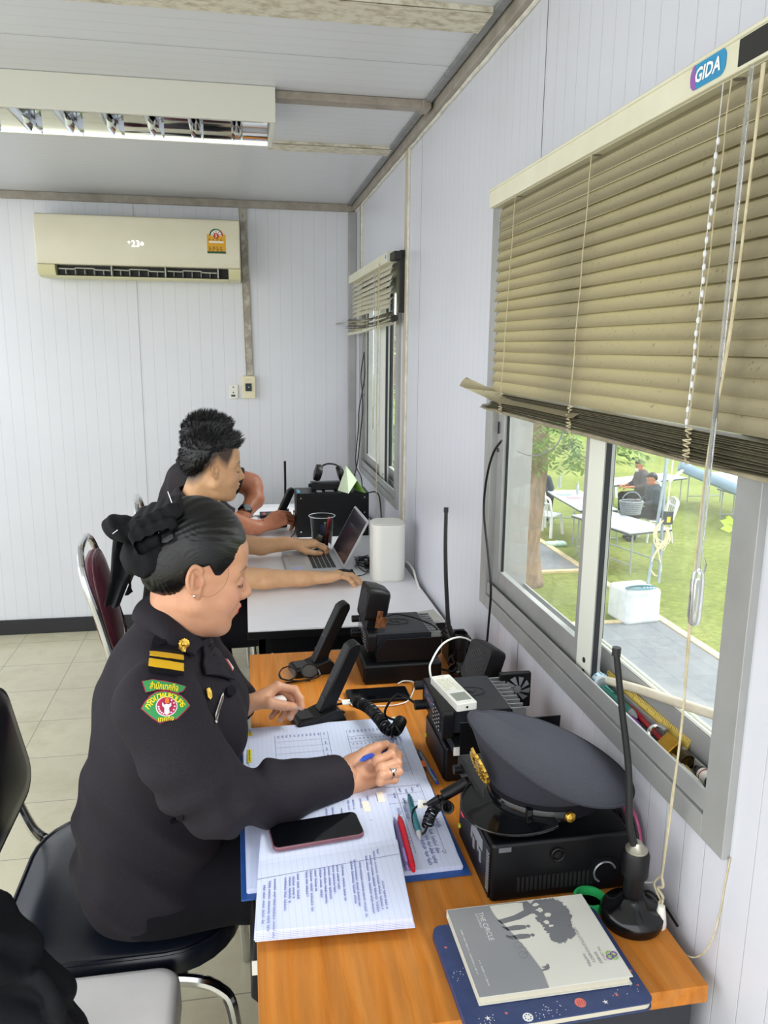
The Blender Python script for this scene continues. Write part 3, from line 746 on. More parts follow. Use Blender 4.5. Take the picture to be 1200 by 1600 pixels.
# ---- far blind
fb = thing('venetian_blind', 'small cream venetian blind bunched high over the far window', 'blind', (.585, 3.7, 1.70))
m = MB(); m.box((.5635, 3.155, 1.922), (.604, 4.29, 1.962)); m.build('headrail', rail_m, fb, bevel=.0025)
m = MB(); m.box((.5625, 3.16, 1.930), (.5632, 3.20, 1.955)); m.mat(1).box((.562, 3.165, 1.936), (.5624, 3.185, 1.950)); m.build('badge', [M('badge_grey', 'd9dde2', .4), M('badge_blue')], fb, smooth=0)
m = MB(); m.box((.575, 3.06, 1.925), (.604, 3.155, 1.955)); m.box((.60, 3.075, 1.73), (XW-.013, 3.100, 1.96)); m.build('bracket', dark_m, fb, bevel=.002)
for k in range(8):
    sm = slat_mb(3.13+.004*k, 4.262-.002*k, .585, 1.910-.0215*k, .0265, math.radians(64-k), droop=lambda u, k=k: (-.004*(1-u)*(k % 2), .002*math.sin(u*3+k)), n=10); sm.build('slat', far_slat, fb)
for k in range(9):
    sm = slat_mb(3.13-.004*k+rs.uniform(-.02, .02), 4.30+.012*k+rs.uniform(-.01, .02), .575+rs.uniform(-.008, .008), 1.735-.0055*k, .0265, math.radians(rs.uniform(-14, 22)), droop=lambda u, k=k: (.006*math.sin(u*5+k), -.010*math.sin(u*PI)+.022*u*(1 if k in (3, 6) else 0)), n=16); sm.build('slat', bottom_m if k % 2 else far_slat, fb)
m = slat_mb(3.5, 4.52, .560, 1.715, .030, math.radians(10), droop=lambda u: (-.03*u, .008*u), n=12); m.build('slat', far_slat, fb)
m = MB(); m.tube([(.583, y, z_) for y, z_ in ((3.10, 1.708), (3.5, 1.688), (4.0, 1.672), (4.42, 1.668))], .01, 12, flat=(.013, .009, (1, 0, 0))); m.build('bottom_rail', rail_m, fb)
m = MB(); m.cyl((.583, 3.075, 1.709), (.583, 3.105, 1.708), .013, 14); m.build('rail_end_cap', dark_m, fb)
for y in (4.15, 3.85, 3.40):
    m = MB(); m.tube(spline([(.571, y, 1.92), (.571, y+.01, 1.80), (.569, y+.03, 1.73), (.566, y+.01, 1.70), (.57, y+.02, 1.67)], 5), .0012, 5); m.build('ladder_cord', cord_m, fb)
m = MB(); m.tube(spline([(.556, 3.29, 1.93), (.556, 3.30, 1.7), (.554, 3.31, 1.3), (.556, 3.312, 1.02), (.556, 3.315, .86)], 6), .0016, 5); m.tube(spline([(.556, 3.275, 1.93), (.555, 3.285, 1.7), (.553, 3.30, 1.3), (.556, 3.306, 1.02)], 6), .0014, 5); m.build('lift_cord', cord_m, fb)
m = MB(); m.cyl((.556, 3.40, 1.90), (.556, 3.40, 1.35), .004, 6); m.cyl((.556, 3.40, 1.35), (.556, 3.40, 1.25), .008, 10); m.build('tilt_wand', M('clear_acrylic'), fb)
# ================================================================ DESKS
wood_m = M('desk_wood', 'c98a45', .42, spec=.16); t = NT(wood_m)
v = t.mapped((14, 1.1, 8)); n1 = t.noise(3.2, 6, .6, v, .6); n2 = t.noise(30, 3, .6, t.mapped((6, .5, 4)))
wv = t.n('ShaderNodeTexWave', {'Vector': t.mapped((1, .10, 1)), 'Scale': 9., 'Distortion': 7., 'Detail': 4., 'Detail Scale': 1.6}, bands_direction='X').outputs['Fac']
c = t.ramp(n1, (.25, 'a8611d'), (.5, 'c67a2d'), (.75, 'd38c43')); c = t.mix(t.math('MULTIPLY', wv, .30), c, (.40, .19, .06)); c = t.mix(t.math('MULTIPLY', t.math('GREATER_THAN', n2, .60), .18), c, (.33, .16, .05))
t.to(c, 'Base Color'); t.bump(n2, .05, .0006)
DZ = .75
dk = thing('office_desk', 'wood topped desk with dark side panels carrying the radios and ledger', 'desk', (.30, 1.48, 0))
m = MB(); m.box((.0, .836, DZ-.028), (.608, 2.128, DZ)); m.build('desktop', wood_m, dk, bevel=.0012, seg=1)
navy = M('desk_navy', '23262f', .5)
m = MB(); m.box((.045, .858, .02), (.600, .876, DZ-.0285)); m.build('side_panel', navy, dk)
m = MB(); m.box((.045, 2.086, .02), (.600, 2.104, DZ-.0285)); m.build('side_panel', navy, dk)
m = MB(); m.box((.58, .876, .25), (.596, 2.086, DZ-.0285)); m.build('back_panel', navy, dk)
m = MB(); m.box((.06, .88, .30), (.50, 1.02, DZ-.03)); m.build('drawer_unit', navy, dk, bevel=.002)
lam = noisy('white_laminate', 'efeff2', 'e9e9ed', 5, .35)
wdk = thing('office_desk', 'white topped desk with a black frame in the far corner', 'desk', (.3, 3.3, 0))
m = MB(); m.box((-.002, 2.322, DZ-.006), (.616, 4.30, DZ)); m.mat(1).box((-.003, 2.321, DZ-.030), (.617, 4.301, DZ-.0062)); m.build('desktop', [lam, black_pl], wdk, bevel=.001, seg=1)
m = MB(); m.box((.03, 2.345, DZ-.085), (.59, 2.365, DZ-.0305)); m.box((.03, 2.345, DZ-.085), (.05, 4.25, DZ-.0305)); m.build('apron', black_met, wdk)
for x in (.05, .57):
    for y in (2.37, 4.24): m = MB(); m.box((x-.018, y-.018, 0), (x+.018, y+.018, DZ-.0305)); m.build('leg', black_met, wdk)
m = MB(); m.box((.25, 2.50, .32), (.58, 3.0, .34)); m.build('shelf', black_met, wdk)
tp = MB(); tp.add([at(*q, 'z', DZ+.0008) for q in ((648, 957), (677, 952), (694, 969), (666, 973))], [(0, 1, 2, 3)][:1]); q4 = tp.v
tp = MB(); tp.prism([(p.x, p.y) for p in q4], DZ+.0001, DZ+.0008); one('tape_strip', tp, M('grey_tape', 'b9b9ac', .45), 'grey tape strip stuck across the near right corner of the white desk', 'tape', smooth=0)

def box_prop(parent, name, lo, hi, mat, bevel=.002, label=None):
    m = MB(); m.box(lo, hi); o = m.build(name, mat, parent, bevel=bevel)
    if label: o['label'] = label
    return o
# ================================================================ POWER SUPPLIES AND RADIOS
ink = M('white_print', 'cfd0cf', .5)
def keypad(parent, x, y0, y1, z0, z1, ny, nz, mat=None):
    m = MB()
    for i in range(ny):
        for j in range(nz):
            y = y0+(y1-y0)*(i+.5)/ny; z = z0+(z1-z0)*(j+.5)/nz
            m.cbox((x-.0012, y, z), (.0012, (y1-y0)/ny*.34, (z1-z0)/nz*.30))
            m.mat(1).cbox((x-.0026, y, z), (.0003, (y1-y0)/ny*.12, (z1-z0)/nz*.13)); m.mat(0)
    return m.build('keypad', [M('key_black', '24262a', .5), ink], parent, smooth=0)
def logo_ring(parent, c, r, mat):
    m = MB(); m.tube([(c[0]+r*math.cos(2*PI*i/28), c[1]+r*.62*math.sin(2*PI*i/28), c[2]) for i in range(28)], .0006, 5, closed=True)
    m.tube([(c[0]-.45*r, c[1]+.2*r, c[2]), (c[0]-.2*r, c[1]-.22*r, c[2]), (c[0], c[1]+.1*r, c[2]), (c[0]+.2*r, c[1]-.22*r, c[2]), (c[0]+.45*r, c[1]+.2*r, c[2])], .0009, 5)
    return m.build('emblem', mat, parent)
def mobile_radio(label, x0, y0, z0, L, Wd, Hh, fin, group):
    """faces -x; (x0, y0, z0): near front bottom corner"""
    r = thing('mobile_radio', label, 'radio', (x0+L/2, y0+Wd/2, z0), group=group)
    zt = z0+Hh
    m = MB(); m.box((x0+.022, y0+.004, z0+.006), (x0+L, y0+Wd-.004, zt)); m.build('housing', noisy('radio_grey', '1b1d21', '23252a', 90, .42, bump=.05, spec=.35), r, bevel=.004)
    m = MB(); X = Matrix(((0, 0, 1, 0), (0, 1, 0, 0), (1, 0, 0, 0), (0, 0, 0, 1)))
    m.prism([(z0+Hh*.5+a, y0+Wd/2+b) for a, b in rrect(Hh*.5+.002, Wd/2+.003, .010)], x0, x0+.024, X); m.build('faceplate', black_pl, r, bevel=.003)
    m = MB(); m.box((x0-.001, y0+Wd*.42, z0+Hh*.42), (x0+.001, y0+Wd*.90, z0+Hh*.90)); m.mat(1)
    for i, (a, b) in enumerate(((.50, .62), (.62, .58), (.74, .7))): m.box((x0-.0014, y0+Wd*a, z0+Hh*b), (x0-.0009, y0+Wd*(a+.08), z0+Hh*(b+.07)))
    m.build('screen', [M('radio_lcd', '596077', .12), M('lcd_glow', '9a6f6a', .4)], r, smooth=0)
    keypad(r, x0, y0+.008, y0+Wd*.40, z0+.008, z0+Hh*.9, 4, 5)
    m = MB(); m.cyl((x0+.004, y0+Wd*.95, z0+Hh*.78), (x0-.020, y0+Wd*.95, z0+Hh*.78), .0095, 16); m.build('knob', black_pl, r, bevel=.001)
    m = MB(); m.cyl((x0+.002, y0+Wd*.78, z0+Hh*.22), (x0-.026, y0+Wd*.78, z0+Hh*.22), .0105, 16); m.build('microphone_plug', black_pl, r, bevel=.001)
    m = MB()
    for k in range(9): m.box((x0+L+.0005, y0+.008+k*(Wd-.022)/8, z0+.012), (x0+L+fin, y0+.0115+k*(Wd-.022)/8, zt-.004))
    m.box((x0+L+.0003, y0+.008, z0+.01), (x0+L+.004, y0+Wd-.01, zt-.006)); o = m.build('heat_sink', noisy('fin_metal', 'a9aaab', '8c8d8e', 40, .4, .5), r, smooth=0); o['label'] = 'bare metal heat sink fins'
    logo_ring(r, (x0+L*.55, y0+Wd*.52, zt+.0006), .034, M('emblem_grey', '18191c', .5))
    return r
def power_supply(label, lo, hi, group=None):
    p = thing('power_supply', label, 'power supply', ((lo[0]+hi[0])/2, (lo[1]+hi[1])/2, lo[2]), group=group)
    box_prop(p, 'case', lo, hi, black_met, .007)
    m = MB(); m.box((lo[0]-.002, lo[1]+.006, lo[2]+.006), (lo[0]+.0005, hi[1]-.006, hi[2]-.008)); m.build('front_panel', black_pl, p, bevel=.001)
    m = MB(); m.cbox((lo[0]-.0032, hi[1]-.012, lo[2]+.026), (.0014, .003, .003)); m.build('indicator', M('led_lime', 'd6e03a', .4), p, smooth=0)
    return p
power_supply('low black power supply box under the radio beside the white desk', (.288, 1.874, DZ), (.492, 2.028, .802))
mobile_radio('black two way radio on the far power supply with a speaker on top', .300, 1.900, .826, .165, .165, .052, .03, 'two way radios')
br_ = thing('radio_bracket', 'black trapezoid bracket carrying the far radio', 'bracket', (.4, 1.97, .802))
m = MB(); X = Matrix(((1, 0, 0, 0), (0, 0, -1, 1.892), (0, 1, 0, 0), (0, 0, 0, 1)))
m.prism([(.322, .804), (.470, .804), (.492, .822), (.492, .866), (.345, .866), (.322, .838)], 0, .004, X); m.build('side_plate', black_met, br_, bevel=.001)
m = MB(); m.box((.325, 1.892, .8025), (.470, 2.070, .8255)); m.build('base_plate', black_met, br_, bevel=.002)
def speaker(label, c, fx, up, w, h, d, grille=True):
    """fx: direction the front faces"""
    f = Vector(fx).normalized(); s = thing('speaker', label, 'speaker', c)
    X = frame_xf(c, Vector(up).cross(f), up)    # local x sideways, y up, z towards the front
    m = MB()
    def body(u, v):
        a = u; prof = [(0, .72, .70), (.25, .93, .92), (.7, 1, 1), (1, 1, 1)]
        return 0
    rings = [(-d, .70), (-d*.92, .84), (-d*.55, .97), (-.004, 1.), (0, .985)]
    vs = []; n = len(rrect(1, 1, .2)); fs = []
    for z_, k in rings: vs += [(x, y, z_) for x, y in rrect(w*k, h*k, min(w, h)*.34*k)]
    for i in range(len(rings)-1):
        for k in range(n): a, b = i*n+k, i*n+(k+1) % n; fs.append((a, b, b+n, a+n))
    fs += [tuple(range(n))[::-1], tuple(range((len(rings)-1)*n, len(rings)*n))]
    m.add(vs, fs, X); m.build('cabinet', black_pl, s, bevel=.0012)
    m = MB(); rr = 0
    nx, ny = 11, 13
    for i in range(nx):
        for j in range(ny):
            x, y = (i-(nx-1)/2)*w*1.5/nx, (j-(ny-1)/2)*h*1.5/ny
            if (x/(w*.80))**2+(y/(h*.80))**2 < 1: m.box((x-w*.028, y-h*.040, .0002), (x+w*.028, y+h*.040, .0012), X)
    m.build('grille', M('grille_grey', '4a4c50', .5), s, smooth=0)
    return s, X
sp, X = speaker('small black speaker standing tilted on top of the far radio', (.297, 1.955, .952), (-1, -.12, .18), (.18, 0, 1), .040, .045, .062)
m = MB(); m.box((-.022, -.074, -.045), (.022, -.0440, -.015), X); m.build('foot', black_pl, sp, bevel=.002)
m = MB(); m.box((.0405, -.058, -.045), (.0425, -.012, -.030), X); m.box((.018, -.0575, -.062), (.036, -.030, -.063+.018), X); o = m.build('clip', noisy('copper_clip', 'b07a55', '6b4a35', 80, .35, .6), sp); o['label'] = 'coppery mounting clip'
m = MB(); m.tube(spline([(.36, 1.955, .905), (.385, 1.96, .908), (.43, 1.95, .900), (.475, 1.93, .885), (.490, 1.92, .872)], 6), .0022, 6); m.build('cord', black_pl, sp)
# near radio
power_supply('black power supply box under the radio with the white remote', (.376, 1.392, DZ), (.560, 1.556, .826))
mobile_radio('charcoal two way radio with a white remote lying on its lid', .366, 1.384, .850, .142, .168, .055, .032, 'two way radios')
brk = thing('radio_bracket', 'long flat black bracket plate behind the peaked cap', 'bracket', (.5, 1.345, .826))
m = MB(); a_, b_, c_, d_ = [at(*q, 'y', 1.352) for q in ((719, 1129), (875, 1117), (872, 1153), (718, 1178))]
X = Matrix(((1, 0, 0, 0), (0, 0, -1, 1.352), (0, 1, 0, 0), (0, 0, 0, 1))); m.prism([(a_.x, a_.z), (b_.x, b_.z), (c_.x, c_.z), (d_.x, d_.z-.004)], 0, .003, X)
m.cyl((b_.x-.022, 1.3488, b_.z-.006), (b_.x-.022, 1.3486, b_.z-.006), .0018, 8); m.build('side_plate', black_met, brk)
m = MB(); m.box((.385, 1.356, .828), (.540, 1.545, .8495)); m.build('base_plate', black_met, brk, bevel=.001)
m = MB(); m.box((.383, 1.353, .8295), (.405, 1.356, .846)); m.build('paper_tag', white_pl, brk)['label'] = 'white paper tag'
fan = thing('cooling_fan', 'square black cooling fan against the wall behind the near radio', 'fan', (.575, 1.50, DZ))
m = MB(); p = at(806, 1077, 'y', 1.52); m.box((p.x-.035, 1.52, p.z-.042), (p.x+.034, 1.535, p.z+.036)); m.box((p.x-.03, 1.52, DZ), (p.x-.01, 1.534, p.z-.042)); m.build('frame', black_pl, fan, bevel=.002)
q = at(808, 1077, 'y', 1.518); m = MB()
m.cyl((q.x, 1.5195, q.z), (q.x, 1.517, q.z), .0085, 16)
for k in range(9):
    a = 2*PI*k/9; m.add([(q.x+.010*math.cos(a), 1.5185, q.z+.010*math.sin(a)), (q.x+.029*math.cos(a+.35), 1.5185, q.z+.029*math.sin(a+.35)), (q.x+.029*math.cos(a+.8), 1.5165, q.z+.029*math.sin(a+.8)), (q.x+.010*math.cos(a+.45), 1.5165, q.z+.010*math.sin(a+.45)),
        (q.x+.010*math.cos(a), 1.5195, q.z+.010*math.sin(a)), (q.x+.029*math.cos(a+.35), 1.5195, q.z+.029*math.sin(a+.35)), (q.x+.029*math.cos(a+.8), 1.5175, q.z+.029*math.sin(a+.8)), (q.x+.010*math.cos(a+.45), 1.5175, q.z+.010*math.sin(a+.45))],
        [(0, 1, 2, 3), (7, 6, 5, 4), (0, 4, 5, 1), (1, 5, 6, 2), (2, 6, 7, 3), (3, 7, 4, 0)])
m.build('impeller', M('fan_grey', '8b8d8f', .4), fan, smooth=0)
# remote on the radio
rm = thing('remote_control', 'white air conditioner remote lying on the near radio', 'remote control', (.415, 1.47, .9051))
cs = [at(*q, 'z', .921) for q in ((680, 1056), (711, 1052), (737, 1098), (705, 1104))]
cx = sum((p.x for p in cs))/4; cy_ = sum((p.y for p in cs))/4
lx = ((cs[0]+cs[1])/2-(cs[2]+cs[3])/2); L_ = lx.length; wdir = (cs[1]-cs[0]).length
X = frame_xf((cx, cy_, .9056), (cs[1]-cs[0]), lx)
hw, hl = wdir/2*.95, L_/2*.97
m = MB(); m.prism(rrect(hw, hl, .004), 0, .016, X); m.build('case', white_pl, rm, bevel=.0015)
m = MB(); m.box((-hw*.72, -hl*.78, .016), (hw*.72, -hl*.30, .0168), X); m.build('screen', M('lcd_grey', '8b9186', .25), rm)
m = MB()
for i in range(3):
    for j in range(4):
        if not (i == 1 and j == 0): m.prism([(x*.22*hw/.011+(i-1)*hw*.55, y*.10*hl/.011+hl*(.0+.21*j)) for x, y in rrect(.011, .011, .008, 3)], .016, .0172, X)
m.build('buttons', M('remote_button', 'd8d6c4', .45), rm, smooth=0)
m = MB(); v, f = print_marks(hw*.7, hw*.18, 5); m.add([X @ (p+Vector((0, hl*.90, .0163))) for p in v], f); m.build('logo', M('faded_red_print', 'b5655c', .5), rm, smooth=0)
m = MB(); m.cyl(X @ Vector((0, -hl-.0004, .008)), X @ Vector((0, -hl+.002, .008)), .0024, 10); m.build('indicator', black_pl, rm)
# charging stand under the cap
ps = power_supply('black power supply box with vents and a red switch under the cap', (.360, 1.040, DZ), (.592, 1.222, .852))
m = MB()
for k in range(18): m.cbox((.405+k*.0072, 1.0394, .779), (.0021, .0006, .0125))
m.build('vent', M('vent_black', '020203', .8), ps, smooth=0)
m = MB()
for k in range(14): m.cbox((.3575, 1.052, .768+k*.005), (.0006, .006, .0012))
m.mat(1)
for k in range(5): m.cbox((.3574, 1.09+k*.012, .80+.012*(k % 3)), (.0007, .004, .010))
m.box((.3568, 1.08, .815), (.358, 1.135, .835)); m.build('front_controls', [M('panel_line', '77797d', .5), M('panel_silver', '9a9ba0', .3, .4)], ps, smooth=0)
m = MB(); m.cbox((.3560, 1.185, .822), (.003, .007, .010)); m.build('switch', M('switch_red', 'd3263c', .3, Emission_Color=(.9, .05, .08, 1), Emission_Strength=.15), ps, bevel=.001)['label'] = 'red rocker switch'
m = MB(); m.cbox((.381, 1.0396, .842), (.010, .0005, .004)); m.build('sticker', M('grey_sticker', '5b5d60', .5), ps, smooth=0)
m = MB(); m.tube(arc((.467, 1.037, .826), .010, 0, 2*PI, 16), .0015, 5); m.cyl((.467, 1.040, .826), (.467, 1.0365, .826), .006, 12); m.build('lock', black_pl, ps)
m = MB(); m.cyl((.548, 1.0405, .786), (.548, 1.0385, .786), .026, 24); m.mat(1).tube(arc((.548, 1.0375, .786), .018, .3, 4.2, 16), .0018, 5); m.build('fan_outlet', [black_pl, M('outlet_ring', '84878c', .3, .6)], ps)
rc = thing('mobile_radio', 'small black radio wedged under the cap visor with coiled cord plugged in', 'radio', (.42, 1.17, .852), group='two way radios')
box_prop(rc, 'housing', (.368, 1.12, .8525), (.50, 1.262, .884), noisy('radio_grey', '2b2d33', '33363c', 90, .42), .003)
m = MB(); m.box((.364, 1.122, .854), (.3685, 1.260, .883)); m.build('faceplate', black_pl, rc, bevel=.002)
m = MB(); m.cyl((.366, 1.235, .870), (.350, 1.235, .870), .0085, 14); m.build('knob', black_pl, rc, bevel=.001)
m = MB(); pl = at(702, 1243, 'y', 1.20); m.cyl((.366, 1.20, .866), (pl.x-.012, 1.20, pl.z), .010, 14); m.build('microphone_plug', black_pl, rc, bevel=.001)
# ================================================================ DESK MICROPHONES
def desk_mic(label, c, rz, group):
    d = thing('desk_microphone', label, 'microphone', c, rz, group)
    # local: x to the base's toe (towards the user is -x), z up; profile in x-z, extruded along y
    X = Matrix(((1, 0, 0, 0), (0, 0, -1, 0), (0, 1, 0, 0), (0, 0, 0, 1)))
    m = MB(); w = .034
    m.prism([(-.062, 0), (.050, 0), (.058, .008), (.046, .030), (.034, .040), (.010, .034), (-.020, .024), (-.052, .024), (-.062, .019)], -w, w, X); m.build('base', black_pl, d, bevel=.005, world=False)
    m = MB(); m.prism([(-.006, .030), (.036, .030), (.040, .050), (.098, .168), (.098, .180), (.088, .187), (.076, .183), (.066, .176)], -.018, .018, X); m.build('neck', black_pl, d, bevel=.005, world=False)
    m = MB()
    for k in range(3): a = Vector((.012+.0195*k, 0, .062+.036*k)); m.box((-.0006, -.012, -.001), (.0006, .012, .001), Matrix.Translation(a+Vector((-.004, 0, .0))) @ Matrix.Rotation(.52, 4, 'Y'))
    m.prism([(x, y) for x, y in rrect(.009, .018, .009)], 0, .001, Matrix.Translation((.0635, 0, .150)) @ Matrix.Rotation(-1.05, 4, 'Y')); m.build('grille', M('mic_seam', '2f3136', .3), d, world=False)
    m = MB(); m.prism(rrect(.016, .022, .003), .0242, .0262, Matrix.Translation((-.036, 0, 0))); m.build('talk_button', M('mic_button', '1d1e21', .35), d, bevel=.0006, world=False)
    return d
desk_mic('black desk microphone nearest the ledger, at her left fingertips', (.155, 1.692, DZ), math.radians(14), 'desk microphones')
desk_mic('black desk microphone behind the folded spectacles', (.168, 1.985, DZ), math.radians(12), 'desk microphones')
desk_mic('black desk microphone in front of the man at the far end', (.135, 3.74, DZ), math.radians(10), 'desk microphones')
# ================================================================ COILED CORDS, PHONE
def cord(label, pts, r=.0022, mat=None, name='cable', n=6, group=None):
    m = MB(); m.tube(spline(pts, n), r, 7); return one(name, m, mat or black_pl, label, 'cable', group)
cc = thing('coiled_cord', 'thick coiled black cord between the near microphone and the radio', 'cord', (.30, 1.7, DZ))
P = [at(*q) for q in ((556, 1096, 'z', .775), (575, 1105, 'z', .790), (592, 1122, 'z', .795), (602, 1136, 'z', .792), (612, 1140, 'z', .788), (622, 1132, 'z', .786))]
m = MB(); m.helix(spline(P[:4], 6), .0118, .0029, 17, 6, 14); m.helix(spline([P[3], P[3]+Vector((.012, -.012, -.004)), P[4]+Vector((.01, .0, .0)), P[5]+Vector((.008, .012, .002))], 6), .0118, .0029, 11, 6, 14); m.build('coil', black_pl, cc)
m = MB(); m.tube(spline([P[5]+Vector((.006, .014, 0)), at(602, 1118, 'z', .815), at(608, 1098, 'z', .845), at(625, 1085, 'z', .866), (.345, 1.515, .863)], 8), .0028, 7); m.build('lead', black_pl, cc)
m = MB(); m.tube(spline([(.215, 1.70, .765), at(520, 1104, 'z', .768), at(540, 1098, 'z', .770), P[0]], 6), .0028, 7); m.build('lead', black_pl, cc)
m = MB(); a = at(541, 1097, 'z', .773); m.cbox(a, (.010, .013, .0006), None); m.build('paper_tag', white_pl, cc)['label'] = 'white paper tag'
c2 = thing('coiled_cord', 'short coiled black cord hanging over the ledger from the radio under the cap', 'cord', (.33, 1.25, .765))
P = [at(700, 1262, 'z', .842), at(690, 1256, 'z', .812), at(680, 1262, 'z', .796), at(672, 1275, 'z', .788), at(668, 1290, 'z', .781)]
m = MB(); m.helix(spline(P, 6), .0088, .0022, 18, 6, 14); m.build('coil', black_pl, c2)
m = MB(); m.tube(spline([P[4], at(662, 1302, 'z', .772), at(652, 1300, 'z', .772), at(645, 1282, 'z', .774), at(646, 1266, 'z', .782), at(656, 1258, 'z', .800), at(672, 1256, 'z', .825)], 8), .0022, 7); m.build('lead', black_pl, c2)
m = MB()
A0, A1 = at(668, 1257, 'z', .822), Vector((pl.x-.012, 1.20, pl.z))
for k in range(5): p = A0.lerp(A1, .15+.14*k); m.cyl(p-(A1-A0).normalized()*.003, p+(A1-A0).normalized()*.003, .0062-.0004*(4-k), 12)
m.cyl(A0, A1, .0038, 10); m.build('strain_relief', black_pl, c2)
m = MB(); a = at(660, 1257, 'z', .810); m.prism([(-.010, -.006), (.006, -.009), (.010, .006), (-.006, .010)], 0, .0005, Matrix.Translation(a) @ Matrix.Rotation(.5, 4, 'X')); m.build('paper_tag', white_pl, c2)['label'] = 'white paper tag'
ph2 = thing('smartphone', 'black smartphone charging beside the far power supply', 'phone', (.32, 1.83, DZ))
cs = [at(*q, 'z', .762) for q in ((540, 1076), (634, 1070), (641, 1088), (545, 1093))]
X = frame_xf((sum(p.x for p in cs)/4, sum(p.y for p in cs)/4, DZ+.0005), cs[1]-cs[0], cs[0]-cs[3]); hl, hw = (cs[1]-cs[0]).length/2, .035
m = MB(); m.prism(rrect(hl, hw, .008), 0, .009, X); m.build('body', black_pl, ph2, bevel=.002)
m = MB(); m.prism(rrect(hl-.003, hw-.003, .006), .009, .0095, X); m.build('screen', M('dark_glass', '07080c', .08), ph2, smooth=0)
wc = M('white_cable', 'e9e9e4', .4)
cord('white charging cable looping under the far smartphone', [at(552, 1103, 'z', .753), at(543, 1097, 'z', .753), at(530, 1092, 'z', .753), at(522, 1080, 'z', .754), at(517, 1080, 'z', .753), at(514, 1086, 'z', .753), at(528, 1096, 'z', .753)], .0016, wc)
cord('white cable from under the smartphone to the near radio', [at(552, 1104, 'z', .753), at(600, 1103, 'z', .753), at(625, 1100, 'z', .753), at(640, 1092, 'z', .754), at(648, 1068, 'z', .757), at(632, 1064, 'z', .757), at(622, 1068, 'z', .756)], .0016, wc)
cord('white cable arching over the far antenna base to the wall speaker', [(.420, 1.61, .79), at(672, 1052, 'y', 1.60), at(676, 1030, 'y', 1.66), at(692, 1006, 'y', 1.74), at(714, 996, 'y', 1.80), at(732, 999, 'y', 1.82), at(744, 1010, 'y', 1.83)], .0023, wc)
# wall speaker, charger with red light
sp2, X = speaker('black wedge speaker leaning by the wall behind the near radio', tuple(at(743, 1036, 'y', 1.70)), (-.85, -.35, .22), (.3, 0, 1), .040, .050, .060)
m = MB(); m.cyl(X @ Vector((.04, -.01, -.05)), X @ Vector((.055, -.01, -.05)), .011, 14); m.build('bracket_knob', black_pl, sp2)
m = MB(); b = X @ Vector((0, -.03, -.03)); m.cyl((b.x, b.y, DZ), (b.x, b.y, b.z), .018, 12); m.build('foot', black_pl, sp2)
ch = thing('charger', 'black charger block with a red light by the wall', 'charger', (.575, 2.02, DZ))
p = at(715, 990, 'y', 2.02)
box_prop(ch, 'case', (p.x-.035, 1.98, DZ), (p.x+.03, 2.06, p.z), black_pl, .004)
m = MB(); q = at(717, 1000, 'y', 1.978); m.cyl((q.x, 1.9800, q.z+.006), (q.x, 1.9775, q.z+.006), .004, 10); m.build('indicator', M('led_red', 'ff2020', .4, Emission_Color=(1, .05, .05, 1), Emission_Strength=3), ch)
cord('blue cable behind the far antenna', [at(722, 985, 'y', 2.05), at(732, 1005, 'y', 1.99), at(738, 1022, 'y', 1.93), at(724, 1040, 'y', 1.93), at(718, 1058, 'z', .754)], .002, M('cable_blue', '2f5f9a', .4))
rsb = random.Random(11)
for k, lb in enumerate(('loose black cable tangled between the white desk and far antenna', 'second loop of black cable tangled beside the far antenna', 'black cable drooping behind the far power supply')):
    cord(lb, [(.50+.01*k, 2.02, .86-.02*k), (.535+.01*k, 2.03, .80+.02*k), (.56, 1.99+.02*k, .79-.012*k), (.525+.012*k, 1.94, .775+.01*k), (.53, 1.90-.01*k, .762+.006*k), (.495, 1.90, .772)], .0026)
# ================================================================ ANTENNAS
def antenna(label, base, path, group, base_r, hgt, ferr):
    a = thing('antenna', label, 'antenna', base, group=group); b = Vector(base)
    m = MB(); m.lathe([(base_r*.96, 0), (base_r, .006), (base_r, .016), (base_r*.88, .024), (base_r*.55, .030), (base_r*.40, .040), (base_r*.30, .044)], 32, Matrix.Translation(b)); m.build('magnetic_base', M('glossy_black', '0a0a0c', .16), a, smooth=50)
    m = MB(); m.lathe([(.014, .040), (.0150, .055), (.0150, .075), (.0195, .078), (.0200, .112), (.0175, .118), (.0175, hgt-.008)], 24, Matrix.Translation(b)); m.build('mount', black_pl, a, smooth=50)
    m = MB(); m.lathe([(.0165, hgt-.007), (.0165, hgt-.001), (.010, hgt+.004), (.007, hgt+.010)], 20, Matrix.Translation(b)); m.build('ferrule', ferr, a)['label'] = 'bare metal collar'
    m = MB(); S = spline(path, 5); n = len(S); m.tube(S, [.0062-.0016*i/n for i in range(n)], 8); m.cyl(S[-1]-Vector((0, 0, .004)), S[-1]+Vector((0, 0, .008)), .0062, 10); m.build('whip', M('whip_black', '131417', .5), a)
    return a
bz = Vector((.562, .972, DZ+.0005))
antenna('black whip antenna on a round magnetic base at the near wall corner', bz, [bz+Vector((0, 0, .118)), at(984, 1290, 'y', .971), at(982, 1200, 'y', .970), at(972, 1110, 'y', .969), at(963, 1020, 'y', .968)], 'whip antennas', .047, .122, M('nickel', 'b9b5a6', .3, .8))
bz2 = Vector((.548, 1.905, DZ+.0005)); b3 = bz2+Vector((0, 0, .088))
antenna('tall black whip antenna standing between the two radios by the wall', bz2, [b3, at(703, 985, 'y', 1.905), at(698, 930, 'y', 1.905), at(696, 860, 'y', 1.905), at(697, 798, 'y', 1.905)], 'whip antennas', .030, .090, M('nickel'))
cr_ = thing('cable_coil', 'coil of pink and black cable standing against the wall behind the cap', 'cable', (.605, 1.10, DZ))
pk, bk2 = M('cable_pink', 'b04a74', .4), M('cable_dark', '17171b', .5)
C0 = at(968, 1335, 'x', .600)
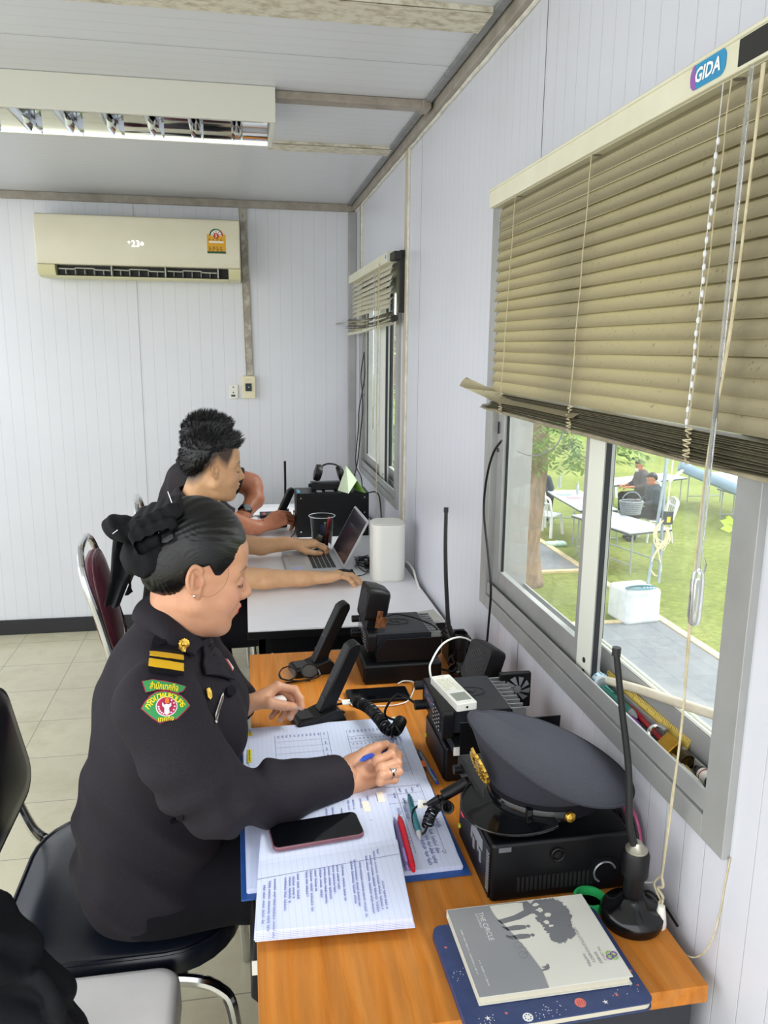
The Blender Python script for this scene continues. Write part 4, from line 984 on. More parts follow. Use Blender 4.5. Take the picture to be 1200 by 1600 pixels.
for k in range(11):
    m = MB(); rr = .088-.0048*k+.003*math.sin(k*2.1); zz = max(DZ+.004, 0)
    pts = []
    for i in range(40):
        a = 2*PI*i/40; yy = C0.y+.018+rr*.62*math.cos(a)+.002*math.sin(3*a+k); z_ = C0.z+.004+rr*math.sin(a)*.92
        pts.append((.6155-.004*(k % 5)-.005*math.cos(a+k), yy, max(z_, DZ+.004)))
    m.tube(pts, .0030, 6, closed=True); m.build('loop', pk if k in (0, 2, 5, 7) else bk2, cr_)
m = MB(); m.cyl((.59, 1.16, .83), (.602, 1.16, .83), .01, 10); m.build('tie', black_pl, cr_)
cord('thin white wire from the blind tassel to the desk corner', [at(1031, 1440, 'x', .598), at(1040, 1462, 'x', .600), at(1060, 1484, 'x', .606), at(1085, 1496, 'x', .614), at(1108, 1478, 'x', .622), at(1124, 1430, 'x', .6295), at(1133, 1380, 'x', .6295), at(1141, 1340, 'x', .6295)], .0012, cord_m)
cord('white cord hooked from the tassel round the near antenna', [at(1022, 1378, 'x', .598), at(1000, 1380, 'x', .590), at(990, 1386, 'x', .583), at(986, 1398, 'x', .580), at(980, 1408, 'x', .574), at(966, 1406, 'x', .566)], .0014, wc)
cord('black cable running off the near antenna base', [bz+Vector((.03, .035, .012)), bz+Vector((.045, .03, .02)), bz+Vector((.057, .01, .012)), bz+Vector((.060, -.03, .004))], .002)
gt_ = MB(); p = at(926, 1421, 'z', DZ)
gt_.lathe([(.021, 0), (.025, 0), (.025, .014), (.021, .014), (.021, 0)], 28, Matrix.Translation((p.x, p.y+.012, DZ+.0003))); one('tape_roll', gt_, M('tape_green', '2fae5e', .4), 'small roll of green tape between the book and the antenna base', 'tape')
# ================================================================ PAPERS
def paper_mat(name, base, line, axis, pitch, vlines=(), margin=None, w=.0006):
    m = M(name, base, .6); t = NT(m); q = t.xyz()
    fr = t.math('FRACT', t.math('DIVIDE', q[axis], pitch))
    g = t.math('LESS_THAN', t.math('ABSOLUTE', t.math('SUBTRACT', fr, .5)), w/pitch)
    for p in vlines: g = t.math('MAXIMUM', g, t.math('LESS_THAN', t.math('ABSOLUTE', t.math('SUBTRACT', q[1-axis], p)), w))
    t.to(t.mix(t.math('MULTIPLY', g, .55), base, line), 'Base Color'); return m
blue_ink = M('ink_blue', '4456a6', .6); dark_ink = M('ink_dark', '30323c', .6); gray_ink = M('ink_grey', '5b6486', .6)
def scribble(m, p0, d, up, L, h, rnd, w=.00030, dens=1.):
    w *= .8
    """one handwritten run: looping ribbon of ink lying on the page"""
    p0, d, up = Vector(p0), Vector(d).normalized(), Vector(up).normalized(); x = 0.
    while x < L:
        wl = rnd.uniform(.012, .030); end = min(x+wl, L); ph = rnd.uniform(0, 6)
        pts = []; n = int((end-x)/(h*.20))+3; s = 0
        for i in range(n):
            s = x+(end-x)*i/(n-1)
            yy = h*(.5*math.sin(i*1.9+ph)+.28*math.sin(i*3.1+ph*2)+rnd.uniform(-.12, .12))
            xx = .25*h*math.cos(i*1.9+ph)
            pts.append(p0+d*(s+xx)+up*yy)
        for a, b in zip(pts, pts[1:]):
            n_ = (b-a).cross(Vector((0, 0, 1)))
            if n_.length < 1e-7: continue
            n_ = n_.normalized()*w
            m.add([a-n_, a+n_, b+n_, b-n_], [(0, 1, 2, 3)])
        x = end+h*rnd.uniform(.5, 1.2)
    return m
rp_ = random.Random(5)
lg = thing('ledger', 'large open ledger with a blue cover lying under her writing hand', 'ledger', (.16, 1.37, DZ))
o_, ux, uy = Vector((-.022, 1.105, 0)), Vector((1, .012, 0)).normalized(), Vector((.012, 1, 0)).normalized()
def L2(u, v, z): return o_+ux*u+uy*v+Vector((0, 0, z))
LXF = frame_xf((o_.x, o_.y, 0), ux, uy)
LW, LH = .372, .566
m = MB(); m.prism([(0, 0), (LW, 0), (LW, LH), (0, LH)], DZ+.0006, DZ+.0042, LXF); m.build('cover', noisy('ledger_blue', '1f4f95', '1a4588', 40, .5), lg, bevel=.001, seg=1)
pw_ = M('page_edge', 'dcdad2', .7)
PZ = DZ+.0145
def page_top(u, v):
    return PZ-.004*(abs(v-.5)*2)**4-.003*math.exp(-((v-.5)/.03)**2)
for nm, v0, v1 in (('page_block', .012, .283), ('page_block', .283, .554)):
    m = MB(); N = 16
    m.grid(lambda u, v: tuple(L2(.010+(LW-.022)*u, v0+(v1-v0)*v, page_top(u, (v0+(v1-v0)*v)/LH))), 8, N)
    for k in range(5):
        z_ = DZ+.0045+k*.0018; e = .0016*(k % 2)
        m.prism([(.010-e, v0), (LW-.012+e, v0), (LW-.012+e, v1), (.010-e, v1)], z_, z_+.0014, LXF)
    # skirt
    ring = [(0, j/N) for j in range(N+1)]
    for u in (0, 1):
        vs = []
        for j in range(N+1):
            p = L2(.010+(LW-.022)*u, v0+(v1-v0)*j/N, page_top(u, (v0+(v1-v0)*j/N)/LH)); vs += [p, Vector((p.x, p.y, DZ+.0045))]
        m.add(vs, [(2*j, 2*j+1, 2*j+3, 2*j+2) for j in range(N)])
    for v in (0, 1):
        vs = []
        for i in range(9):
            p = L2(.010+(LW-.022)*i/8, v0+(v1-v0)*v, page_top(0, (v0+(v1-v0)*v)/LH)); vs += [p, Vector((p.x, p.y, DZ+.0045))]
        m.add(vs, [(2*j, 2*j+1, 2*j+3, 2*j+2) for j in range(8)])
    m.build(nm, [paper_mat('ledger_paper', 'd3dbf3', (.55, .60, .80), 0, .0095)], lg, smooth=30)
m = MB()   # ruled table on the left-hand page, and entries
def pg(u, v): p = L2(u, v, page_top(0, v/LH)+.0003); return p
def rule(u0, v0, u1, v1, w=.00035, n=10):
    for i in range(n):
        a, b = pg(u0+(u1-u0)*i/n, v0+(v1-v0)*i/n), pg(u0+(u1-u0)*(i+1)/n, v0+(v1-v0)*(i+1)/n)
        q = (b-a).cross(Vector((0, 0, 1))).normalized()*w; m.add([a-q, a+q, b+q, b-q], [(0, 1, 2, 3)])
for u in (.066, .166, .182, .224, .334): rule(u, .30, u, .552)
for v in (.535, .512, .478, .452, .425, .40, .372, .345, .318): rule(.066, v, .182, v); rule(.224, v, .334, v)
for u in (.20, .29, .34): rule(u, .012, u, .27)
for v in (.262, .235, .205): rule(.20, v, .34, v)
m.build('ruled_table', gray_ink, lg, smooth=0)
m = MB()
for k in range(11):
    for uu in (.070, .228):
        p = pg(uu+.0088*k+.004, .508); scribble(m, p, -uy, ux, rp_.uniform(.012, .020), .0042, rp_, .00042)
        for vv in (.528, .470, .446): 
            if uu > .2 or vv > .5: p = pg(uu+.0088*k+.004, vv); scribble(m, p, -uy, ux, .006, .0022, rp_, .0003)
for k, v in enumerate((.535, .508, .465, .437, .41, .385)): scribble(m, pg(.174, v), -uy, ux, .012, .003, rp_)
for u, v, L in ((.337, .46, .07), (.327, .455, .06), (.318, .46, .05), (.285, .24, .022), (.298, .255, .02), (.31, .25, .02), (.322, .255, .018), (.335, .262, .016), (.30, .22, .02), (.315, .222, .02)): scribble(m, pg(u, v), -uy, ux, L, .0042, rp_, .00045)
for k, (u, v, L) in enumerate(((.284, .19, .11), (.296, .195, .05), (.318, .10, .08), (.328, .115, .07), (.338, .17, .045), (.308, .09, .07), (.346, .145, .03))): scribble(m, pg(u, v), -uy, ux, L, .0062, rp_, .0005)
m.build('handwriting', blue_ink, lg, smooth=0)
m = MB(); v_, f_ = text_fit('21', w=.008); m.add([LXF @ Vector((.340+p.y, .050-p.x, PZ-.0008)) for p in v_], f_); m.build('page_number', gray_ink, lg, smooth=0)
ytab = M('index_yellow', 'e9dc3a', .5)
for u0, u1, v0, v1 in ((.008, .018, .518, .548), (.008, .017, .40, .455), (.175, .232, .548, .556), (.338, .352, .540, .558)):
    m = MB(); q = [pg(u0, v0), pg(u1, v0), pg(u1, v1), pg(u0, v1)]; m.add([p+Vector((0, 0, .0003)) for p in q]+[p+Vector((0, 0, .0009)) for p in q], [(3, 2, 1, 0), (4, 5, 6, 7), (0, 1, 5, 4), (1, 2, 6, 5), (2, 3, 7, 6), (3, 0, 4, 7)])
    m.build('index_tab', ytab, lg, smooth=0)['label'] = 'yellow index tab with writing'
    m = MB()
    if v1-v0 > .02: scribble(m, (q[0]+q[1])/2+Vector((0, v1-v0-.004, .0011)), -uy, ux, v1-v0-.006, .003, rp_, .00035)
    else: scribble(m, (q[0]+q[3])/2+Vector((.003, 0, .0011)), ux, uy, u1-u0-.006, .002, rp_, .00035)
    m.build('tab_writing', dark_ink, lg, smooth=0)
m = MB(); a = L2(LW-.012, .345, PZ); m.cbox((a.x+.004, a.y, DZ+.010), (.006, .012, .0005)); m.build('index_tab', M('index_orange', 'e06a2a', .5), lg)['label'] = 'orange sticky tab'
# notebook
nb = thing('notebook', 'open ruled notebook full of blue handwriting under the phone', 'notebook', (.12, 1.18, .765))
NZ = .7815; nc = [at(*q, 'z', NZ) for q in ((398, 1455), (644, 1434), (619, 1311), (404, 1345), (601, 1228), (412, 1262))]
def lerp2(a, b, c, d, u, v): return a.lerp(b, u).lerp(d.lerp(c, u), v)
m = MB()
def lowp(u, v): p = lerp2(nc[0], nc[1], nc[2], nc[3], u, v); p.z = NZ+.0012*math.sin(v*PI)-.004*math.exp(-((1-v)/.08)**2)*0.6; return p
def upp(u, v): p = lerp2(nc[3], nc[2], nc[4], nc[5], u, v); p.z = NZ-.0015*v+.0015*math.sin(v*PI)-.004*math.exp(-(v/.08)**2)*.6; return p
nbx = Vector(nc[1]-nc[0]).normalized(); 
m.grid(lambda u, v: tuple(lowp(u, v)), 4, 10)
for k in range(6):
    z_ = .7665+k*.0024; e = .002*math.sin(k*2.3); q = [nc[0]+Vector((-e, -.0035+.0006*k, 0)), nc[1]+Vector((.004-.0007*k, -.003+.0006*k, 0)), nc[2]+Vector((.002, 0, 0)), nc[3]]
    m.prism([(p.x, p.y) for p in q], z_, z_+.0019)
q = [nc[0], nc[1], nc[2], nc[3]]
for a, b in ((0, 1), (1, 2), (3, 0)): m.add([q[a], q[b], Vector((q[b].x, q[b].y, .7665)), Vector((q[a].x, q[a].y, .7665))], [(0, 1, 2, 3)])
npm = paper_mat('notebook_paper', 'd8dff6', (.55, .60, .80), 0, .0096)
m.build('page_block', npm, nb, smooth=30)
m = MB(); m.grid(lambda u, v: tuple(upp(u, v)), 4, 10)
for k in range(3):
    z_ = .7675+k*.0032; q = [nc[3], nc[2], nc[4], nc[5]]; m.prism([(p.x, p.y) for p in q], z_, z_+.0026)
m.build('page_block', npm, nb, smooth=30)
m = MB(); ny_ = Vector((0, 1, 0))
def nbl(u, v0, L): # a line of writing at u, starting v0 below the fold
    p = lowp(u, 1-v0)+Vector((0, 0, .0005)); d = (lowp(u, .3)-lowp(u, .9)).normalized(); scribble(m, p, d, nbx, L*.86, .0034, rp_, .00032)
for u, v0, L in ((.05, .40, .10), (.085, .35, .13), (.12, .33, .15), (.19, .33, .09), (.22, .33, .07), (.245, .33, .06), (.275, .30, .07), (.335, .28, .07), (.365, .28, .11), (.395, .28, .06), (.43, .27, .08), (.46, .26, .10), (.49, .26, .09), (.52, .25, .08), (.55, .25, .07), (.585, .26, .10), (.65, .22, .12), (.675, .21, .13), (.71, .25, .15), (.76, .18, .16), (.79, .18, .16), (.82, .12, .165), (.85, .10, .17)): nbl(u, v0, L)
def nbu(u, v0, L):
    p = upp(u, 1-v0)+Vector((0, 0, .0005)); d = (upp(u, .2)-upp(u, .9)).normalized(); scribble(m, p, d, nbx, L, .0036, rp_, .00036)
for u, v0, L in ((.92, .12, .06), (.84, .14, .08), (.78, .16, .05), (.72, .16, .06), (.68, .16, .05), (.62, .3, .03), (.55, .25, .03), (.50, .25, .03)): nbu(u, v0, L)
m.build('handwriting', blue_ink, nb, smooth=0)
m = MB()
for u, v in ((.95, .80), (.82, .66)):
    p = upp(u, v); m.prism([(p.x-.007, p.y-.018), (p.x+.006, p.y-.018), (p.x+.006, p.y+.016), (p.x-.007, p.y+.016)], p.z+.0006, p.z+.0009)
m.build('correction_tape', M('correction_white', 'f4efdf', .6), nb, smooth=0)
m = MB(); p0 = lowp(0, .70); p1 = lowp(1, .78)
q = Vector((0, .0004, .0005)); m.add([p0-q+Vector((0, 0, .001)), p0+q, p1+q, p1-q+Vector((0, 0, .001))], [(0, 1, 2, 3)]); m.build('margin_line', gray_ink, nb, smooth=0)
# phone on the notebook
ph = thing('smartphone', 'large dark smartphone with a pinkish edge lying on the notebook', 'phone', (.10, 1.22, .783))
cs = [at(*q, 'z', .7915) for q in ((420, 1288), (556, 1267), (570, 1302), (426, 1327))]
X = frame_xf((sum(p.x for p in cs)/4, sum(p.y for p in cs)/4, .7832), (cs[1]-cs[0])+(cs[2]-cs[3]), cs[0]-cs[3]); hl = ((cs[1]-cs[0]).length+(cs[2]-cs[3]).length)/4; hw = ((cs[0]-cs[3]).length+(cs[1]-cs[2]).length)/4
m = MB(); m.prism(rrect(hl, hw, .011), 0, .0082, X); phb = m.build('body', M('phone_rose', '8a5f66', .3, .5), ph, bevel=.0022).name
m = MB(); m.prism(rrect(hl-.0016, hw-.0016, .010), .0080, .0088, X); m.build('screen', M('dark_glass', '07080c', .08), ph, smooth=0)
m = MB(); m.box((.018, -hw-.0008, .003), (.050, -hw+.0004, .0056), X); m.build('volume_button', M('phone_rose'), phb)
m = MB(); m.box((-.004, -hw-.0008, .003), (.010, -hw+.0004, .0056), X); m.build('power_button', M('phone_rose'), phb)
# ================================================================ PENS
def pen(label, a, b, r, col, tipc, capc=None, clear=False, group=None, clip=True):
    a, b = Vector(a), Vector(b); d = (b-a).normalized(); L = (b-a).length; mid = (a+b)/2
    p = thing('pen', label, 'pen', (mid.x, mid.y, min(a.z, b.z)-r), group=group)
    X = Matrix.Translation(a) @ d.to_track_quat('Z', 'Y').to_matrix().to_4x4()
    mt = M('pen_'+col+('_clear' if clear else ''), col, .3, **({'Transmission_Weight': .6} if clear else {}))
    m = MB(); m.lathe([(r*.75, .0), (r*.9, .003), (r, .02), (r, L*.62), (r*1.04, L*.63), (r*1.0, L*.84)], 14, X); m.build('barrel', mt, p)
    m = MB(); m.lathe([(r*.98, L*.84), (r*.7, L*.93), (r*.35, L*.965), (r*.18, L)], 14, X); m.build('tip', M('pen_'+tipc, tipc, .3), p)
    m = MB(); m.lathe([(r*.55, -.008), (r*.62, -.006), (r*.62, .004)], 12, X); m.build('button', M('pen_'+(capc or col), capc or col, .35), p)
    if clip: m = MB(); m.box((-.0018, r*1.0, .006), (.0018, r*1.22, L*.30), X); m.build('clip', M('pen_'+(capc or col), capc or col, .35), p)
    return p
pz = .7745
pen('red retractable pen lying on the ledger beside the notebook', at(645, 1356, 'z', pz), at(623, 1273, 'z', pz), .0056, 'c8142c', 'b01026')
pen('lilac see through pen lying between the red pen and notebook', at(636, 1354, 'z', pz-.001), at(616, 1277, 'z', pz-.001), .0047, '9b85c4', '8d89b0', clear=True)
pen('teal pen with a silver tip on the ledger under the coiled cord', at(640, 1246, 'z', pz), at(657, 1312, 'z', pz), .0052, '2d7f8a', 'b9bcc0', '24474f')
pen('clear pen with a blue end on the desk by the ledger edge', at(682, 1221, 'z', DZ+.006), at(652, 1170, 'z', DZ+.006), .0048, '8fa0b8', '4a5a70', '2450b0', clear=True)
# ================================================================ GLASSES
gl = thing('spectacles', 'folded black rimmed spectacles in front of the far desk microphone', 'glasses', (.13, 1.96, DZ))
g0 = at(466, 1062, 'z', DZ+.003); fm = M('spec_black', '101013', .25)
for k, (dx, dy) in enumerate(((-.026, -.002), (.030, .006))):
    m = MB(); m.tube([(g0.x+dx+.022*math.cos(a), g0.y+dy+.004*math.sin(a)+.004, DZ+.021+.017*math.sin(a)) for a in np.linspace(0, 2*PI, 25)[:-1]], .0019, 6, closed=True); rmn = m.build('rim', fm, gl).name
    m = MB(); m.add([(g0.x+dx+.0205*math.cos(a), g0.y+dy+.004*math.sin(a)+.004, DZ+.021+.0158*math.sin(a)) for a in np.linspace(0, 2*PI, 25)[:-1]], [tuple(range(24))]); 
    n_ = len(m.v); m.add([v+Vector((0, .0008, 0)) for v in m.v[:n_]], [tuple(range(23, -1, -1))]); m.build('lens', glass_m, rmn, smooth=0)
m = MB(); m.tube([(g0.x-.004, g0.y+.004, DZ+.024), (g0.x+.002, g0.y+.001, DZ+.026), (g0.x+.008, g0.y+.006, DZ+.024)], .0018, 6); m.build('bridge', fm, gl)
m = MB(); m.tube(spline([(g0.x-.049, g0.y, DZ+.024), (g0.x-.047, g0.y-.018, DZ+.018), (g0.x-.015, g0.y-.020, DZ+.010), (g0.x+.030, g0.y-.012, DZ+.004)], 6), .0019, 6); m.build('temple', fm, gl)
m = MB(); m.tube(spline([(g0.x+.053, g0.y+.008, DZ+.024), (g0.x+.054, g0.y-.006, DZ+.012), (g0.x+.020, g0.y-.014, DZ+.007), (g0.x-.035, g0.y-.018, DZ+.0035)], 6), .0024, 6); m.build('temple', fm, gl)
m = MB(); m.ball((g0.x-.038, g0.y-.0205, DZ+.006), .0022, 8); m.build('hinge_dot', chrome, gl)
# ================================================================ BOOKS
tb = thing('tablet_case', 'navy planner case with printed stars and planets under the grey book', 'case', (.39, .91, DZ))
cs = [at(*q, 'z', .763) for q in ((677, 1441), (726, 1606), (1010, 1560), (943, 1428))]
poly = [(p.x, p.y) for p in cs]; Xc = sum(p[0] for p in poly)/4; Yc = sum(p[1] for p in poly)/4
X = frame_xf((Xc, Yc, 0), cs[2]-cs[1], cs[0]-cs[1]); hw = ((cs[2]-cs[1]).length+(cs[3]-cs[0]).length)/4; hh = (cs[0]-cs[1]).length/2
m = MB(); m.prism(rrect(hw-.002, hh-.002, .012), DZ+.0025, DZ+.0105, X); m.build('page_block', M('case_cream', 'cfc9b5', .6), tb)
nv = noisy('case_navy', '2c3a63', '33426d', 60, .5)
m = MB(); m.prism(rrect(hw, hh, .013), DZ+.0106, DZ+.0130, X); m.prism(rrect(hw, hh, .013), DZ+.0003, DZ+.0025, X); m.prism([(-hw-.001, -hh+.012), (-hw+.004, -hh+.012), (-hw+.004, hh-.012), (-hw-.001, hh-.012)], DZ+.0005, DZ+.0128, X); m.build('cover', nv, tb, bevel=.0007, seg=1)
m = MB(); tz = DZ+.0131
def starp(x, y, r, k=5, q=.42): return [(x+(r if i % 2 == 0 else r*q)*math.cos(PI*i/k+.3), y+(r if i % 2 == 0 else r*q)*math.sin(PI*i/k+.3)) for i in range(2*k)]
def disc(x, y, r, n=18): return [(x+r*math.cos(2*PI*i/n), y+r*math.sin(2*PI*i/n)) for i in range(n)]
lo_ = -hh
for x, y, r, k in ((-.098, lo_+.016, .0042, 0), (.062, lo_+.012, .004, 0), (-.072, lo_+.019, .0026, 1), (.082, lo_+.020, .0032, 1), (-.118, hh-.045, .003, 1), (.121, lo_+.055, .003, 1), (.118, lo_+.03, .0022, 1)): m.mat(k).prism(starp(x, y, r, 5, .3), tz, tz+.0003, X)
m.mat(0).prism(disc(-.047, lo_+.008, .0068), tz, tz+.0003, X); m.mat(2)
for i in range(7): m.prism(disc(-.047+.004*math.cos(i*.9), lo_+.008+.004*math.sin(i*.9), .0009, 8), tz+.0003, tz+.0005, X)
m.mat(1).prism(disc(.029, lo_+.017, .0075), tz, tz+.0003, X); m.mat(3)
for i in range(4): m.prism([(.0245+.003*i, lo_+.013), (.0253+.003*i, lo_+.013), (.0263+.003*i, lo_+.021), (.0255+.003*i, lo_+.021)], tz+.0003, tz+.0005, X)
m.mat(0); rq = random.Random(8)
for i in range(70):
    cxx, cyy = rq.choice(((-.095, lo_+.010), (-.012, lo_+.015), (.095, lo_+.024), (-.116, 0.0), (-.02, lo_+.008)))
    x_, y_ = cxx+rq.gauss(0, .010), cyy+rq.gauss(0, .006)
    if abs(x_) < hw-.003 and abs(y_) < hh-.003: m.prism(disc(x_, y_, .0006, 6), tz, tz+.0002, X)
m.build('star_print', [M('star_white', 'e6e6e2', .6), M('star_coral', 'd97367', .6), nv, M('star_rust', 'a9483f', .6)], tb, smooth=0)
m = MB(); m.box((-hw-.0012, .004, DZ+.001), (-hw+.022, .010, DZ+.0134), X); m.box((-hw-.0012, .010, DZ+.001), (-hw+.018, .034, DZ+.0133), X); m.build('elastic_loop', nv, tb)
# THE CIRCLE
bk = thing('book', 'square grey and cream hardback with a tree picture on the navy case', 'book', (.385, .915, DZ+.0135))
ZB = DZ+.0135+.0135; cs = [at(*q, 'z', ZB) for q in ((701, 1421), (746, 1560), (986, 1525), (912, 1397))]
X = frame_xf((sum(p.x for p in cs)/4, sum(p.y for p in cs)/4, 0), (cs[2]-cs[1])+(cs[3]-cs[0]), cs[0]-cs[1]); bw = ((cs[2]-cs[1]).length+(cs[3]-cs[0]).length)/4; bh = ((cs[0]-cs[1]).length+(cs[3]-cs[2]).length)/4
m = MB(); m.box((-bw+.003, -bh+.003, ZB-.0118), (bw-.004, bh-.002, ZB-.0018), X); m.build('page_block', M('book_pages', 'd9d3bd', .7), bk, smooth=0)
m = MB(); m.box((-bw, -bh, ZB-.0017), (bw, bh, ZB), X); m.box((-bw, -bh, ZB-.0134), (bw, bh, ZB-.0119), X); m.box((-bw-.0003, bh-.002, ZB-.0134), (bw, bh+.001, ZB), X); m.build('cover', M('book_cream', 'd8d6cb', .35), bk, bevel=.0005, seg=1)
gy = M('book_grey', '8f9092', .35); dg = M('book_darkgrey', '77787b', .4); z0, z1 = ZB+.0001, ZB+.0004
m = MB()   # grey field, uneven edge
edge = [(-.012+.0, -bh+.0), (-.010, -bh+.03), (-.016, -.02), (-.024, .01), (-.033, .04), (-.040, .055), (-.042, bh-.012)]
m.prism([(-bw, -bh)]+edge+[(-.042, bh-.001), (-bw, bh-.001)], z0, z1, X); m.build('printed_field', gy, bk, smooth=0)
m = MB(); rt_ = random.Random(4)
m.prism([(-.040, bh-.034), (-.012, bh-.028), (.006, bh-.020), (.010, bh-.004), (-.004, bh-.002), (.018, bh-.002), (.024, bh-.016), (.016, bh-.028), (-.006, bh-.037), (-.036, bh-.042)], z0, z1, X)
def blob(cx, cy, rx, ry, n=60, j=.16): return [(cx+rx*(1+rt_.uniform(-j, j))*math.cos(2*PI*i/n), cy+ry*(1+rt_.uniform(-j, j))*math.sin(2*PI*i/n)) for i in range(n)]
for b_ in ((.042, bh-.020, .028, .020), (.046, bh-.040, .026, .024), (.044, bh-.062, .022, .020), (.036, bh-.080, .012, .013), (.058, bh-.030, .014, .026), (.052, bh-.072, .012, .014)):
    q = blob(*b_); m.prism([(x, min(y, bh-.001)) for x, y in q], z0, z1+.00004*len(m.f)/60, X)
for k, (x, y) in enumerate(((-.026, .030), (-.026, .012))):  # two walkers with a bicycle
    m.prism([(x-.006, y-.004), (x+.012, y-.005), (x+.022, y-.004), (x+.024, y), (x+.022, y+.003), (x+.010, y+.005), (x-.006, y+.003), (x-.010, y+.006), (x-.012, y+.004)], z0, z1, X); m.prism(disc(x+.027, y, .003, 10), z0, z1, X)
for cxx in (-.004, -.022): m.tube([X @ Vector((-.026+.006*math.cos(a), cxx+.006*math.sin(a), z1)) for a in np.linspace(0, 2*PI, 20)[:-1]], .0004, 4, closed=True)
m.tube([X @ Vector(p) for p in ((-.026, -.004, z1), (-.018, -.010, z1), (-.018, -.018, z1), (-.026, -.022, z1))], .0004, 4)
m.prism([(-.009, -.047), (-.002, -.046), (.000, -.043), (.003, -.044), (.002, -.050), (-.001, -.053), (-.009, -.054), (-.011, -.052), (-.004, -.050)], z0, z1, X)
m.build('tree_print', dg, bk, smooth=0)
m = MB()
for x, y, r in ((.030, bh-.024, .0035), (.028, bh-.012, .003), (.038, bh-.036, .003), (.030, bh-.050, .0028), (.034, bh-.058, .002)): m.prism(blob(x, y, r*1.5, r, 14, .4), z1, z1+.0009, X)
m.build('leaf_gap_print', M('book_cream'), bk, smooth=0)
def rtext(body, x, y, w=None, h=None, mat=None, nm='lettering', **kw):
    v, f = text_fit(body, w, h, **kw) if body else print_marks(w, h, int(w*999)); m = MB(); m.add([X @ Vector((x+p.y, y-p.x, z1+.0003)) for p in v], f); return m.build(nm, mat, bk, smooth=0)
wp = M('print_pale', 'dededc', .5)
rtext('THE CIRCLE', -.060, .040, w=.058, mat=wp); rtext('RATCHAPRUK', -.067, .052, w=.030, mat=wp); rtext(None, -.098, -.004, w=.085, mat=wp, h=.0026); rtext(None, -.089, -.044, w=.045, mat=wp, h=.0026)
gp = M('print_grey', '8d8c92', .5)
rtext("LIFE'S LITTLE MOMENTS", .066, -.018, w=.066, mat=gp); rtext('HAPPEN', .058, -.046, w=.022, mat=gp); rtext('WHERE', .075, -.044, w=.022, mat=gp); rtext('THE CIRCLE', .083, -.038, w=.026, mat=M('print_brown', '9b8a78', .5))
m = MB()
for k in range(4):
    a = PI/2*k+.5; c0 = Vector((.095+.0042*math.cos(a), -.044+.0042*math.sin(a), z1+.0004)); m.mat(k % 2).tube([X @ (c0+Vector((.0042*math.cos(t_), .0042*math.sin(t_), 0))) for t_ in np.linspace(0, 2*PI, 18)[:-1]], .0009, 5, closed=True)
m.build('emblem', [M('emblem_purple', '74508f', .5), M('emblem_green', '8bb65a', .5)], bk)
# ================================================================ THINGS IN THE WINDOW CHANNEL
CZ = .927+.041
rl = thing('ruler', 'long yellow ruler standing in the window channel', 'ruler', (.672, 1.2, CZ))
m = MB(); a, b = Vector((.671, 1.33, CZ)), Vector((.676, 1.048, CZ)); d = (b-a).normalized(); X = frame_xf(a, d, (.30, 0, 1))
m.box((0, 0, 0), ((b-a).length, .030, .0022), X); m.build('body', M('ruler_yellow', 'd9bd5c', .4), rl)
m = MB()
for k in range(56): L_ = .011 if k % 10 == 0 else (.008 if k % 5 == 0 else .005); m.box((.004+k*.005, .030-L_, .0022), (.0047+k*.005, .0300, .0025), X); m.box((.004+k*.005, .030-L_, -.0003), (.0047+k*.005, .0300, 0), X)
m.build('scale_marks', M('ruler_ink', '3d3520', .6), rl, smooth=0)
stk = MB(); s0, s1 = Vector((.664, 1.322, CZ+.014)), Vector((.690, .912, CZ+.122)); stk.tube([s0.lerp(s1, k/10)+Vector((0, 0, .002*math.sin(k*.6))) for k in range(11)], .0082, 12)
one('wooden_dowel', stk, noisy('pale_dowel', 'd8d0bd', 'c4baa4', 20, .6, bump=.1, stretch=(3, .5, 3)), 'pale wooden dowel leaning across the window channel', 'dowel')
tr = thing('tape_roll', 'roll of clear tape with blue marks jammed at the dowel end', 'tape', (.655, 1.318, CZ))
m = MB(); X = frame_xf((.6525, 1.312, CZ+.0165), (0, .1, 1), (1, 0, .1)); m.lathe([(.010, -.012), (.0155, -.012), (.0155, .012), (.010, .012), (.010, -.012)], 24, X); m.build('tape', M('clear_tape', 'c9d3d8', .25), tr)
m = MB()
for k in range(10): a = k*.63; m.box((.0154*math.cos(a)-.001, .0154*math.sin(a)-.001, -.011+.002*(k % 4)), (.0154*math.cos(a)+.001, .0154*math.sin(a)+.001, .002+.002*(k % 4)), X)
m.build('printed_mark', M('tape_blue', '4a93b8', .5), tr, smooth=0)
pen('turquoise highlighter lying behind the channel lip under the dowel', (.6525, 1.292, CZ+.0085), (.6555, 1.168, CZ+.0105), .0082, '3fae9c', '9aa0a2', '2f9a89', clear=True)
pen('purple marker lying along the channel lip beside the padlock', (.6495, 1.262, CZ+.0055), (.6500, 1.140, CZ+.0055), .0050, '8a3fa5', '7a3596')
pen('slim red pen lying in the channel behind the padlock', (.6665, 1.215, CZ+.008), (.6605, 1.060, CZ+.006), .0045, 'c02a35', 'a8222d')
pen('plain white pen in the channel at the near end', (.6495, 1.035, CZ+.0050), (.6510, .955, CZ+.0050), .0045, 'd9d6cb', 'bdb9ae')
pen('tan brush handle resting in the channel next to the small bottle', (.655, 1.055, CZ+.0045), (.6555, .99, CZ+.0045), .0038, 'b59a63', '9c8350', clip=False)
pd = thing('padlock', 'brass padlock with a chrome shackle lying open in the channel', 'padlock', (.655, 1.08, CZ))
X = frame_xf((.6545, 1.082, CZ+.012), (.10, -1, -.05), (.75, .05, .62))
m = MB(); m.box((0, -.017, -.0085), (.033, .017, .0085), X); m.build('body', noisy('brass', 'c99b3f', 'b48733', 40, .3, .9), pd, bevel=.002)
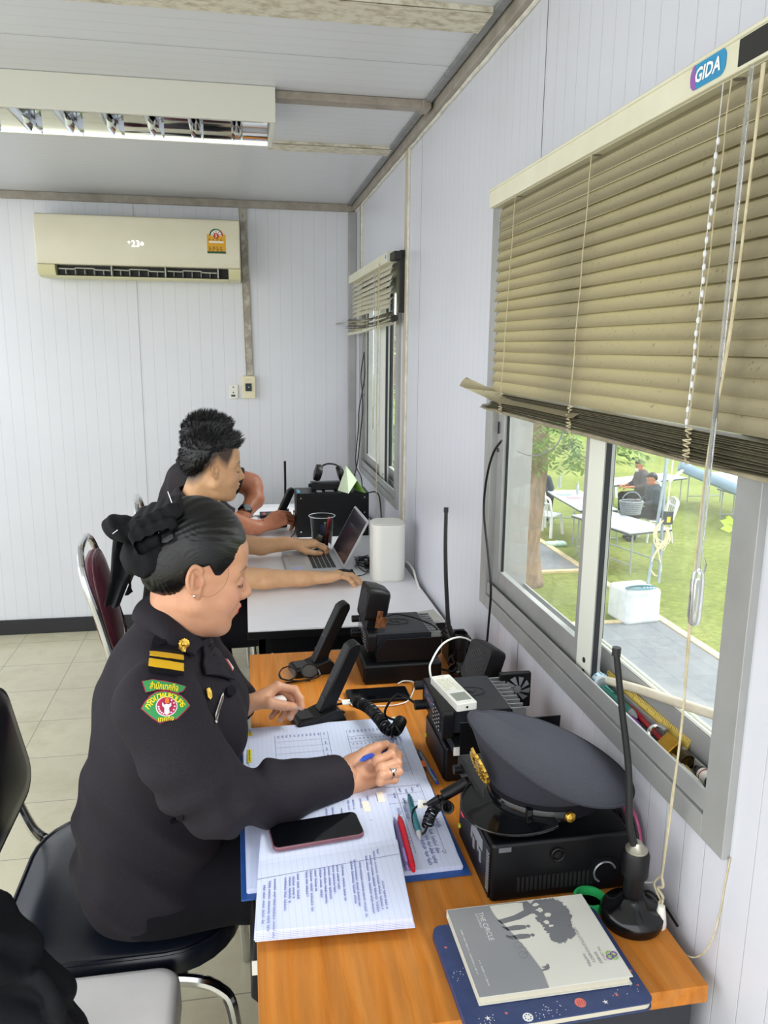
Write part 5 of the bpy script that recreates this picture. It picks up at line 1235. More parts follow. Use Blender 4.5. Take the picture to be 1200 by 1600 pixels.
m = MB(); sh = [(-.0, -.010, 0), (-.018, -.011, 0), (-.030, -.006, .0), (-.036, .003, .0), (-.033, .013, 0), (-.022, .017, 0), (-.010, .0165, 0)]
m.tube(spline([X @ Vector(p) for p in sh], 6), .0042, 10); m.build('shackle', chrome, pd)
kb = thing('padlock', 'dark tarnished keyed lock beside the brass padlock', 'padlock', (.662, 1.02, CZ))
m = MB(); m.cyl((.6625, 1.032, CZ+.012), (.6605, 1.014, CZ+.012), .0118, 20); m.build('cylinder', noisy('dark_brass', '4a3d24', '2a2418', 60, .35, .8), kb, bevel=.001)
m = MB(); m.cyl((.6605, 1.014, CZ+.012), (.6604, 1.013, CZ+.012), .007, 16); m.mat(1).cbox((.6604, 1.0128, CZ+.012), (.001, .0004, .005)); m.build('keyway', [M('brass_face', '8f7334', .3, .9), dark_m], kb)
bt = thing('bottle', 'tiny black bottle with a white printed label at the near channel end', 'bottle', (.662, .975, CZ))
X = frame_xf((.664, .990, CZ+.0105), (1, 0, 0), (0, .12, 1)); X = frame_xf((.6645, .994, CZ+.0105), (1, 0, .0), (0, 0, 1))
m = MB(); Y = Matrix.Translation((.6645, 1.000, CZ+.0105)) @ Matrix.Rotation(PI/2, 4, 'X'); m.lathe([(.004, 0), (.005, .002), (.0055, .008), (.0095, .012), (.0095, .045), (.007, .048)], 20, Y); m.build('body', M('bottle_black', '14110f', .2), bt)
m = MB(); m.lathe([(.00965, .017), (.00965, .038)], 20, Y); m.mat(1).lathe([(.0097, .022), (.0097, .024)], 20, Y); m.build('label_band', [M('label_white'), M('label_red')], bt, smooth=180)
# ================================================================ CABLES ON THE WALL
cord('black cable hanging down the left jamb of the near window', [at(784, 688, 'x', .606), at(770, 710, 'x', .602), at(760, 750, 'x', .602), at(756, 800, 'x', .602), at(762, 860, 'x', .602), at(767, 920, 'x', .602), at(763, 980, 'x', .605), at(760, 1012, 'x', .606)], .0030)
cord('thin grey wire loop seen through the near window pane', [at(808, 705, 'x', .668), at(830, 712, 'x', .668), at(855, 706, 'x', .668), at(872, 692, 'x', .668), at(881, 668, 'x', .668)], .0016, M('grey_wire', '8d9498', .4))
for k, (dx, lb) in enumerate(((0, 'black cable twisting down beside the far window'), (5, 'second black cable twisting down beside the far window'))):
    s_ = 1 if k == 0 else -1
    cord(lb, [at(569, 550, 'x', .605), at(567-3*s_, 585, 'x', .604), at(566, 612, 'x', .604), at(564+3*s_, 640, 'x', .604), at(562+s_*2, 670, 'x', .604), at(558+2*s_, 710, 'x', .604), at(557, 730, 'x', .604)]+([at(564, 745, 'x', .600), at(566, 762, 'x', .600)] if k else [at(553, 745, 'x', .603)]), .0028)
# ================================================================ WHITE DESK THINGS
rt2 = thing('wifi_router', 'tall white rounded router standing on the white desk', 'router', (.515, 2.80, DZ))
m = MB(); m.prism([(x+.516, y+2.815) for x, y in rrect(.0615, .062, .036, 8)], DZ+.006, DZ+.2165); m.build('body', M('router_white', 'e6e6df', .35), rt2, bevel=.004)
m = MB(); m.prism([(x+.516, y+2.815) for x, y in rrect(.055, .056, .033, 8)], DZ+.2166, DZ+.2205); m.build('lid', M('router_lid', 'dcdcd4', .4), rt2, bevel=.002)
m = MB(); m.prism([(x+.516, y+2.815) for x, y in rrect(.058, .058, .034, 8)], DZ+.0003, DZ+.0058); m.build('foot', M('router_lid'), rt2)
pc = thing('power_supply', 'large black cased power unit at the back of the white desk', 'power supply', (.39, 3.56, DZ))
box_prop(pc, 'case', (.226, 3.505, DZ), (.555, 3.66, .952), black_met, .002)
m = MB()
for i in range(26): m.cbox((.25+i*.010, 3.64, .9526), (.003, .006, .0006))
m.box((.32, 3.53, .9522), (.345, 3.63, .953)); m.mat(1).box((.232, 3.52, .9522), (.245, 3.60, .9530)); m.mat(0).box((.36, 3.54, .9522), (.40, 3.60, .9530)); m.build('top_label', [M('panel_grey', '6f7276', .5), M('tape_blue')], pc, smooth=0)
m = MB()
for x, z_ in ((.245, .93), (.245, .775), (.535, .93), (.535, .86), (.535, .775)): m.cyl((x, 3.5055, z_), (x, 3.5035, z_), .0035, 10)
m.build('screws', chrome, pc)
hs = thing('mobile_radio', 'black radio carrying a headset on the far black power unit', 'radio', (.36, 3.62, .952), group='two way radios')
box_prop(hs, 'housing', (.300, 3.575, .9535), (.470, 3.655, .985), black_pl, .004)
m = MB(); m.box((.30, 3.60, .986), (.47, 3.62, .990)); m.build('trim', M('grey_trim', '6d7074', .4), hs)
m = MB(); m.cyl((.300, 3.60, .972), (.288, 3.60, .972), .009, 12); m.build('knob', black_pl, hs)
hd = thing('headset', 'black headset lying on the far radio behind the tent card', 'headset', (.40, 3.6, .99))
m = MB(); m.lathe([(.012, -.022), (.036, -.018), (.040, 0), (.034, .012), (.014, .016)], 24, frame_xf((.335, 3.60, 1.030), (0, 1, 0), (.25, 0, 1))); m.build('ear_cup', black_pl, hd, smooth=50)
m = MB(); m.lathe([(.012, -.018), (.033, -.016), (.038, 0), (.030, .012), (.014, .014)], 24, frame_xf((.440, 3.615, 1.025), (0, 1, 0), (-.3, 0, 1))); m.build('ear_cup', black_pl, hd, smooth=50)
m = MB(); m.tube(spline([(.345, 3.61, 1.055), (.375, 3.63, 1.066), (.41, 3.63, 1.064), (.44, 3.62, 1.050)], 6), .008, 8, flat=(.012, .004, (0, 1, 0))); m.build('headband', black_pl, hd)
tc_ = thing('tent_card', 'pale green folded tent card on the far black power unit', 'sign', (.47, 3.55, .953))
A_, B_, T0, T1, D0, D1 = [at(*q) for q in ((530, 760, 'y', 3.545), (546, 776, 'y', 3.51), (541, 727, 'y', 3.575), (558, 748, 'y', 3.54), (553, 757, 'y', 3.60), (570, 774, 'y', 3.512))]
cd, cg = M('card_pale', 'dcebcd', .5), M('card_green', '7fb24a', .5)
A_.z = B_.z = D1.z = .9535
By = Vector((.457, 3.475, .9535)); Ay = Vector((.418, 3.560, .9535)); T0 = at(541, 727, 'y', 3.595); T1 = at(558, 750, 'y', 3.512); D1 = Vector((.536, 3.480, .9535)); D0 = D1+(Ay-By)
m = MB(); m.grid(lambda u, v: tuple(Ay.lerp(By, u).lerp(T0.lerp(T1, u), v)), 1, 1, thick=.0008); m.build('front_leaf', cd, tc_, smooth=0)
m = MB(); m.grid(lambda u, v: tuple(D1.lerp(D0, u).lerp(T1.lerp(T0, u), v)), 1, 1, thick=.0008); m.build('back_leaf', cg, tc_, smooth=0)
m = MB(); q = (lambda u, v: Ay.lerp(By, u).lerp(T0.lerp(T1, u), v)); nn = (By-Ay).cross(T0-Ay).normalized()
for s, tx in ((.70, 6), (.50, 7), (.34, 8)):
    v_, f_ = print_marks(.72, .055, tx); m.add([q(.5+p.x, s+p.y)+nn*.0006*(1 if nn.y < 0 else -1) for p in v_], f_)
m.build('lettering', M('card_ink', '7f9a78', .6), tc_, smooth=0)
cp_ = thing('pen_cup', 'clear plastic cup holding red pens and tape on the white desk', 'cup', (.305, 3.30, DZ))
CX, CY = .318, 3.28
clear = M('clear_plastic', 'f8fafa', .05, Transmission_Weight=1., IOR=1.12)
m = MB(); m.lathe([(.036, .0), (.038, .002), (.053, .142), (.056, .144), (.0545, .147), (.0515, .143), (.0368, .003), (.0001, .003)], 32, Matrix.Translation((CX, CY, DZ+.0004))); m.build('wall', clear, cp_, smooth=60); m = MB(); m.tube(arc((CX, CY, DZ+.147), .0555, 0, 2*PI, 40, (1, 0, 0), (0, 1, 0))[:-1], .0016, 6, closed=True); m.build('rim', M('cup_rim', 'e3e8ea', .2), cp_)
for k, (dx, dy, ex, ey, col, L_) in enumerate(((.010, 0, .030, .0, 'd62a2a', .135), (.016, .006, .036, .008, 'c81e2c', .128), (.004, -.006, .012, -.012, 'e8e8e8', .115), (.0, .01, .0, .02, '3a56a8', .10), (.02, -.004, .028, -.02, 'd62a2a', .10))):
    m = MB(); a, b = Vector((CX+dx, CY+dy, DZ+.007)), Vector((CX+ex, CY+ey, DZ+.005+L_)); m.cyl(a, b, .0045, 10)
    m.build('pen', M('cup_pen_'+col, col, .35), cp_) if 0 else one('pen', m, M('cup_pen_'+col, col, .35), ('red pen standing at the right in the clear cup', 'second red pen leaning on the cup rim', 'white pen standing at the front of the clear cup', 'blue pen standing at the back of the clear cup', 'short red marker low in the clear cup')[k], 'pen', 'pens in the cup')
m = MB(); m.lathe([(.017, -.009), (.025, -.009), (.025, .009), (.017, .009), (.017, -.009)], 26, frame_xf((CX-.016, CY-.002, DZ+.042), (0, 1, 0), (.4, 0, 1))); one('tape_roll', m, M('tape_cream', 'dccfae', .4), 'roll of cream masking tape inside the clear cup', 'tape')
# laptop
lp = thing('laptop', 'silver laptop open on the white desk under his hands', 'laptop', (.28, 3.1, DZ))
c = [at(*q, 'z', DZ+.016) for q in ((440, 891), (427, 865), (507, 848), (553, 877))]
F0, F1, H1, H0 = Vector((.128, 2.905, 0)), Vector((.118, 3.190, 0)), Vector((.325, 3.300, 0)), Vector((.405, 3.010, 0))
F0, F1 = Vector((.140, 2.900, 0)), Vector((.110, 3.165, 0)); dirw = (F1-F0).normalized(); nrmx = Vector((dirw.y, -dirw.x, 0)); 
WL = .300; DL = .215; F0 = Vector((.150, 2.905, 0)); dirw = Vector((-.03, 1, 0)).normalized(); nrmx = Vector((1, .03, 0)).normalized()
X = frame_xf((F0.x, F0.y, DZ+.0006), nrmx, dirw)
sil = M('laptop_silver', 'c4c5c8', .35, .3)
m = MB(); m.prism([(x+DL/2, y+WL/2) for x, y in rrect(DL/2, WL/2, .008)], 0, .0155, X); m.build('base', sil, lp, bevel=.002)
m = MB()
for i in range(5):
    for j in range(13): m.box((.100+i*.0185, .022+j*.0198, .0156), (.1155+i*.0185, .0385+j*.0198, .0168), X)
m.build('keyboard', M('key_black'), lp, smooth=0)
m = MB(); m.box((.015, .085, .0155), (.080, .195, .0161), X); m.build('touchpad', M('touchpad', 'b4b6ba', .3, .2), lp, smooth=0)
m = MB(); m.box((.02, .020, .0155), (.062, .052, .0160), X); m.mat(1).box((.02, .232, .0155), (.04, .252, .016), X); m.build('sticker', [M('sticker_lilac', 'c3c4ea', .5), M('label_white')], lp, smooth=0)
ht = X @ Vector((DL, 0, .0165)); tl = math.radians(62)
Y = frame_xf(ht, dirw, nrmx*math.cos(tl)+Vector((0, 0, math.sin(tl))))
m = MB(); m.prism([(x+WL/2, y+.1025) for x, y in rrect(WL/2, .1025, .008)], -.0035, .0035, Y); m.build('lid', sil, lp, bevel=.001)
m = MB(); sgn = 1 if (Y.to_3x3() @ Vector((0, 0, 1))).dot(-nrmx) > 0 else -1
m.box((.007, .012, sgn*.0036), (WL-.007, .197, sgn*.0044), Y); m.build('screen', M('laptop_screen', '2b2730', .15), lp, smooth=0)
# mouse
ms = thing('computer_mouse', 'black computer mouse under his right palm', 'mouse', (.345, 2.835, DZ))
m = MB(); m.ball((.352, 2.838, DZ+.012), .03, 20, (1.6, .95, .78)); m.v = [Vector((v.x, v.y, max(v.z, DZ+.0006))) for v in m.v]; m.build('shell', black_pl, ms, smooth=60)
m = MB(); m.cyl((.385, 2.834, DZ+.027), (.385, 2.842, DZ+.027), .007, 12); m.build('wheel', rubber, ms)
cord('black mouse cable curling across the white desk to the laptop', [(.40, 2.84, DZ+.004), (.44, 2.87, DZ+.003), (.47, 2.93, DZ+.003), (.445, 2.99, DZ+.004), (.47, 3.06, DZ+.003), (.43, 3.10, DZ+.01)], .0017)
for k, lb in enumerate(('black cable looped behind the laptop', 'wide loop of black cable beside the router', 'small loop of black cable before the router', 'black cable running from the laptop hinge')):
    cord(lb, [(.42+.01*k, 2.98+.05*k, DZ+.003), (.455+.008*k, 3.02-.05*k, DZ+.03+.012*k), (.475, 2.96+.02*k, DZ+.02), (.45+.015*k, 2.90+.03*k, DZ+.003+.006*k), (.425, 2.95+.03*k, DZ+.015), (.46+.012*k, 3.05+.03*k, DZ+.004)], .0020)
ad = MB(); ad.box((.452, 2.945, DZ+.0005), (.492, 2.985, DZ+.022)); one('power_adapter', ad, black_pl, 'small black plug adapter among the cables by the router', 'adapter', bevel=.004)
cord('black cable arching from the far power unit down the wall', [(.556, 3.53, .945), (.585, 3.52, .950), (.602, 3.50, .93), (.606, 3.47, .85), (.605, 3.45, .775), (.600, 3.43, .755)], .0032)
cord('white cable behind the router at the wall', [(.565, 2.87, .80), (.598, 2.86, .80), (.612, 2.80, .785), (.611, 2.74, .765), (.606, 2.66, .754)], .004, wc)
cord('black hanging cable loop under the far window cord', [(.612, 3.33, .85), (.612, 3.345, .82), (.612, 3.33, .79), (.612, 3.315, .82), (.612, 3.328, .852)], .0026)
cord('black microphone lead from the far desk microphone', [(.20, 3.73, .78), (.222, 3.66, .80), (.217, 3.58, .86), (.224, 3.52, .84), (.215, 3.49, .78), (.20, 3.50, .755)], .0022)
ca = thing('calculator', 'dark calculator lying by the far desk microphone', 'calculator', (.10, 3.98, DZ))
box_prop(ca, 'case', (.07, 3.93, DZ+.0003), (.17, 4.03, DZ+.016), black_pl, .003)
m = MB(); m.box((.085, 3.94, DZ+.0162), (.10, 4.0, DZ+.017)); m.mat(1).box((.12, 3.94, DZ+.0162), (.15, 4.0, DZ+.017)); m.build('keys', [M('key_red', 'a8433c', .5), M('key_blue', '3e5a86', .5)], ca, smooth=0)
cord('thin black lead trailing from the calculator', [(.07, 3.97, DZ+.004), (.045, 3.99, DZ+.003), (.03, 3.96, DZ+.003), (.02, 3.98, DZ+.003)], .0022)
m = MB(); m.tube([(.205, 4.10, DZ+.0005), (.207, 4.10, .90), (.207, 4.10, 1.015)], .006, 8); m.cyl((.205, 4.10, DZ+.0003), (.205, 4.10, DZ+.012), .02, 16); one('antenna', m, black_pl, 'short stubby black antenna behind the far power unit', 'antenna', 'whip antennas')
# under the desk
ob = thing('file_box', 'black file box leaning under the near end of the wood desk', 'box', (.01, .95, .44)); 
m = MB(); p = [at(*q, 'y', .98) for q in ((396, 1468), (410, 1466), (412, 1572), (390, 1560))]; Xf = Matrix(((1, 0, 0, 0), (0, 0, -1, 1.06), (0, 1, 0, 0), (0, 0, 0, 1)))
p = [at(*q, 'y', 1.03) for q in ((396, 1467), (414, 1466), (414, 1577), (392, 1560))]; Xf = Matrix(((1, 0, 0, 0), (0, 0, -1, 1.18), (0, 1, 0, 0), (0, 0, 0, 1))); m.prism([(v.x, v.z) for v in p], 0, .15, Xf); m.build('case', black_pl, ob, bevel=.003)
m = MB(); q = at(398, 1512, 'y', 1.03); m.cbox((q.x, 1.0295, q.z), (.004, .0008, .012)); m.build('sticker', white_pl, ob)
# ================================================================ CHAIRS
vinyl = noisy('black_vinyl', '0e131c', '121824', 90, .28, bump=.06)
def cushion(name, parent, W, hx, hy, z0, z1, rad, mat, dome=.02, piping=True):
    """rounded upholstered pad; W places local x-y-z"""
    m = MB(); R = rrect(1, 1, .45, 7); n = len(R); vs = []; fs = []
    prof = [(z0, .93), (z0+.006, .99), ((z0+z1)/2, 1.0), (z1-.010, .985), (z1, .94), (z1+dome*.5, .72), (z1+dome*.85, .42), (z1+dome, .12)]
    for z, k in prof: vs += [(x*hx*k, y*hy*k, z) for x, y in rrect(1, 1, rad, 7)]
    for i in range(len(prof)-1):
        for k in range(n): a, b = i*n+k, i*n+(k+1) % n; fs.append((a, b, b+n, a+n))
    fs += [tuple(range(n))[::-1], tuple(range((len(prof)-1)*n, len(prof)*n))]
    m.add(vs, fs, W); o = m.build(name, mat, parent, smooth=60, world=False)
    if piping:
        m = MB(); m.tube([W @ Vector((x*hx*.985, y*hy*.985, z1-.006)) for x, y in rrect(1, 1, rad, 7)], .004, 6, closed=True); m.build('piping', mat, o.name, world=False)
    return o
wch = thing('office_chair', 'black vinyl chair on a chrome frame that the woman sits on', 'chair', (-.262, 1.60, 0))
SW = Matrix.Translation((0, 0, 0))
cushion('seat', wch, SW, .235, .255, .415, .475, .62, vinyl, .022)
BW = Matrix.Translation((-.300, -.08, .66)) @ Matrix.Rotation(math.radians(-100), 4, 'Y') @ Matrix.Rotation(PI, 4, 'Z')
BW = frame_xf((-.288, .040, .715), (0, 1, 0), (-.20, 0, 1)); BW = BW @ Matrix.Rotation(0, 4, 'X')
cushion('backrest', wch, BW, .188, .132, -.025, .02, .42, vinyl, .015)
def tube_part(parent, name, pts, r, mat, flat=None, world=False, n=10, k=6):
    m = MB(); m.tube(spline(pts, k), r, n, flat=flat); return m.build(name, mat, parent, world=world)
for s in (-1, 1):
    tube_part(wch, 'leg', [(-.22, .235*s, .40), (-.05, .238*s, .404), (.10, .24*s, .402), (.185, .245*s, .375), (.215, .25*s, .30), (.235, .255*s, .004)], .0125, chrome)
    tube_part(wch, 'leg', [(-.215, .235*s, .40), (-.235, .24*s, .30), (-.285, .25*s, .004)], .0125, chrome)
    tube_part(wch, 'back_post', [(-.19, .238*s, .405), (-.245, .238*s, .425), (-.275, .220*s, .50), (-.310, .195*s, .66), (-.33, .17*s, .78)], .0125, chrome, flat=(.018, .011, (0, 1, 0)))
for x in (-.12, .12): m = MB(); m.cyl((x, -.235, .405), (x, .235, .405), .010, 10); m.build('crossbar', chrome, wch, world=False)
mar = noisy('maroon_vinyl', '5d2a38', '6b3443', 60, .35, bump=.05)
def banquet(label, loc, rz):
    c = thing('banquet_chair', label, 'chair', loc, rz, 'maroon banquet chairs')
    cushion('seat', c, Matrix(), .21, .21, .42, .47, .45, mar, .015)
    B = frame_xf((-.232, 0, .70), (0, 1, 0), (-.20, 0, 1)); cushion('backrest', c, B, .185, .185, -.018, .022, .75, mar, .012)
    tube_part(c, 'back_frame', [(-.19, -.205, .02), (-.185, -.205, .44), (-.22, -.205, .66), (-.268, -.195, .84), (-.285, -.12, .915), (-.288, 0, .928), (-.285, .12, .915), (-.268, .195, .84), (-.22, .205, .66), (-.185, .205, .44), (-.24, .205, .004)], .011, chrome, flat=(.0125, .0125, (1, 0, 0)))
    for s in (-1, 1):
        tube_part(c, 'leg', [(-.185, .205*s, .41), (.15, .205*s, .41), (.185, .205*s, .37), (.205, .205*s, .004)], .0115, chrome)
    return c
banquet('maroon banquet chair with a chrome frame behind the man at the laptop', (-.272, 2.84, 0), math.radians(4))
banquet('maroon banquet chair behind the man at the far end', (-.19, 3.62, 0), math.radians(5))
# white plastic stool and the dark garment on it
wp_ = noisy('stool_white', 'f1eeec', 'eae6e4', 6, .35)
st = thing('plastic_stool', 'white moulded plastic stool at the bottom left corner', 'stool', (-.34, 1.14, 0))
SX, SY = -.335, 1.135
m = MB(); R_ = rrect(.195, .200, .035, 6); n = len(R_); vs = []; fs = []
prof = [(.395, 1.0), (.437, .995), (.452, .985), (.460, .955), (.462, .90), (.4585, .80), (.4585, .02)]
for z, k in prof: vs += [(SX+x*k, SY+y*k, z) for x, y in R_]
for i in range(len(prof)-1):
    for k in range(n): a, b = i*n+k, i*n+(k+1) % n; fs.append((a, b, b+n, a+n))
fs.append(tuple(range((len(prof)-1)*n, len(prof)*n))); m.add(vs, fs); m.build('seat', wp_, st, smooth=60)
for sx in (-1, 1):
    for sy2 in (-1, 1):
        m = MB(); m.add([(SX+sx*a, SY+sy2*b, z) for z, q in ((.0, .196), (.40, .176)) for a, b in ((q, q), (q-.045, q), (q-.045, q-.045), (q, q-.045))], [(3, 2, 1, 0), (4, 5, 6, 7), (0, 1, 5, 4), (1, 2, 6, 5), (2, 3, 7, 6), (3, 0, 4, 7)]); m.build('leg', wp_, st, bevel=.006)
m = MB()
def cable_on_floor(): pass
# ================================================================ PEOPLE
def skin_mat(name, c1, c2):
    m = M(name, c1, .42, spec=.4); t = NT(m)
    a = t.n('ShaderNodeVertexColor', layer_name='tint')
    base = t.ramp(t.noise(28, 5, .6), (.35, c1), (.65, c2))
    t.to(t.mix(a.outputs['Alpha'], base, a.outputs['Color']), 'Base Color')
    t.b.inputs['Subsurface Weight'].default_value = .12; t.b.inputs['Subsurface Radius'].default_value = (.012, .005, .003); t.b.inputs['Subsurface Scale'].default_value = .5
    t.bump(t.noise(420, 2), .05, .0004); return m
skin_f = skin_mat('skin_fair', 'd49f7e', 'ca9374'); skin_m = skin_mat('skin_tan', 'dcae84', 'd2a278'); skin_t = skin_mat('skin_ruddy', 'b9785a', 'b06e50')
hair_m = M('black_hair', '0c0d10', .36, spec=.45); t = NT(hair_m)
t.to(t.ramp(t.noise(160, 3, .6, t.mapped((1, 1, .25))), (.3, '040405'), (.75, '0e0e11')), 'Base Color'); t.b.inputs['Anisotropic'].default_value = .5
uni_m = noisy('uniform_charcoal', '1f1b21', '252228', 320, .75, bump=.12, spec=.2)
uni_d = noisy('uniform_dark', '101015', '141319', 320, .78, bump=.12, spec=.14)
shirt_m = noisy('uniform_shirt', '2f2b2e', '363134', 240, .8, bump=.1, spec=.2)
navy_cl = noisy('navy_cloth', '1b1d27', '20222d', 300, .8, bump=.1, spec=.2)
blackcl = noisy('black_cloth', '0b0c10', '111217', 220, .8, bump=.08, spec=.25)
gold = M('gold_braid', 'e3b21c', .5, .15); goldm = noisy('gold_metal', 'd8b455', 'b98f33', 150, .25, .9, bump=.2)
def pw(x, xs, ys): return np.interp(x, xs, ys).astype(np.float32)
def nz(p, f, seed=0.):
    """cheap smooth pseudo-noise"""
    x, y, z = p[:, 0]*f+seed, p[:, 1]*f+seed*1.7, p[:, 2]*f+seed*2.3
    return (np.sin(x+1.3*np.sin(y*.9+z*.7))+np.sin(1.7*y+1.1*np.sin(z*1.3+x*.5))+np.sin(1.4*z+1.2*np.sin(x*1.1-y*.6)))/3
def head_sdf(q, fem=True):
    y = q.copy(); y[:, 1] = np.abs(y[:, 1])
    d = ell(y, (-.007, 0, .042), (.089, .075, .086))
    d = smin(d, ell(y, (.028, 0, -.018), (.066, .060, .086)), .03)
    d = smin(d, ell(y, (.040, 0, .050), (.051, .060, .044)), .02)
    d = smin(d, ell(y, (.052, .030, -.034), (.034, .032, .034)), .02)
    jw = .0 if fem else .006
    d = smin(d, cap(y, (.004, .050+jw, -.050), (.060, .014+jw*.5, -.094), .022, .020), .03)
    d = smin(d, ell(y, (.070, 0, -.098), (.021, .023, .018)), .02)
    d = smin(d, ell(y, (.030, .022, -.085), (.045, .030, .026)), .02)
    d = smin(d, cap(y, (.078, .010, .020), (.064, .046, .018), .012, .010), .02)
    d = smin(d, cap(y, (.090, 0, .010), (.107, 0, -.024), .0075, .0095), .010)
    d = smin(d, ell(y, (.108, 0, -.030), (.0115, .0105, .0095)), .007)
    d = smin(d, ell(y, (.098, .011, -.034), (.011, .0075, .0080)), .006)
    d = smax(d, -ell(y, (.098, .033, .001), (.018, .022, .013)), .014)
    d = smin(d, ell(y, (.074, .032, -.0005), (.0155, .0165, .0125)), .004)
    d = smin(d, cap(y, (.089, .018, -.006), (.078, .046, -.004), .0032, .0022), .004)
    d = smin(d, ell(y, (.084, 0, -.060), (.016, .026, .020)), .012)
    d = smin(d, cap(y, (.0985, .003, -.0565), (.083, .023, -.0615), .0062, .0030), .0035)
    d = smin(d, cap(y, (.0955, 0, -.0680), (.082, .021, -.0635), .0072, .0030), .0035)
    d = smax(d, -cap(y, (.1045, 0, -.0618), (.083, .026, -.0622), .0016, .0010), .002)
    # ear
    e = y-A((-.010, .071, -.002)); a = math.radians(14)
    ex = e[:, 0]*math.cos(a)+e[:, 2]*math.sin(a); ez = -e[:, 0]*math.sin(a)+e[:, 2]*math.cos(a)
    ey = e[:, 1]-(.35*np.maximum(-ex, -.02))
    E = np.stack([ex, ey, ez], 1)
    rim = np.abs(vlen(np.stack([E[:, 0]/.80, E[:, 2]-.004], 1)*A((1, .80)))-.0190)
    helix = np.sqrt(rim**2+(E[:, 1]-.007)**2)-.0042
    helix = smax(helix, E[:, 0]-.010+np.maximum(0, E[:, 2])*-.3, .004)
    disc = ell(E, (-.001, .002, .001), (.0185, .0055, .0265))
    conc = ell(E, (.003, .010, -.002), (.0095, .010, .0125))
    ear = smin(smax(disc, -conc, .004), helix, .003)
    ear = smin(ear, ell(E, (.002, .004, -.0255), (.0085, .0055, .0095)), .006)
    ear = smin(ear, ell(E, (.013, .002, -.004), (.0045, .005, .008)), .004)
    ear = smin(ear, cap(E, (-.004, .0075, .014), (-.008, .0070, -.010), .0028, .0026), .003)
    d = smin(d, ear, .004)
    return d
FING = [(.088, .027, (.040, .024, .020), .0092), (.092, .006, (.044, .027, .021), .0094), (.087, -.015, (.041, .026, .021), .0088), (.079, -.034, (.032, .019, .018), .0078)]
def finger_pts(i, curl, spread):
    x, y, L, r = FING[i]; P = [Vector((x, y, 0))]; th = 0
    for l, c in zip(L, curl):
        th += math.radians(c); P.append(P[-1]+Vector((math.cos(th)*math.cos(spread), math.cos(th)*math.sin(spread) if th < 1.5 else 0, -math.sin(th)))*l)
    return P
class Hand:
    def __init__(s, o, fwd, dorsal, left, curls, spreads, thumb, scale=1., arm=None, armr=(.024, .04)):
        X = Vector(fwd).normalized(); Z = Vector(dorsal); Z = (Z-X*X.dot(Z)).normalized(); Y = Z.cross(X)
        s.R = Matrix((X, Y, Z)).transposed(); s.o = Vector(o); s.left = left; s.k = scale
        s.f = [finger_pts(i, curls[i], math.radians(spreads[i])) for i in range(4)]
        s.th = [Vector(p) for p in thumb]; s.arm = arm; s.armr = armr
    def w(s, p):
        p = Vector(p)*s.k
        if s.left: p.y = -p.y
        return s.o+s.R @ p
    def sdf(s, P):
        q = ((P-A(s.o)) @ rot(s.R))/s.k
        if s.left: q = q*A((1, -1, 1))
        d = None
        for i in range(4):
            x, y, L, r = FING[i]
            c = cap(q, (.004, y*.42, -.002), (x-.004, y, -.001), .0165, .0118); d = c if d is None else smin(d, c, .010)
        d = smin(d, ell(q, (.036, .024, -.010), (.034, .017, .015)), .010)
        d = smin(d, ell(q, (.036, -.026, -.007), (.036, .014, .014)), .010)
        d = smin(d, smin(cap(q, (-.05, .010, -.002), (.008, .010, -.002), .0195, .018), cap(q, (-.05, -.010, -.002), (.008, -.010, -.002), .0195, .018), .012), .014)
        for i in range(4):
            r = FING[i][3]; F = s.f[i]
            c = chain(q, F, [r*1.08, r*1.0, r*.92, r*.80], .003)
            for j in (1, 2): c = smin(c, np.sqrt(((q-A(F[j]))**2).sum(1))-r*1.03, .003)
            d = smin(d, smin(c, np.sqrt(((q-A(F[0])-A((0, 0, .002)))**2).sum(1))-r*1.12, .005), .0035)
        T = s.th; d = smin(d, chain(q, T, [.0150, .0125, .0108, .0088][:len(T)], .004), .006)
        d = d*s.k
        if s.arm is not None:
            a = s.w((-.03, 0, -.002)); d = smin(d, chain(P, [a]+[Vector(x) for x in s.arm], [s.armr[0]]+list(s.armr[1:]), .01), .02)
        return d
    def box(s, pad=.02, arm=True):
        pts = [s.w(p) for f in s.f for p in f]+[s.w(p) for p in s.th]+[s.w((-.05, 0, 0))]+([Vector(p) for p in s.arm] if s.arm and arm else [])
        m_ = (max(s.armr) if s.arm else .02)+pad
        return [min(p[i] for p in pts)-m_ for i in range(3)], [max(p[i] for p in pts)+m_ for i in range(3)]
    def nails(s):
        out = []
        for F in s.f+[s.th]:
            d = (F[-1]-F[-2]).normalized(); up = Vector((0, 0, 1)) if F is not s.th else Vector((-.3, .3, 1))
            up = (up-d*d.dot(up)); up = up.normalized() if up.length > .05 else Vector((1, 0, 0))
            out.append((s.w(F[-1]+d*.002+up*.0065), .0062*s.k))
        return out
    def mesh(s, h=.0017): lo, hi = s.box(); return sdf_mesh(s.sdf, lo, hi, h)
class Head:
    def __init__(s, o, yaw, pitch, scale, fem, roll=0):
        s.R = (Matrix.Rotation(yaw, 3, 'Z') @ Matrix.Rotation(pitch, 3, 'Y') @ Matrix.Rotation(roll, 3, 'X')); s.o = Vector(o); s.k = scale; s.fem = fem
    def w(s, p): return s.o+s.R @ (Vector(p)*s.k)
    def q(s, P): return ((P-A(s.o)) @ rot(s.R))/s.k
    def sdf(s, P): return head_sdf(s.q(P), s.fem)*s.k
def bounds(pts, pad): return [min(p[i] for p in pts)-pad for i in range(3)], [max(p[i] for p in pts)+pad for i in range(3)]
def soft(d, w): return np.clip(.5-d/w, 0, 1)
LIP = {True: (.70, .07, .08), False: (.60, .30, .24)}
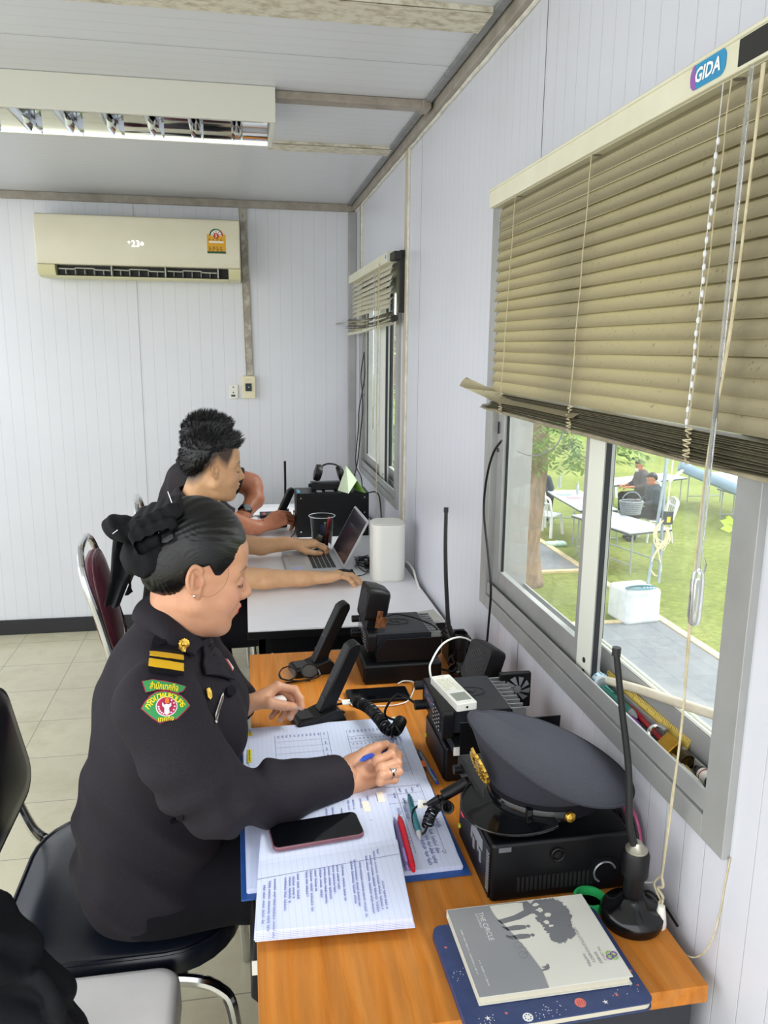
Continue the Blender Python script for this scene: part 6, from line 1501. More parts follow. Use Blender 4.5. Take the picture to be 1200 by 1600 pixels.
def painter(H, nails=(), nailc=(.80, .62, .60), fade=None, brow=.8, cheek=.25):
    def f(V):
        V = V.astype(np.float32); q = H.q(V); y = q.copy(); y[:, 1] = np.abs(y[:, 1])
        C = np.zeros((len(V), 4), np.float32)
        def lay(a, col):
            a = np.clip(a, 0, 1)[:, None]; al = C[:, 3:4]; na = a+al*(1-a)
            C[:, :3] = np.where(na > 1e-4, (np.array(col, np.float32)*a+C[:, :3]*al*(1-a))/np.maximum(na, 1e-4), C[:, :3]); C[:, 3:4] = na
        near = vlen(q) < .16
        if cheek: lay(soft(ell(y, (.074, .046, -.030), (.026, .022, .020)), .03)*near*cheek, (.80, .36, .30))
        f2 = y*A((0, 1, 1)); front = near*(q[:, 0] > .055)
        lay(soft(np.minimum(cap(f2, (0, 0, -.0572), (0, .021, -.0618), .0046, .0016), cap(f2, (0, 0, -.0680), (0, .019, -.0635), .0056, .0020)), .002)*front*(.95 if H.fem else .45), LIP[H.fem])
        lay(soft(np.minimum(cap(f2, (0, .014, .0215), (0, .036, .0275), .0034, .0026), cap(f2, (0, .036, .0275), (0, .056, .0215), .0026, .0008)), .004)*front*brow, (.035, .025, .022))
        lay(soft(np.minimum(cap(f2, (0, .020, -.0085), (0, .033, -.0115), .0010, .0014), cap(f2, (0, .033, -.0115), (0, .049, -.0070), .0014, .0010)), .0018)*front*.95, (.02, .015, .015))
        if H.fem: lay(soft(ell(f2, (0, .034, .004), (.01, .017, .010)), .012)*front*.22, (.35, .18, .14))
        if fade is not None: lay(fade(q)*near, (.028, .022, .020))
        for c, r in nails: lay(soft(vlen(V-A(c))-r, .002)*.85, nailc)
        return C
    return f
def curve_tube(parent, name, pts, r, mat, k=6, n=6):
    m = MB(); m.tube(spline(pts, k), r, n); return m.build(name, mat, parent)

# ---------------------------------------------------------------- woman
wo = thing('person', 'woman in a dark uniform with a black hair bow writing in the ledger', 'person', (-.25, 1.45, 0))
HW = Head((-.097, 1.437, 1.196), math.radians(14), math.radians(14), .98, True)
neck = [HW.w((-.020, 0, -.055)), (-.130, 1.437, 1.10), (-.168, 1.44, 1.02)]
RH = Hand((.172, 1.352, .804), (.80, .50, .04), (.30, -.50, .80), False, [(38, 62, 30), (52, 72, 35), (58, 78, 40), (60, 78, 40)], (2, 0, -2, -4), [(.022, .026, -.006), (.050, .046, -.010), (.082, .042, -.016), (.108, .026, -.026)], .97, [(.06, 1.30, .80)], (.024, .034))
def wfing(H, px): return [H.R.transposed() @ (at(a, b, 'z', z)-H.o)/H.k for a, b, z in px]
RH.f[0] = wfing(RH, [(589, 1190, .826), (611, 1179, .834), (614, 1169, .818), (607, 1166, .800)])
RH.f[1] = wfing(RH, [(595, 1201, .826), (620, 1192, .828), (622, 1180, .806), (612, 1174, .788)])
RH.f[2] = wfing(RH, [(597, 1212, .820), (622, 1206, .818), (622, 1194, .794), (608, 1190, .782)])
RH.f[3] = wfing(RH, [(594, 1221, .810), (616, 1218, .804), (614, 1207, .784), (602, 1202, .778)])
RH.th = wfing(RH, [(552, 1196, .816), (570, 1178, .826), (590, 1168, .826), (603, 1163, .814)])
LH = Hand((-.020, 1.640, .826), (.80, .42, .20), (-.30, .50, .80), True, [(38, 48, 22), (58, 55, 30), (64, 60, 30), (66, 62, 30)], (0, -2, -3, -5), [(.022, .024, -.008), (.046, .044, -.026), (.076, .036, -.046), (.104, .018, -.058)], .97, [(-.12, 1.66, .81)], (.024, .034))
def wrink(P):
    return 0.
def torso_w(P, g=0.):
    d = ell(P, (-.205, 1.465, .600), (.142+g, .178+g, .108+g))
    d = smin(d, ell(P, (-.195, 1.445, .72), (.138+g, .172+g, .17+g)), .07)
    d = smin(d, ell(P, (-.160, 1.445, .90), (.132+g, .180+g, .15+g)), .07)
    d = smin(d, ell(P, (-.085, 1.375, .905), (.078+g, .078+g, .080+g)), .05)
    d = smin(d, ell(P, (-.085, 1.515, .905), (.078+g, .078+g, .080+g)), .05)
    d = smin(d, chain(P, [(-.150, 1.285, 1.015), (-.160, 1.44, 1.025), (-.150, 1.60, 1.015)], [.060+g, .066+g, .060+g], .02), .05)
    d = smin(d, cap(P, (-.180, 1.44, .95), (-.140, 1.44, 1.080), .10+g, .064+g), .03)
    return d
RA = [(-.150, 1.262, 1.015), (-.104, 1.226, .925), (-.058, 1.214, .864)]; RF = [(-.058, 1.214, .864), (.05, 1.285, .826), (.172, 1.352, .808)]
LA = [(-.150, 1.625, 1.015), (-.10, 1.70, .88), (-.075, 1.715, .830)]; LF = [(-.075, 1.715, .830), (-.045, 1.68, .826), (-.014, 1.645, .826)]
def jacket(P):
    d = torso_w(P)
    w1 = .0150*(np.abs(np.sin(P[:, 2]*27+P[:, 0]*15+1.6*np.sin(P[:, 1]*11+P[:, 0]*6)))**1.5-.5)*np.exp(-((P[:, 2]-.70)/.13)**2)+.006*nz(P, 15)+.0040*nz(P*A((1, 1, .5)), 38, 2)
    d = d+w1-.012*np.clip((.60-P[:, 2])/.09, 0, 1)
    d = smax(d, -(P[:, 2]-.515-.03*np.clip((P[:, 0]+.22)/.2, 0, 1)), .01)
    a = chain(P, RA, [.074, .065, .056], .03); f = chain(P, RF, [.057, .049, .041], .03)
    t = np.clip((P[:, 0]+.09)/.26, 0, 1)
    f = f+.0085*np.sin(P[:, 0]*105+P[:, 2]*48+P[:, 1]*22)*np.exp(-((t-.28)/.26)**2)+.002*nz(P, 38, 5)*np.clip(1.3-t*1.3, 0, 1)
    a = a+.0070*np.sin(P[:, 2]*78-P[:, 0]*44)*np.exp(-((P[:, 2]-.87)/.06)**2)+.002*nz(P, 30, 3)
    arm = smin(a, f, .025)
    ax = A((.80, .50, .0)); cut = (P-A((.166, 1.349, .804))) @ (ax/np.linalg.norm(ax))
    arm = smax(arm, cut, .003)
    b = smin(chain(P, LA, [.074, .066, .056], .03), chain(P, LF, [.056, .047, .040], .03), .025)+.002*nz(P, 30, 4)
    cut2 = (P-A((-.016, 1.647, .826))) @ A((.62, -.72, .1)); b = smax(b, cut2, .003)
    d = smin(d, arm, .022); d = smin(d, b, .022)
    d = smax(d, -chain(P, [(-.126, 1.437, 1.15), (-.150, 1.44, 1.05)], [.054, .042], .01), .008)
    vn = cap(P, (-.075, 1.447, 1.06), (-.012, 1.447, .955), .030, .006); d = smax(d, -vn, .012)
    return d
JV = sdf_mesh(jacket, (-.42, 1.08, .44), (.22, 1.82, 1.16), .0048)
np_mesh('jacket', [JV], uni_m, wo, relax=2)
JB = bvh_of(*JV)
def bodyw(P):
    d = torso_w(P, -.016)
    d = smin(d, smin(chain(P, RA+RF[1:], [.05, .045, .045, .036, .026], .02), chain(P, LA+LF[1:], [.05, .045, .045, .036, .026], .02), .01), .02)
    for s_ in (1.385, 1.55): d = smin(d, chain(P, [(-.19, s_, .592), (.20, s_, .590), (.24, s_, .50), (.20, s_, .06), (.30, s_, .04)], [.070, .056, .055, .035, .025], .02), .03)
    return d
def headneck(P): return smin(HW.sdf(P), chain(P, neck, [.047, .047, .064], .02), .026)
bw_ = sdf_mesh(bodyw, (-.42, 1.08, .0), (.36, 1.82, 1.12), .009)
hw_ = sdf_mesh(headneck, *bounds([HW.w((x, y, z)) for x in (-.11, .12) for y in (-.09, .09) for z in (-.12, .13)]+[Vector(p) for p in neck], .02), .0022)
body = np_mesh('body', [hw_, bw_, RH.mesh(), LH.mesh()], skin_f, wo, paint=painter(HW, RH.nails()+LH.nails(), (.72, .58, .58)))
def skirt(P):
    d = ell(P, (-.200, 1.465, .592), (.134, .168, .094))
    for s_ in (1.385, 1.55): d = smin(d, chain(P, [(-.19, s_, .592), (.20, s_, .590), (.245, s_, .52)], [.088, .074, .066], .03), .05)
    d = smin(d, cap(P, (-.15, 1.45, .58), (.20, 1.45, .575), .085, .07), .06)
    d = smin(d, smin(chain(P, [(.245, 1.36, .52), (.20, 1.36, .10)], [.070, .055], .03), chain(P, [(.245, 1.54, .52), (.20, 1.54, .10)], [.070, .055], .03), .02), .03)
    d = d+.003*nz(P, 22, 1)
    d = smin(smax(d, .502-.024*0-P[:, 2], .01), smax(d, -(P[:, 0]+.03), .03), .02)
    return smax(d, P[:, 2]-.69, .01)
np_mesh('trousers', [sdf_mesh(skirt, (-.40, 1.2, .06), (.36, 1.70, .70), .0065)], uni_d, wo, relax=1)
for s_ in (1.36, 1.54):
    m = MB(); m.ball((.25, s_, .035), .05, 16, (2.0, .8, .7)); m.v = [Vector((v.x, v.y, max(v.z, .002))) for v in m.v]; m.build('shoe', black_pl, wo, smooth=60)
# hair
def hairline_f(x): return pw(x, [-.12, -.085, -.06, -.035, -.012, .008, .024, .034, .044, .058, .072, .088, .11], [-.088, -.085, -.072, -.048, .018, .030, .010, .010, .026, .044, .060, .074, .088])
def hair_w(P):
    q = HW.q(P); y = np.abs(q[:, 1])
    d = ell(q, (-.008, 0, .044), (.098, .081, .096))
    d = smin(d, ell(q, (-.050, 0, .000), (.046, .060, .050)), .03)
    ph = np.arctan2(q[:, 2]-.045, q[:, 0]+.105)
    d = d+.0007*np.sin(ph*60+7*np.sin(y*38+ph*3)+4*nz(q, 30))*np.clip(nz(q, 22, 3)+.6, 0, 1)+.0004*np.sin(ph*150+9*np.sin(y*55))
    d = smax(d, hairline_f(q[:, 0]-.10*np.maximum(0, .055-y)*.6)-q[:, 2]-.0*y, .007)
    d = smax(d, -ell(np.stack([q[:, 0], y, q[:, 2]], 1), (-.010, .085, -.004), (.023, .022, .032)), .004)
    return d*HW.k
np_mesh('hair', [sdf_mesh(hair_w, *bounds([HW.w((x, y, z)) for x in (-.13, .10) for y in (-.095, .095) for z in (-.08, .15)], .01), .0024)], hair_m, wo)
def strand(pts, r=.0006): curve_tube(wo, 'hair_strand', [HW.w(p) for p in pts], r, hair_m, 6, 5)
strand([(.040, -.080, .034), (.046, -.0745, .012), (.040, -.0735, -.010), (.022, -.0765, -.026), (.004, -.0800, -.026)], .00025)
for s_ in (-1, 1):
    m = MB(); m.tube(spline([HW.w(p) for p in ((.0915, s_*.018, -.0075), (.090, s_*.030, -.0115), (.082, s_*.045, -.0090), (.078, s_*.052, -.0075))], 5), .0011, 5); m.build('eyelashes', hair_m, wo)
    m = MB(); m.ball(HW.w((-.009, s_*.083, -.027)), .0028, 10); m.build('earring', chrome, wo)
# hair bow
bx = lambda px, py, y=1.43: at(px, py, 'y', y)
def ribbon(P, a, b, hw, th, y, cur=.0, wid=.03):
    a, b = bx(*a, y), bx(*b, y); d = (b-a).normalized(); n_ = Vector((0, 1, 0)); u = d.cross(n_).normalized()
    R = Matrix((d, n_, u)).transposed(); q = (P-A((a+b)/2)) @ rot(R); L = (b-a).length/2
    q[:, 2] = q[:, 2]+cur*(q[:, 0]/L)**2
    return rbox(q, (0, 0, 0), (L, wid, hw), min(th, hw*.9))
bow = thing('hair_bow', 'x', 'x', tuple(bx(215, 840))) if 0 else wo
def bow_loops(P):
    d = ribbon(P, (210, 822), (284, 784), .0135, .006, 1.41, .004, .045)
    d = np.minimum(d, ribbon(P, (206, 836), (276, 806), .0120, .006, 1.395, .003, .040))
    d = np.minimum(d, ribbon(P, (214, 852), (270, 826), .0125, .006, 1.385, .002, .036))
    d = np.minimum(d, ribbon(P, (208, 812), (262, 790), .0090, .005, 1.43, .003, .05))
    l = ell(P-A(bx(192, 826, 1.42)), (0, 0, 0), (.036, .045, .022), rot(Matrix.Rotation(math.radians(24), 3, 'Y')))
    d = smin(d, np.abs(l+.004)-.004, .006)
    return d+.0012*np.sin(P[:, 0]*260+P[:, 2]*180)
def bow_net(P):
    d = ell(P, tuple(bx(232, 868, 1.41)), (.050, .046, .040))
    d = smin(d, rbox(P, tuple(bx(243, 862, 1.385)), (.013, .02, .034), .008, rot(Matrix.Rotation(math.radians(-6), 3, 'Y'))), .008)
    d = smin(d, rbox(P, tuple(bx(222, 872, 1.385)), (.012, .02, .032), .008, rot(Matrix.Rotation(math.radians(4), 3, 'Y'))), .006)
    return d+.0018*np.sin(P[:, 0]*190+1.5*np.sin(P[:, 2]*60))
np_mesh('bow_loops', [sdf_mesh(bow_loops, *bounds([bx(x, y, z) for x in (160, 292) for y in (765, 880) for z in (1.36, 1.50)], .01), .0026)], blackcl, wo, relax=1)
np_mesh('bow_net', [sdf_mesh(bow_net, *bounds([bx(x, y, z) for x in (195, 270) for y in (830, 910) for z in (1.35, 1.47)], .015), .0028)], blackcl, wo, relax=1)
m = MB()
L0 = [(178, 832), (176, 860), (173, 900), (168, 925), (166, 946)]; L1 = [(212, 840), (211, 870), (208, 897), (203, 905), (186, 948)]
for (A0_, A1_, yy) in ((L0, L1, 1.44),):
    SA, SB = spline([bx(*p, yy) for p in A0_], 5), spline([bx(*p, yy-.02) for p in A1_], 5)
    m.grid(lambda u, v: tuple(SA[int(round(u*20))].lerp(SB[int(round(u*20))], v)+Vector((0, -.010*math.sin(v*9+u*2)-.006*math.sin(u*7), 0))), 20, 10, thick=.002)
m.build('bow_tail', blackcl, wo, smooth=60)
m = MB(); SA, SB = spline([bx(*p, 1.47) for p in ((195, 845), (196, 880), (200, 905), (208, 925))], 5), spline([bx(*p, 1.47) for p in ((222, 850), (216, 880), (207, 905), (196, 930))], 5)
m.grid(lambda u, v: tuple(SA[int(round(u*15))].lerp(SB[int(round(u*15))], v)+Vector((0, .006*math.sin(v*6), 0))), 15, 6, thick=.002); m.build('bow_tail', blackcl, wo, smooth=60)
m = MB()
for a, b in (((262, 768), (270, 790)), ((248, 832), (252, 842)), ((176, 834), (184, 828))): m.tube([bx(*a, 1.375), bx(*b, 1.375)], .0007, 5)
m.build('hair_pin', chrome, wo)
# uniform trimmings laid on the jacket
def dec(name, poly, mat, off=.001, th=.0016, step=3.5, label=None, lift=None, smooth=50, par=None):
    m = MB(); decal_poly(m, JB, poly, step, off=off, thick=th, lift=lift); o = m.build(name, mat, par or wo, smooth=smooth)
    if label: o['label'] = label
    return o
def dtext(name, body, c, w, h, ang, mat, off=.004, arc_=0, par=None, **kw):
    v, f = text_fit(body, w, h, **kw); m = MB(); ca, sa = math.cos(ang), math.sin(ang); out = []
    for p in v:
        x, y = p.x, -p.y
        if arc_: y += arc_*(x/(w/2))**2
        out.append(Vector((c[0]+x*ca-y*sa, c[1]+x*sa+y*ca)))
    decal(m, JB, out, f, off=off, thick=.0004); return m.build(name, mat, par or wo, smooth=0)
JF = lambda v: float(jacket(A([tuple(v)]))[0])
def push(v, off):
    v = Vector(v)
    for _ in range(4):
        d = JF(v)
        if d >= off: break
        e = .002; g = Vector([JF(v+Vector([e*(k == i) for k in range(3)]))-d for i in range(3)])
        if g.length < 1e-6: break
        v = v+g.normalized()*(off-d)
    return v
FL = [(234, 932, 1.440), (248, 948, 1.405), (264, 964, 1.386), (288, 984, 1.384), (312, 1004, 1.402)]
OL = [(208, 966, 1.440), (226, 984, 1.392), (252, 998, 1.362), (270, 1017, 1.340), (290, 1037, 1.352)]
cv, cq_ = [], []
for sg in (1, -1):
    FS = spline([at(a, b, 'y', y) for a, b, y in FL], 6); OS = spline([at(a, b, 'y', y) for a, b, y in OL], 6)
    if sg < 0: FS, OS = [[Vector((p.x, 2.88-p.y, p.z)) for p in q] for q in (FS, OS)]
    N = len(FS)-1; m = MB()
    def cf(u, v):
        i = int(round(u*N)); p = FS[i].lerp(OS[i], v); o = (p-Vector((-.135, 1.44, p.z))); o = o.normalized() if o.length > 1e-4 else Vector()
        return push(p+o*.006*math.sin(v*PI)+Vector((0, 0, .003*math.sin(v*PI))), .0045)
    m.grid(cf, N, 8, thick=.004*sg); m.build('collar', uni_m, wo, smooth=60)
    m2 = MB()
    m2.grid(lambda u, v: (lambda i: FS[i].lerp(FS[i]+(Vector((-.12, 1.44, FS[i].z-.04))-FS[i])*.35+Vector((0, 0, -.03)), v))(int(round(u*N))), N, 3, thick=-.003*sg); m2.build('collar_stand', uni_m, wo, smooth=60)
    k = len(cv); cv += m.v; cq_ += [tuple(k+a for a in f) for f in m.f]
k = len(JV[0]); JB2 = BVHTree.FromPolygons([Vector(v) for v in JV[0]]+cv, [tuple(int(a) for a in f) for f in JV[1]]+[tuple(k+a for a in f) for f in cq_])
JBj, JB = JB, JB2
JBc = JB; JB = JBj; dec('lapel', [(311, 1000), (314, 1024), (312, 1040), (316, 1056), (340, 1060), (362, 1066), (356, 1050), (344, 1030), (332, 1012), (321, 996)], uni_m, .006, .0035, 3)
dec('epaulette', [(241, 1004), (246, 997), (256, 1004), (268, 1014), (282, 1026), (282, 1060), (234, 1054), (238, 1022)], uni_d, .006, .004, 3)
m = MB(); decal_poly(m, JB, [(238, 1022), (281, 1028), (282, 1060), (234, 1054)], 3, off=.010, thick=.002); SL = m.build('shoulder_slide', uni_d, wo, smooth=50).name
dec('rank_stripe', [(236.5, 1029), (281, 1035), (281, 1041), (236, 1035)], gold, .0125, .001, 3, par=SL)['label'] = 'narrow gold rank stripe'
dec('rank_stripe', [(235.5, 1039), (281, 1046), (281, 1056), (234.5, 1049)], gold, .0125, .001, 3, par=SL)['label'] = 'wide gold rank stripe'
def circ(cx, cy, rx, ry, n=20): return [(cx+rx*math.cos(2*PI*i/n), cy+ry*math.sin(2*PI*i/n)) for i in range(n)]
dec('button', circ(252, 1012, 7, 5), uni_d, .0105, .003, 2.5); dec('button', circ(358, 1082, 7, 8), uni_d, .003, .004, 2.5)
JB = JBc; dec('collar_badge', [(285+(8.6 if i % 2 else 7.4)*math.cos(PI*i/14), 1008+(9.6 if i % 2 else 8.2)*math.sin(PI*i/14)) for i in range(28)], goldm, .0030, .0022, 2)
dec('collar_badge', circ(285, 1008, 4.5, 5, 12), goldm, .0050, .002, 2); JB = JBj
dec('chest_badge', [(319, 1077), (324, 1075), (328, 1082), (329, 1090), (326, 1094), (322, 1090)], goldm, .003, .002, 1.5)
nt_ = dec('name_plate', [(344, 1088), (346.5, 1084), (347, 1092), (341, 1112), (336, 1131), (334, 1128), (335, 1116)], M('plate_silver', 'c8c2bb', .3, .6), .003, .002, 2)
dec('name_plate', [(345.8, 1088), (346.3, 1092), (340.6, 1112), (336, 1127), (335.2, 1122), (339, 1106)], M('plate_brown', '3a2219', .4), .0052, .0008, 1.5)
dec('ribbon_bar', [(346, 1030), (352, 1033), (360, 1044), (360, 1054), (356, 1053), (349, 1040)], M('ribbon_red', 'c9202c', .5), .003, .002, 2)
m = MB(); decal_poly(m, JB, [(352, 1033), (354, 1034), (362, 1046), (361, 1050), (358, 1043)], 2, off=.0035, thick=.0022); m.build('ribbon_bar', white_pl, wo, smooth=0)
dec('pocket_welt', [(265, 1281), (286, 1273), (287, 1279), (266, 1287)], uni_d, .001, .003, 3)
# shoulder patches
pr_, pg_, py_, pb_ = M('patch_red', '9c2444', .8), M('patch_green', '2f8a4c', .8), M('patch_yellow', 'e6cf1e', .8), M('patch_white', 'd9d4dc', .8)
P1 = [(222.5, 1066), (238, 1063), (256, 1065), (274, 1069), (289.5, 1074), (285, 1081), (277, 1084.5), (262, 1080), (246, 1079), (228, 1083)]
def shrink(poly, k):
    cx, cy_ = sum(p[0] for p in poly)/len(poly), sum(p[1] for p in poly)/len(poly); out = []
    for x, y in poly:
        d = math.hypot(x-cx, y-cy_); q = max(0, d-k)/d; out.append((cx+(x-cx)*q, cy_+(y-cy_)*q))
    return out
P2 = [(221, 1107), (226, 1098), (234, 1088), (244, 1081.5), (256, 1080), (270, 1082.5), (282, 1087), (290, 1095), (295.5, 1103), (288, 1112), (276, 1124), (262, 1126), (250, 1130), (238, 1122)]
S1 = dec('sleeve_patch', P1, pr_, .002, .0014, 2.5, 'curved green sleeve title with red edge').name
dec('patch_field', shrink(P1, 1.8), pg_, .0034, .0006, 2.5, par=S1)
S2 = dec('sleeve_patch', P2, pr_, .002, .0014, 2.5, 'green shield shaped sleeve patch with red edge').name
dec('patch_field', shrink(P2, 2.0), pg_, .0034, .0006, 2.5, par=S2)
dec('patch_emblem', circ(259.5, 1104, 16.2, 15.2, 26), pb_, .0040, .0005, 2.5, par=S2); dec('patch_emblem', circ(259.5, 1104, 14.6, 13.6, 26), M('patch_crimson', 'b4234a', .8), .0046, .0005, 2.5, par=S2); dec('patch_emblem', circ(259.5, 1104, 8.6, 11.5, 20), pr_, .0052, .0004, 2.5, par=S2)
dec('patch_emblem', [(253, 1098), (256, 1101), (259, 1100), (262, 1101), (266, 1098), (266, 1103), (263, 1106), (264, 1114), (260, 1117), (256, 1114), (256, 1106), (253, 1103)], pb_, .0057, .0006, 1.8, par=S2)
dec('patch_emblem', [(257.5, 1093), (260, 1091), (262.5, 1093), (263, 1099), (257, 1099)], M('patch_orange', 'd9762c', .8), .0062, .0006, 1.5, par=S2)
for k in range(10):
    a = PI*(.62+.84*k/9) if k < 5 else PI*(-.30+.60*(k-5)/4)
    dec('patch_emblem', circ(259.5+11.8*math.cos(a), 1104+11.4*math.sin(a), 1.5, 1.3, 6), pb_, .0052, .0003, 1.2, par=S2)
dtext('patch_lettering', 'สำนักเทศกิจ', (256, 1073.5), 42, 11, .10, py_, .0044, .6, par=S1, bold=.012)
for i, (ch_, a) in enumerate(zip(('ก', 'รุ', 'ง', 'เ', 'ท', 'พ', 'ม', 'ห', 'า', 'น', 'ค', 'ร'), np.linspace(-1.22, 1.16, 12))):
    x, y = 258+27.5*math.sin(a), 1112-24.5*math.cos(a)
    dtext('patch_lettering', ch_, (x, y), None, 7.8 if ch_ != 'รุ' else 10.5, a*.8+.06, py_, .0044, par=S2, bold=.012)
dtext('patch_lettering', 'เทศกิจ', (259, 1122.5), 23, 7.5, -.07, py_, .0044, par=S2, bold=.012)
# pen in her hand, tissue
a, b = RH.w((.036, .036, .016)), RH.w((.118, .022, -.022)); d_ = (b-a).normalized()
pen('blue pen held in the writing hand of the woman', at(566, 1187, 'z', .842), at(620, 1163, 'z', .7675), .0046, '1f57c8', '1a3f9a')
tis = MB(); c_ = LH.w((.075, .012, -.030)); V_, Q_ = sdf_mesh(lambda P: ell(P, tuple(c_), (.020, .012, .014))+.004*nz(P, 160), [c_[i]-.035 for i in range(3)], [c_[i]+.035 for i in range(3)], .003)
tis.add([tuple(v) for v in V_], [tuple(int(i) for i in q) for q in Q_]); one('tissue', tis, M('tissue_white', 'eeeae6', .8), 'crumpled white tissue pinched in her left hand', 'tissue', smooth=60)
# ring on her writing hand
m = MB(); F = RH.f[2]; p0, p1 = RH.w(F[0].lerp(F[1], .55)), RH.w(F[1]); dd = (p1-p0).normalized()
m.lathe([(.0098, -.0016), (.0110, -.0016), (.0110, .0016), (.0098, .0016), (.0098, -.0016)], 18, Matrix.Translation(p0) @ dd.to_track_quat('Z', 'Y').to_matrix().to_4x4()); m.ball(p0+(RH.R @ Vector((.4, 0, 1))).normalized()*.012, .0035, 8); m.build('ring', chrome, wo)

# ---------------------------------------------------------------- men
def short_hair(H, tuft=.012, seed=0., side=.0):
    def f(P):
        q = H.q(P); y = np.abs(q[:, 1]); top = np.clip((q[:, 2]-.03)/.08, 0, 1)
        d = ell(q, (-.010, 0, .052), (.099, .080, .094))
        d = smin(d, ell(q, (.058, 0, .096), (.044, .052, .030)), .03)
        d = smin(d, ell(q, (-.070, 0, .020), (.034, .058, .060)), .03)
        fine = np.sin(q[:, 1]*420+5*np.sin(q[:, 0]*60+seed)+q[:, 2]*90)*np.sin(q[:, 0]*260+q[:, 2]*310+seed)
        st_ = q*A((1, 1, .3)); d = d-.0022*nz(q, 90, seed)*(.3+.7*top)-.0012*nz(st_, 430, seed+2)-.0008*nz(st_, 800, seed+5)
        hl = pw(q[:, 0], [-.12, -.08, -.055, -.035, -.015, .01, .03, .05, .068, .09, .13], [-.062, -.060, -.046, -.010, .035, .048, .050, .056, .066, .074, .080])
        d = d+.011*np.clip(1-(q[:, 2]-hl)/.060, 0, 1)**1.3
        return smax(d, hl-q[:, 2]+.004*nz(q, 160, seed), .006)*H.k
    return f, sdf_mesh(f, *bounds([H.w((x, y, z)) for x in (-.125, .125) for y in (-.095, .095) for z in (-.08, .165)], .006), .0026)
def man_fade(q):
    y = np.abs(q[:, 1]); lo_ = pw(q[:, 0], [-.12, -.07, -.045, -.02, .0, .018, .036, .046, .060, .09], [-.075, -.072, -.050, .0, .022, .006, -.004, .020, .050, .070])
    a = np.clip((q[:, 2]-lo_)/.035, 0, 1)*np.clip((.062-q[:, 0])/.012, 0, 1); return a*.93
def make_man(label, H, neckp, loc, skin, torso, arms, hands, hs, sleeves, pants_y):
    p = thing('person', label, 'person', loc)
    def trunk(P, g=0.):
        d = None
        for c, r in torso:
            e = ell(P, c, [x+g for x in r]); d = e if d is None else smin(d, e, .06)
        return d
    def shirt(P):
        d = trunk(P)+.004*nz(P, 20, hs)+.0018*nz(P, 48, hs+1)
        for A_, rs_, cutp, cutn in sleeves:
            s_ = chain(P, A_, rs_, .02)+.0025*nz(P, 45, hs); s_ = smax(s_, (P-A(cutp)) @ A(Vector(cutn).normalized()), .003); d = smin(d, s_, .025)
        nk = [Vector(x) for x in neckp]
        return smax(d, -chain(P, [nk[0], nk[1]], [.064, .058], .01), .008)
    def under(P):
        d = trunk(P, -.014)
        for A_, rs_, _, _ in sleeves: d = smin(d, chain(P, A_, [r-.012 for r in rs_], .02), .02)
        for s_ in pants_y: d = smin(d, chain(P, [(-.24, s_, .59), (.16, s_, .585), (.21, s_, .48), (.17, s_, .06), (.27, s_, .04)], [.075, .058, .055, .035, .025], .02), .03)
        return d
    c0 = torso[0][0]; lo = (-.50, c0[1]-.34, .42); hi = (.22, c0[1]+.36, 1.22)
    SV = sdf_mesh(shirt, lo, hi, .0055)
    np_mesh('shirt', [SV], shirt_m, p, relax=1)
    hn = sdf_mesh(lambda P: smin(H.sdf(P), chain(P, neckp, [.053, .056, .07], .02), .024), *bounds([H.w((x, y, z)) for x in (-.11, .12) for y in (-.09, .09) for z in (-.12, .13)]+[Vector(x) for x in neckp], .02), .0026)
    np_mesh('body', [hn, sdf_mesh(under, (-.5, c0[1]-.34, 0), (.34, c0[1]+.36, 1.14), .011)]+[h.mesh(.0022) for h in hands], skin, p, paint=painter(H, fade=man_fade, brow=.85, cheek=.08))
    def pants(P):
        d = ell(P, (-.24, c0[1], .60), (.145, .175, .11))
        for s_ in pants_y: d = smin(d, chain(P, [(-.22, s_, .59), (.16, s_, .585), (.21, s_, .50), (.17, s_, .09)], [.094, .076, .070, .055], .03), .04)
        return d+.003*nz(P, 22, 4)
    np_mesh('trousers', [sdf_mesh(pants, (-.46, c0[1]-.3, .05), (.34, c0[1]+.32, .70), .010)], uni_d, p, relax=1)
    N0, N1 = Vector(neckp[0]), Vector(neckp[1]); ax = (N0-N1).normalized(); fx = (H.R @ Vector((1, 0, 0))); fx = (fx-ax*fx.dot(ax)).normalized(); sy3 = ax.cross(fx); C0 = N1+ax*.028
    def colr(u, v):
        a = .42+(2*PI-.84)*u; rr = .064+.026*v; return tuple(C0+fx*(rr*math.cos(a)*1.05)+sy3*(rr*math.sin(a))+ax*(.016-.050*v+.012*math.sin(v*PI)-.022*math.exp(-((u-.5)/.22)**2)*0-.03*(math.cos(a)+1)*.5*(.6+v)))
    m = MB(); m.grid(colr, 36, 6, thick=.003); m.build('collar', shirt_m, p, smooth=60)
    _, hm = short_hair(H, seed=hs); np_mesh('hair', [hm], hair_m, p)
    rn = random.Random(int(hs*10)); V_ = hm[0]; m = MB()
    for _ in range(2600):
        v = Vector(V_[rn.randrange(len(V_))]); q = H.R.transposed() @ (v-H.o)/H.k
        if q.z < .052 and not (q.x < -.01 and q.z > -.045): continue
        n_ = Vector((q.x+.01, q.y, q.z-.03)).normalized(); d = (n_+Vector((.55 if q.z > .06 else -.1, rn.uniform(-.25, .25), .25 if q.z > .06 else -.75))).normalized()
        L = rn.uniform(.010, .020) if q.z > .06 else .010; w = d.cross(Vector((rn.random(), rn.random(), .5))).normalized()*.0014; w2 = d.cross(w); b = H.w(q-n_*.003); t_ = H.w(q+d*L+n_*.002)
        m.add([b+w, b-w*.5+w2*.87, b-w*.5-w2*.87, t_], [(0, 1, 3), (1, 2, 3), (2, 0, 3)])
    m.build('hair_spikes', hair_m, p, smooth=0)['kind'] = 'stuff'
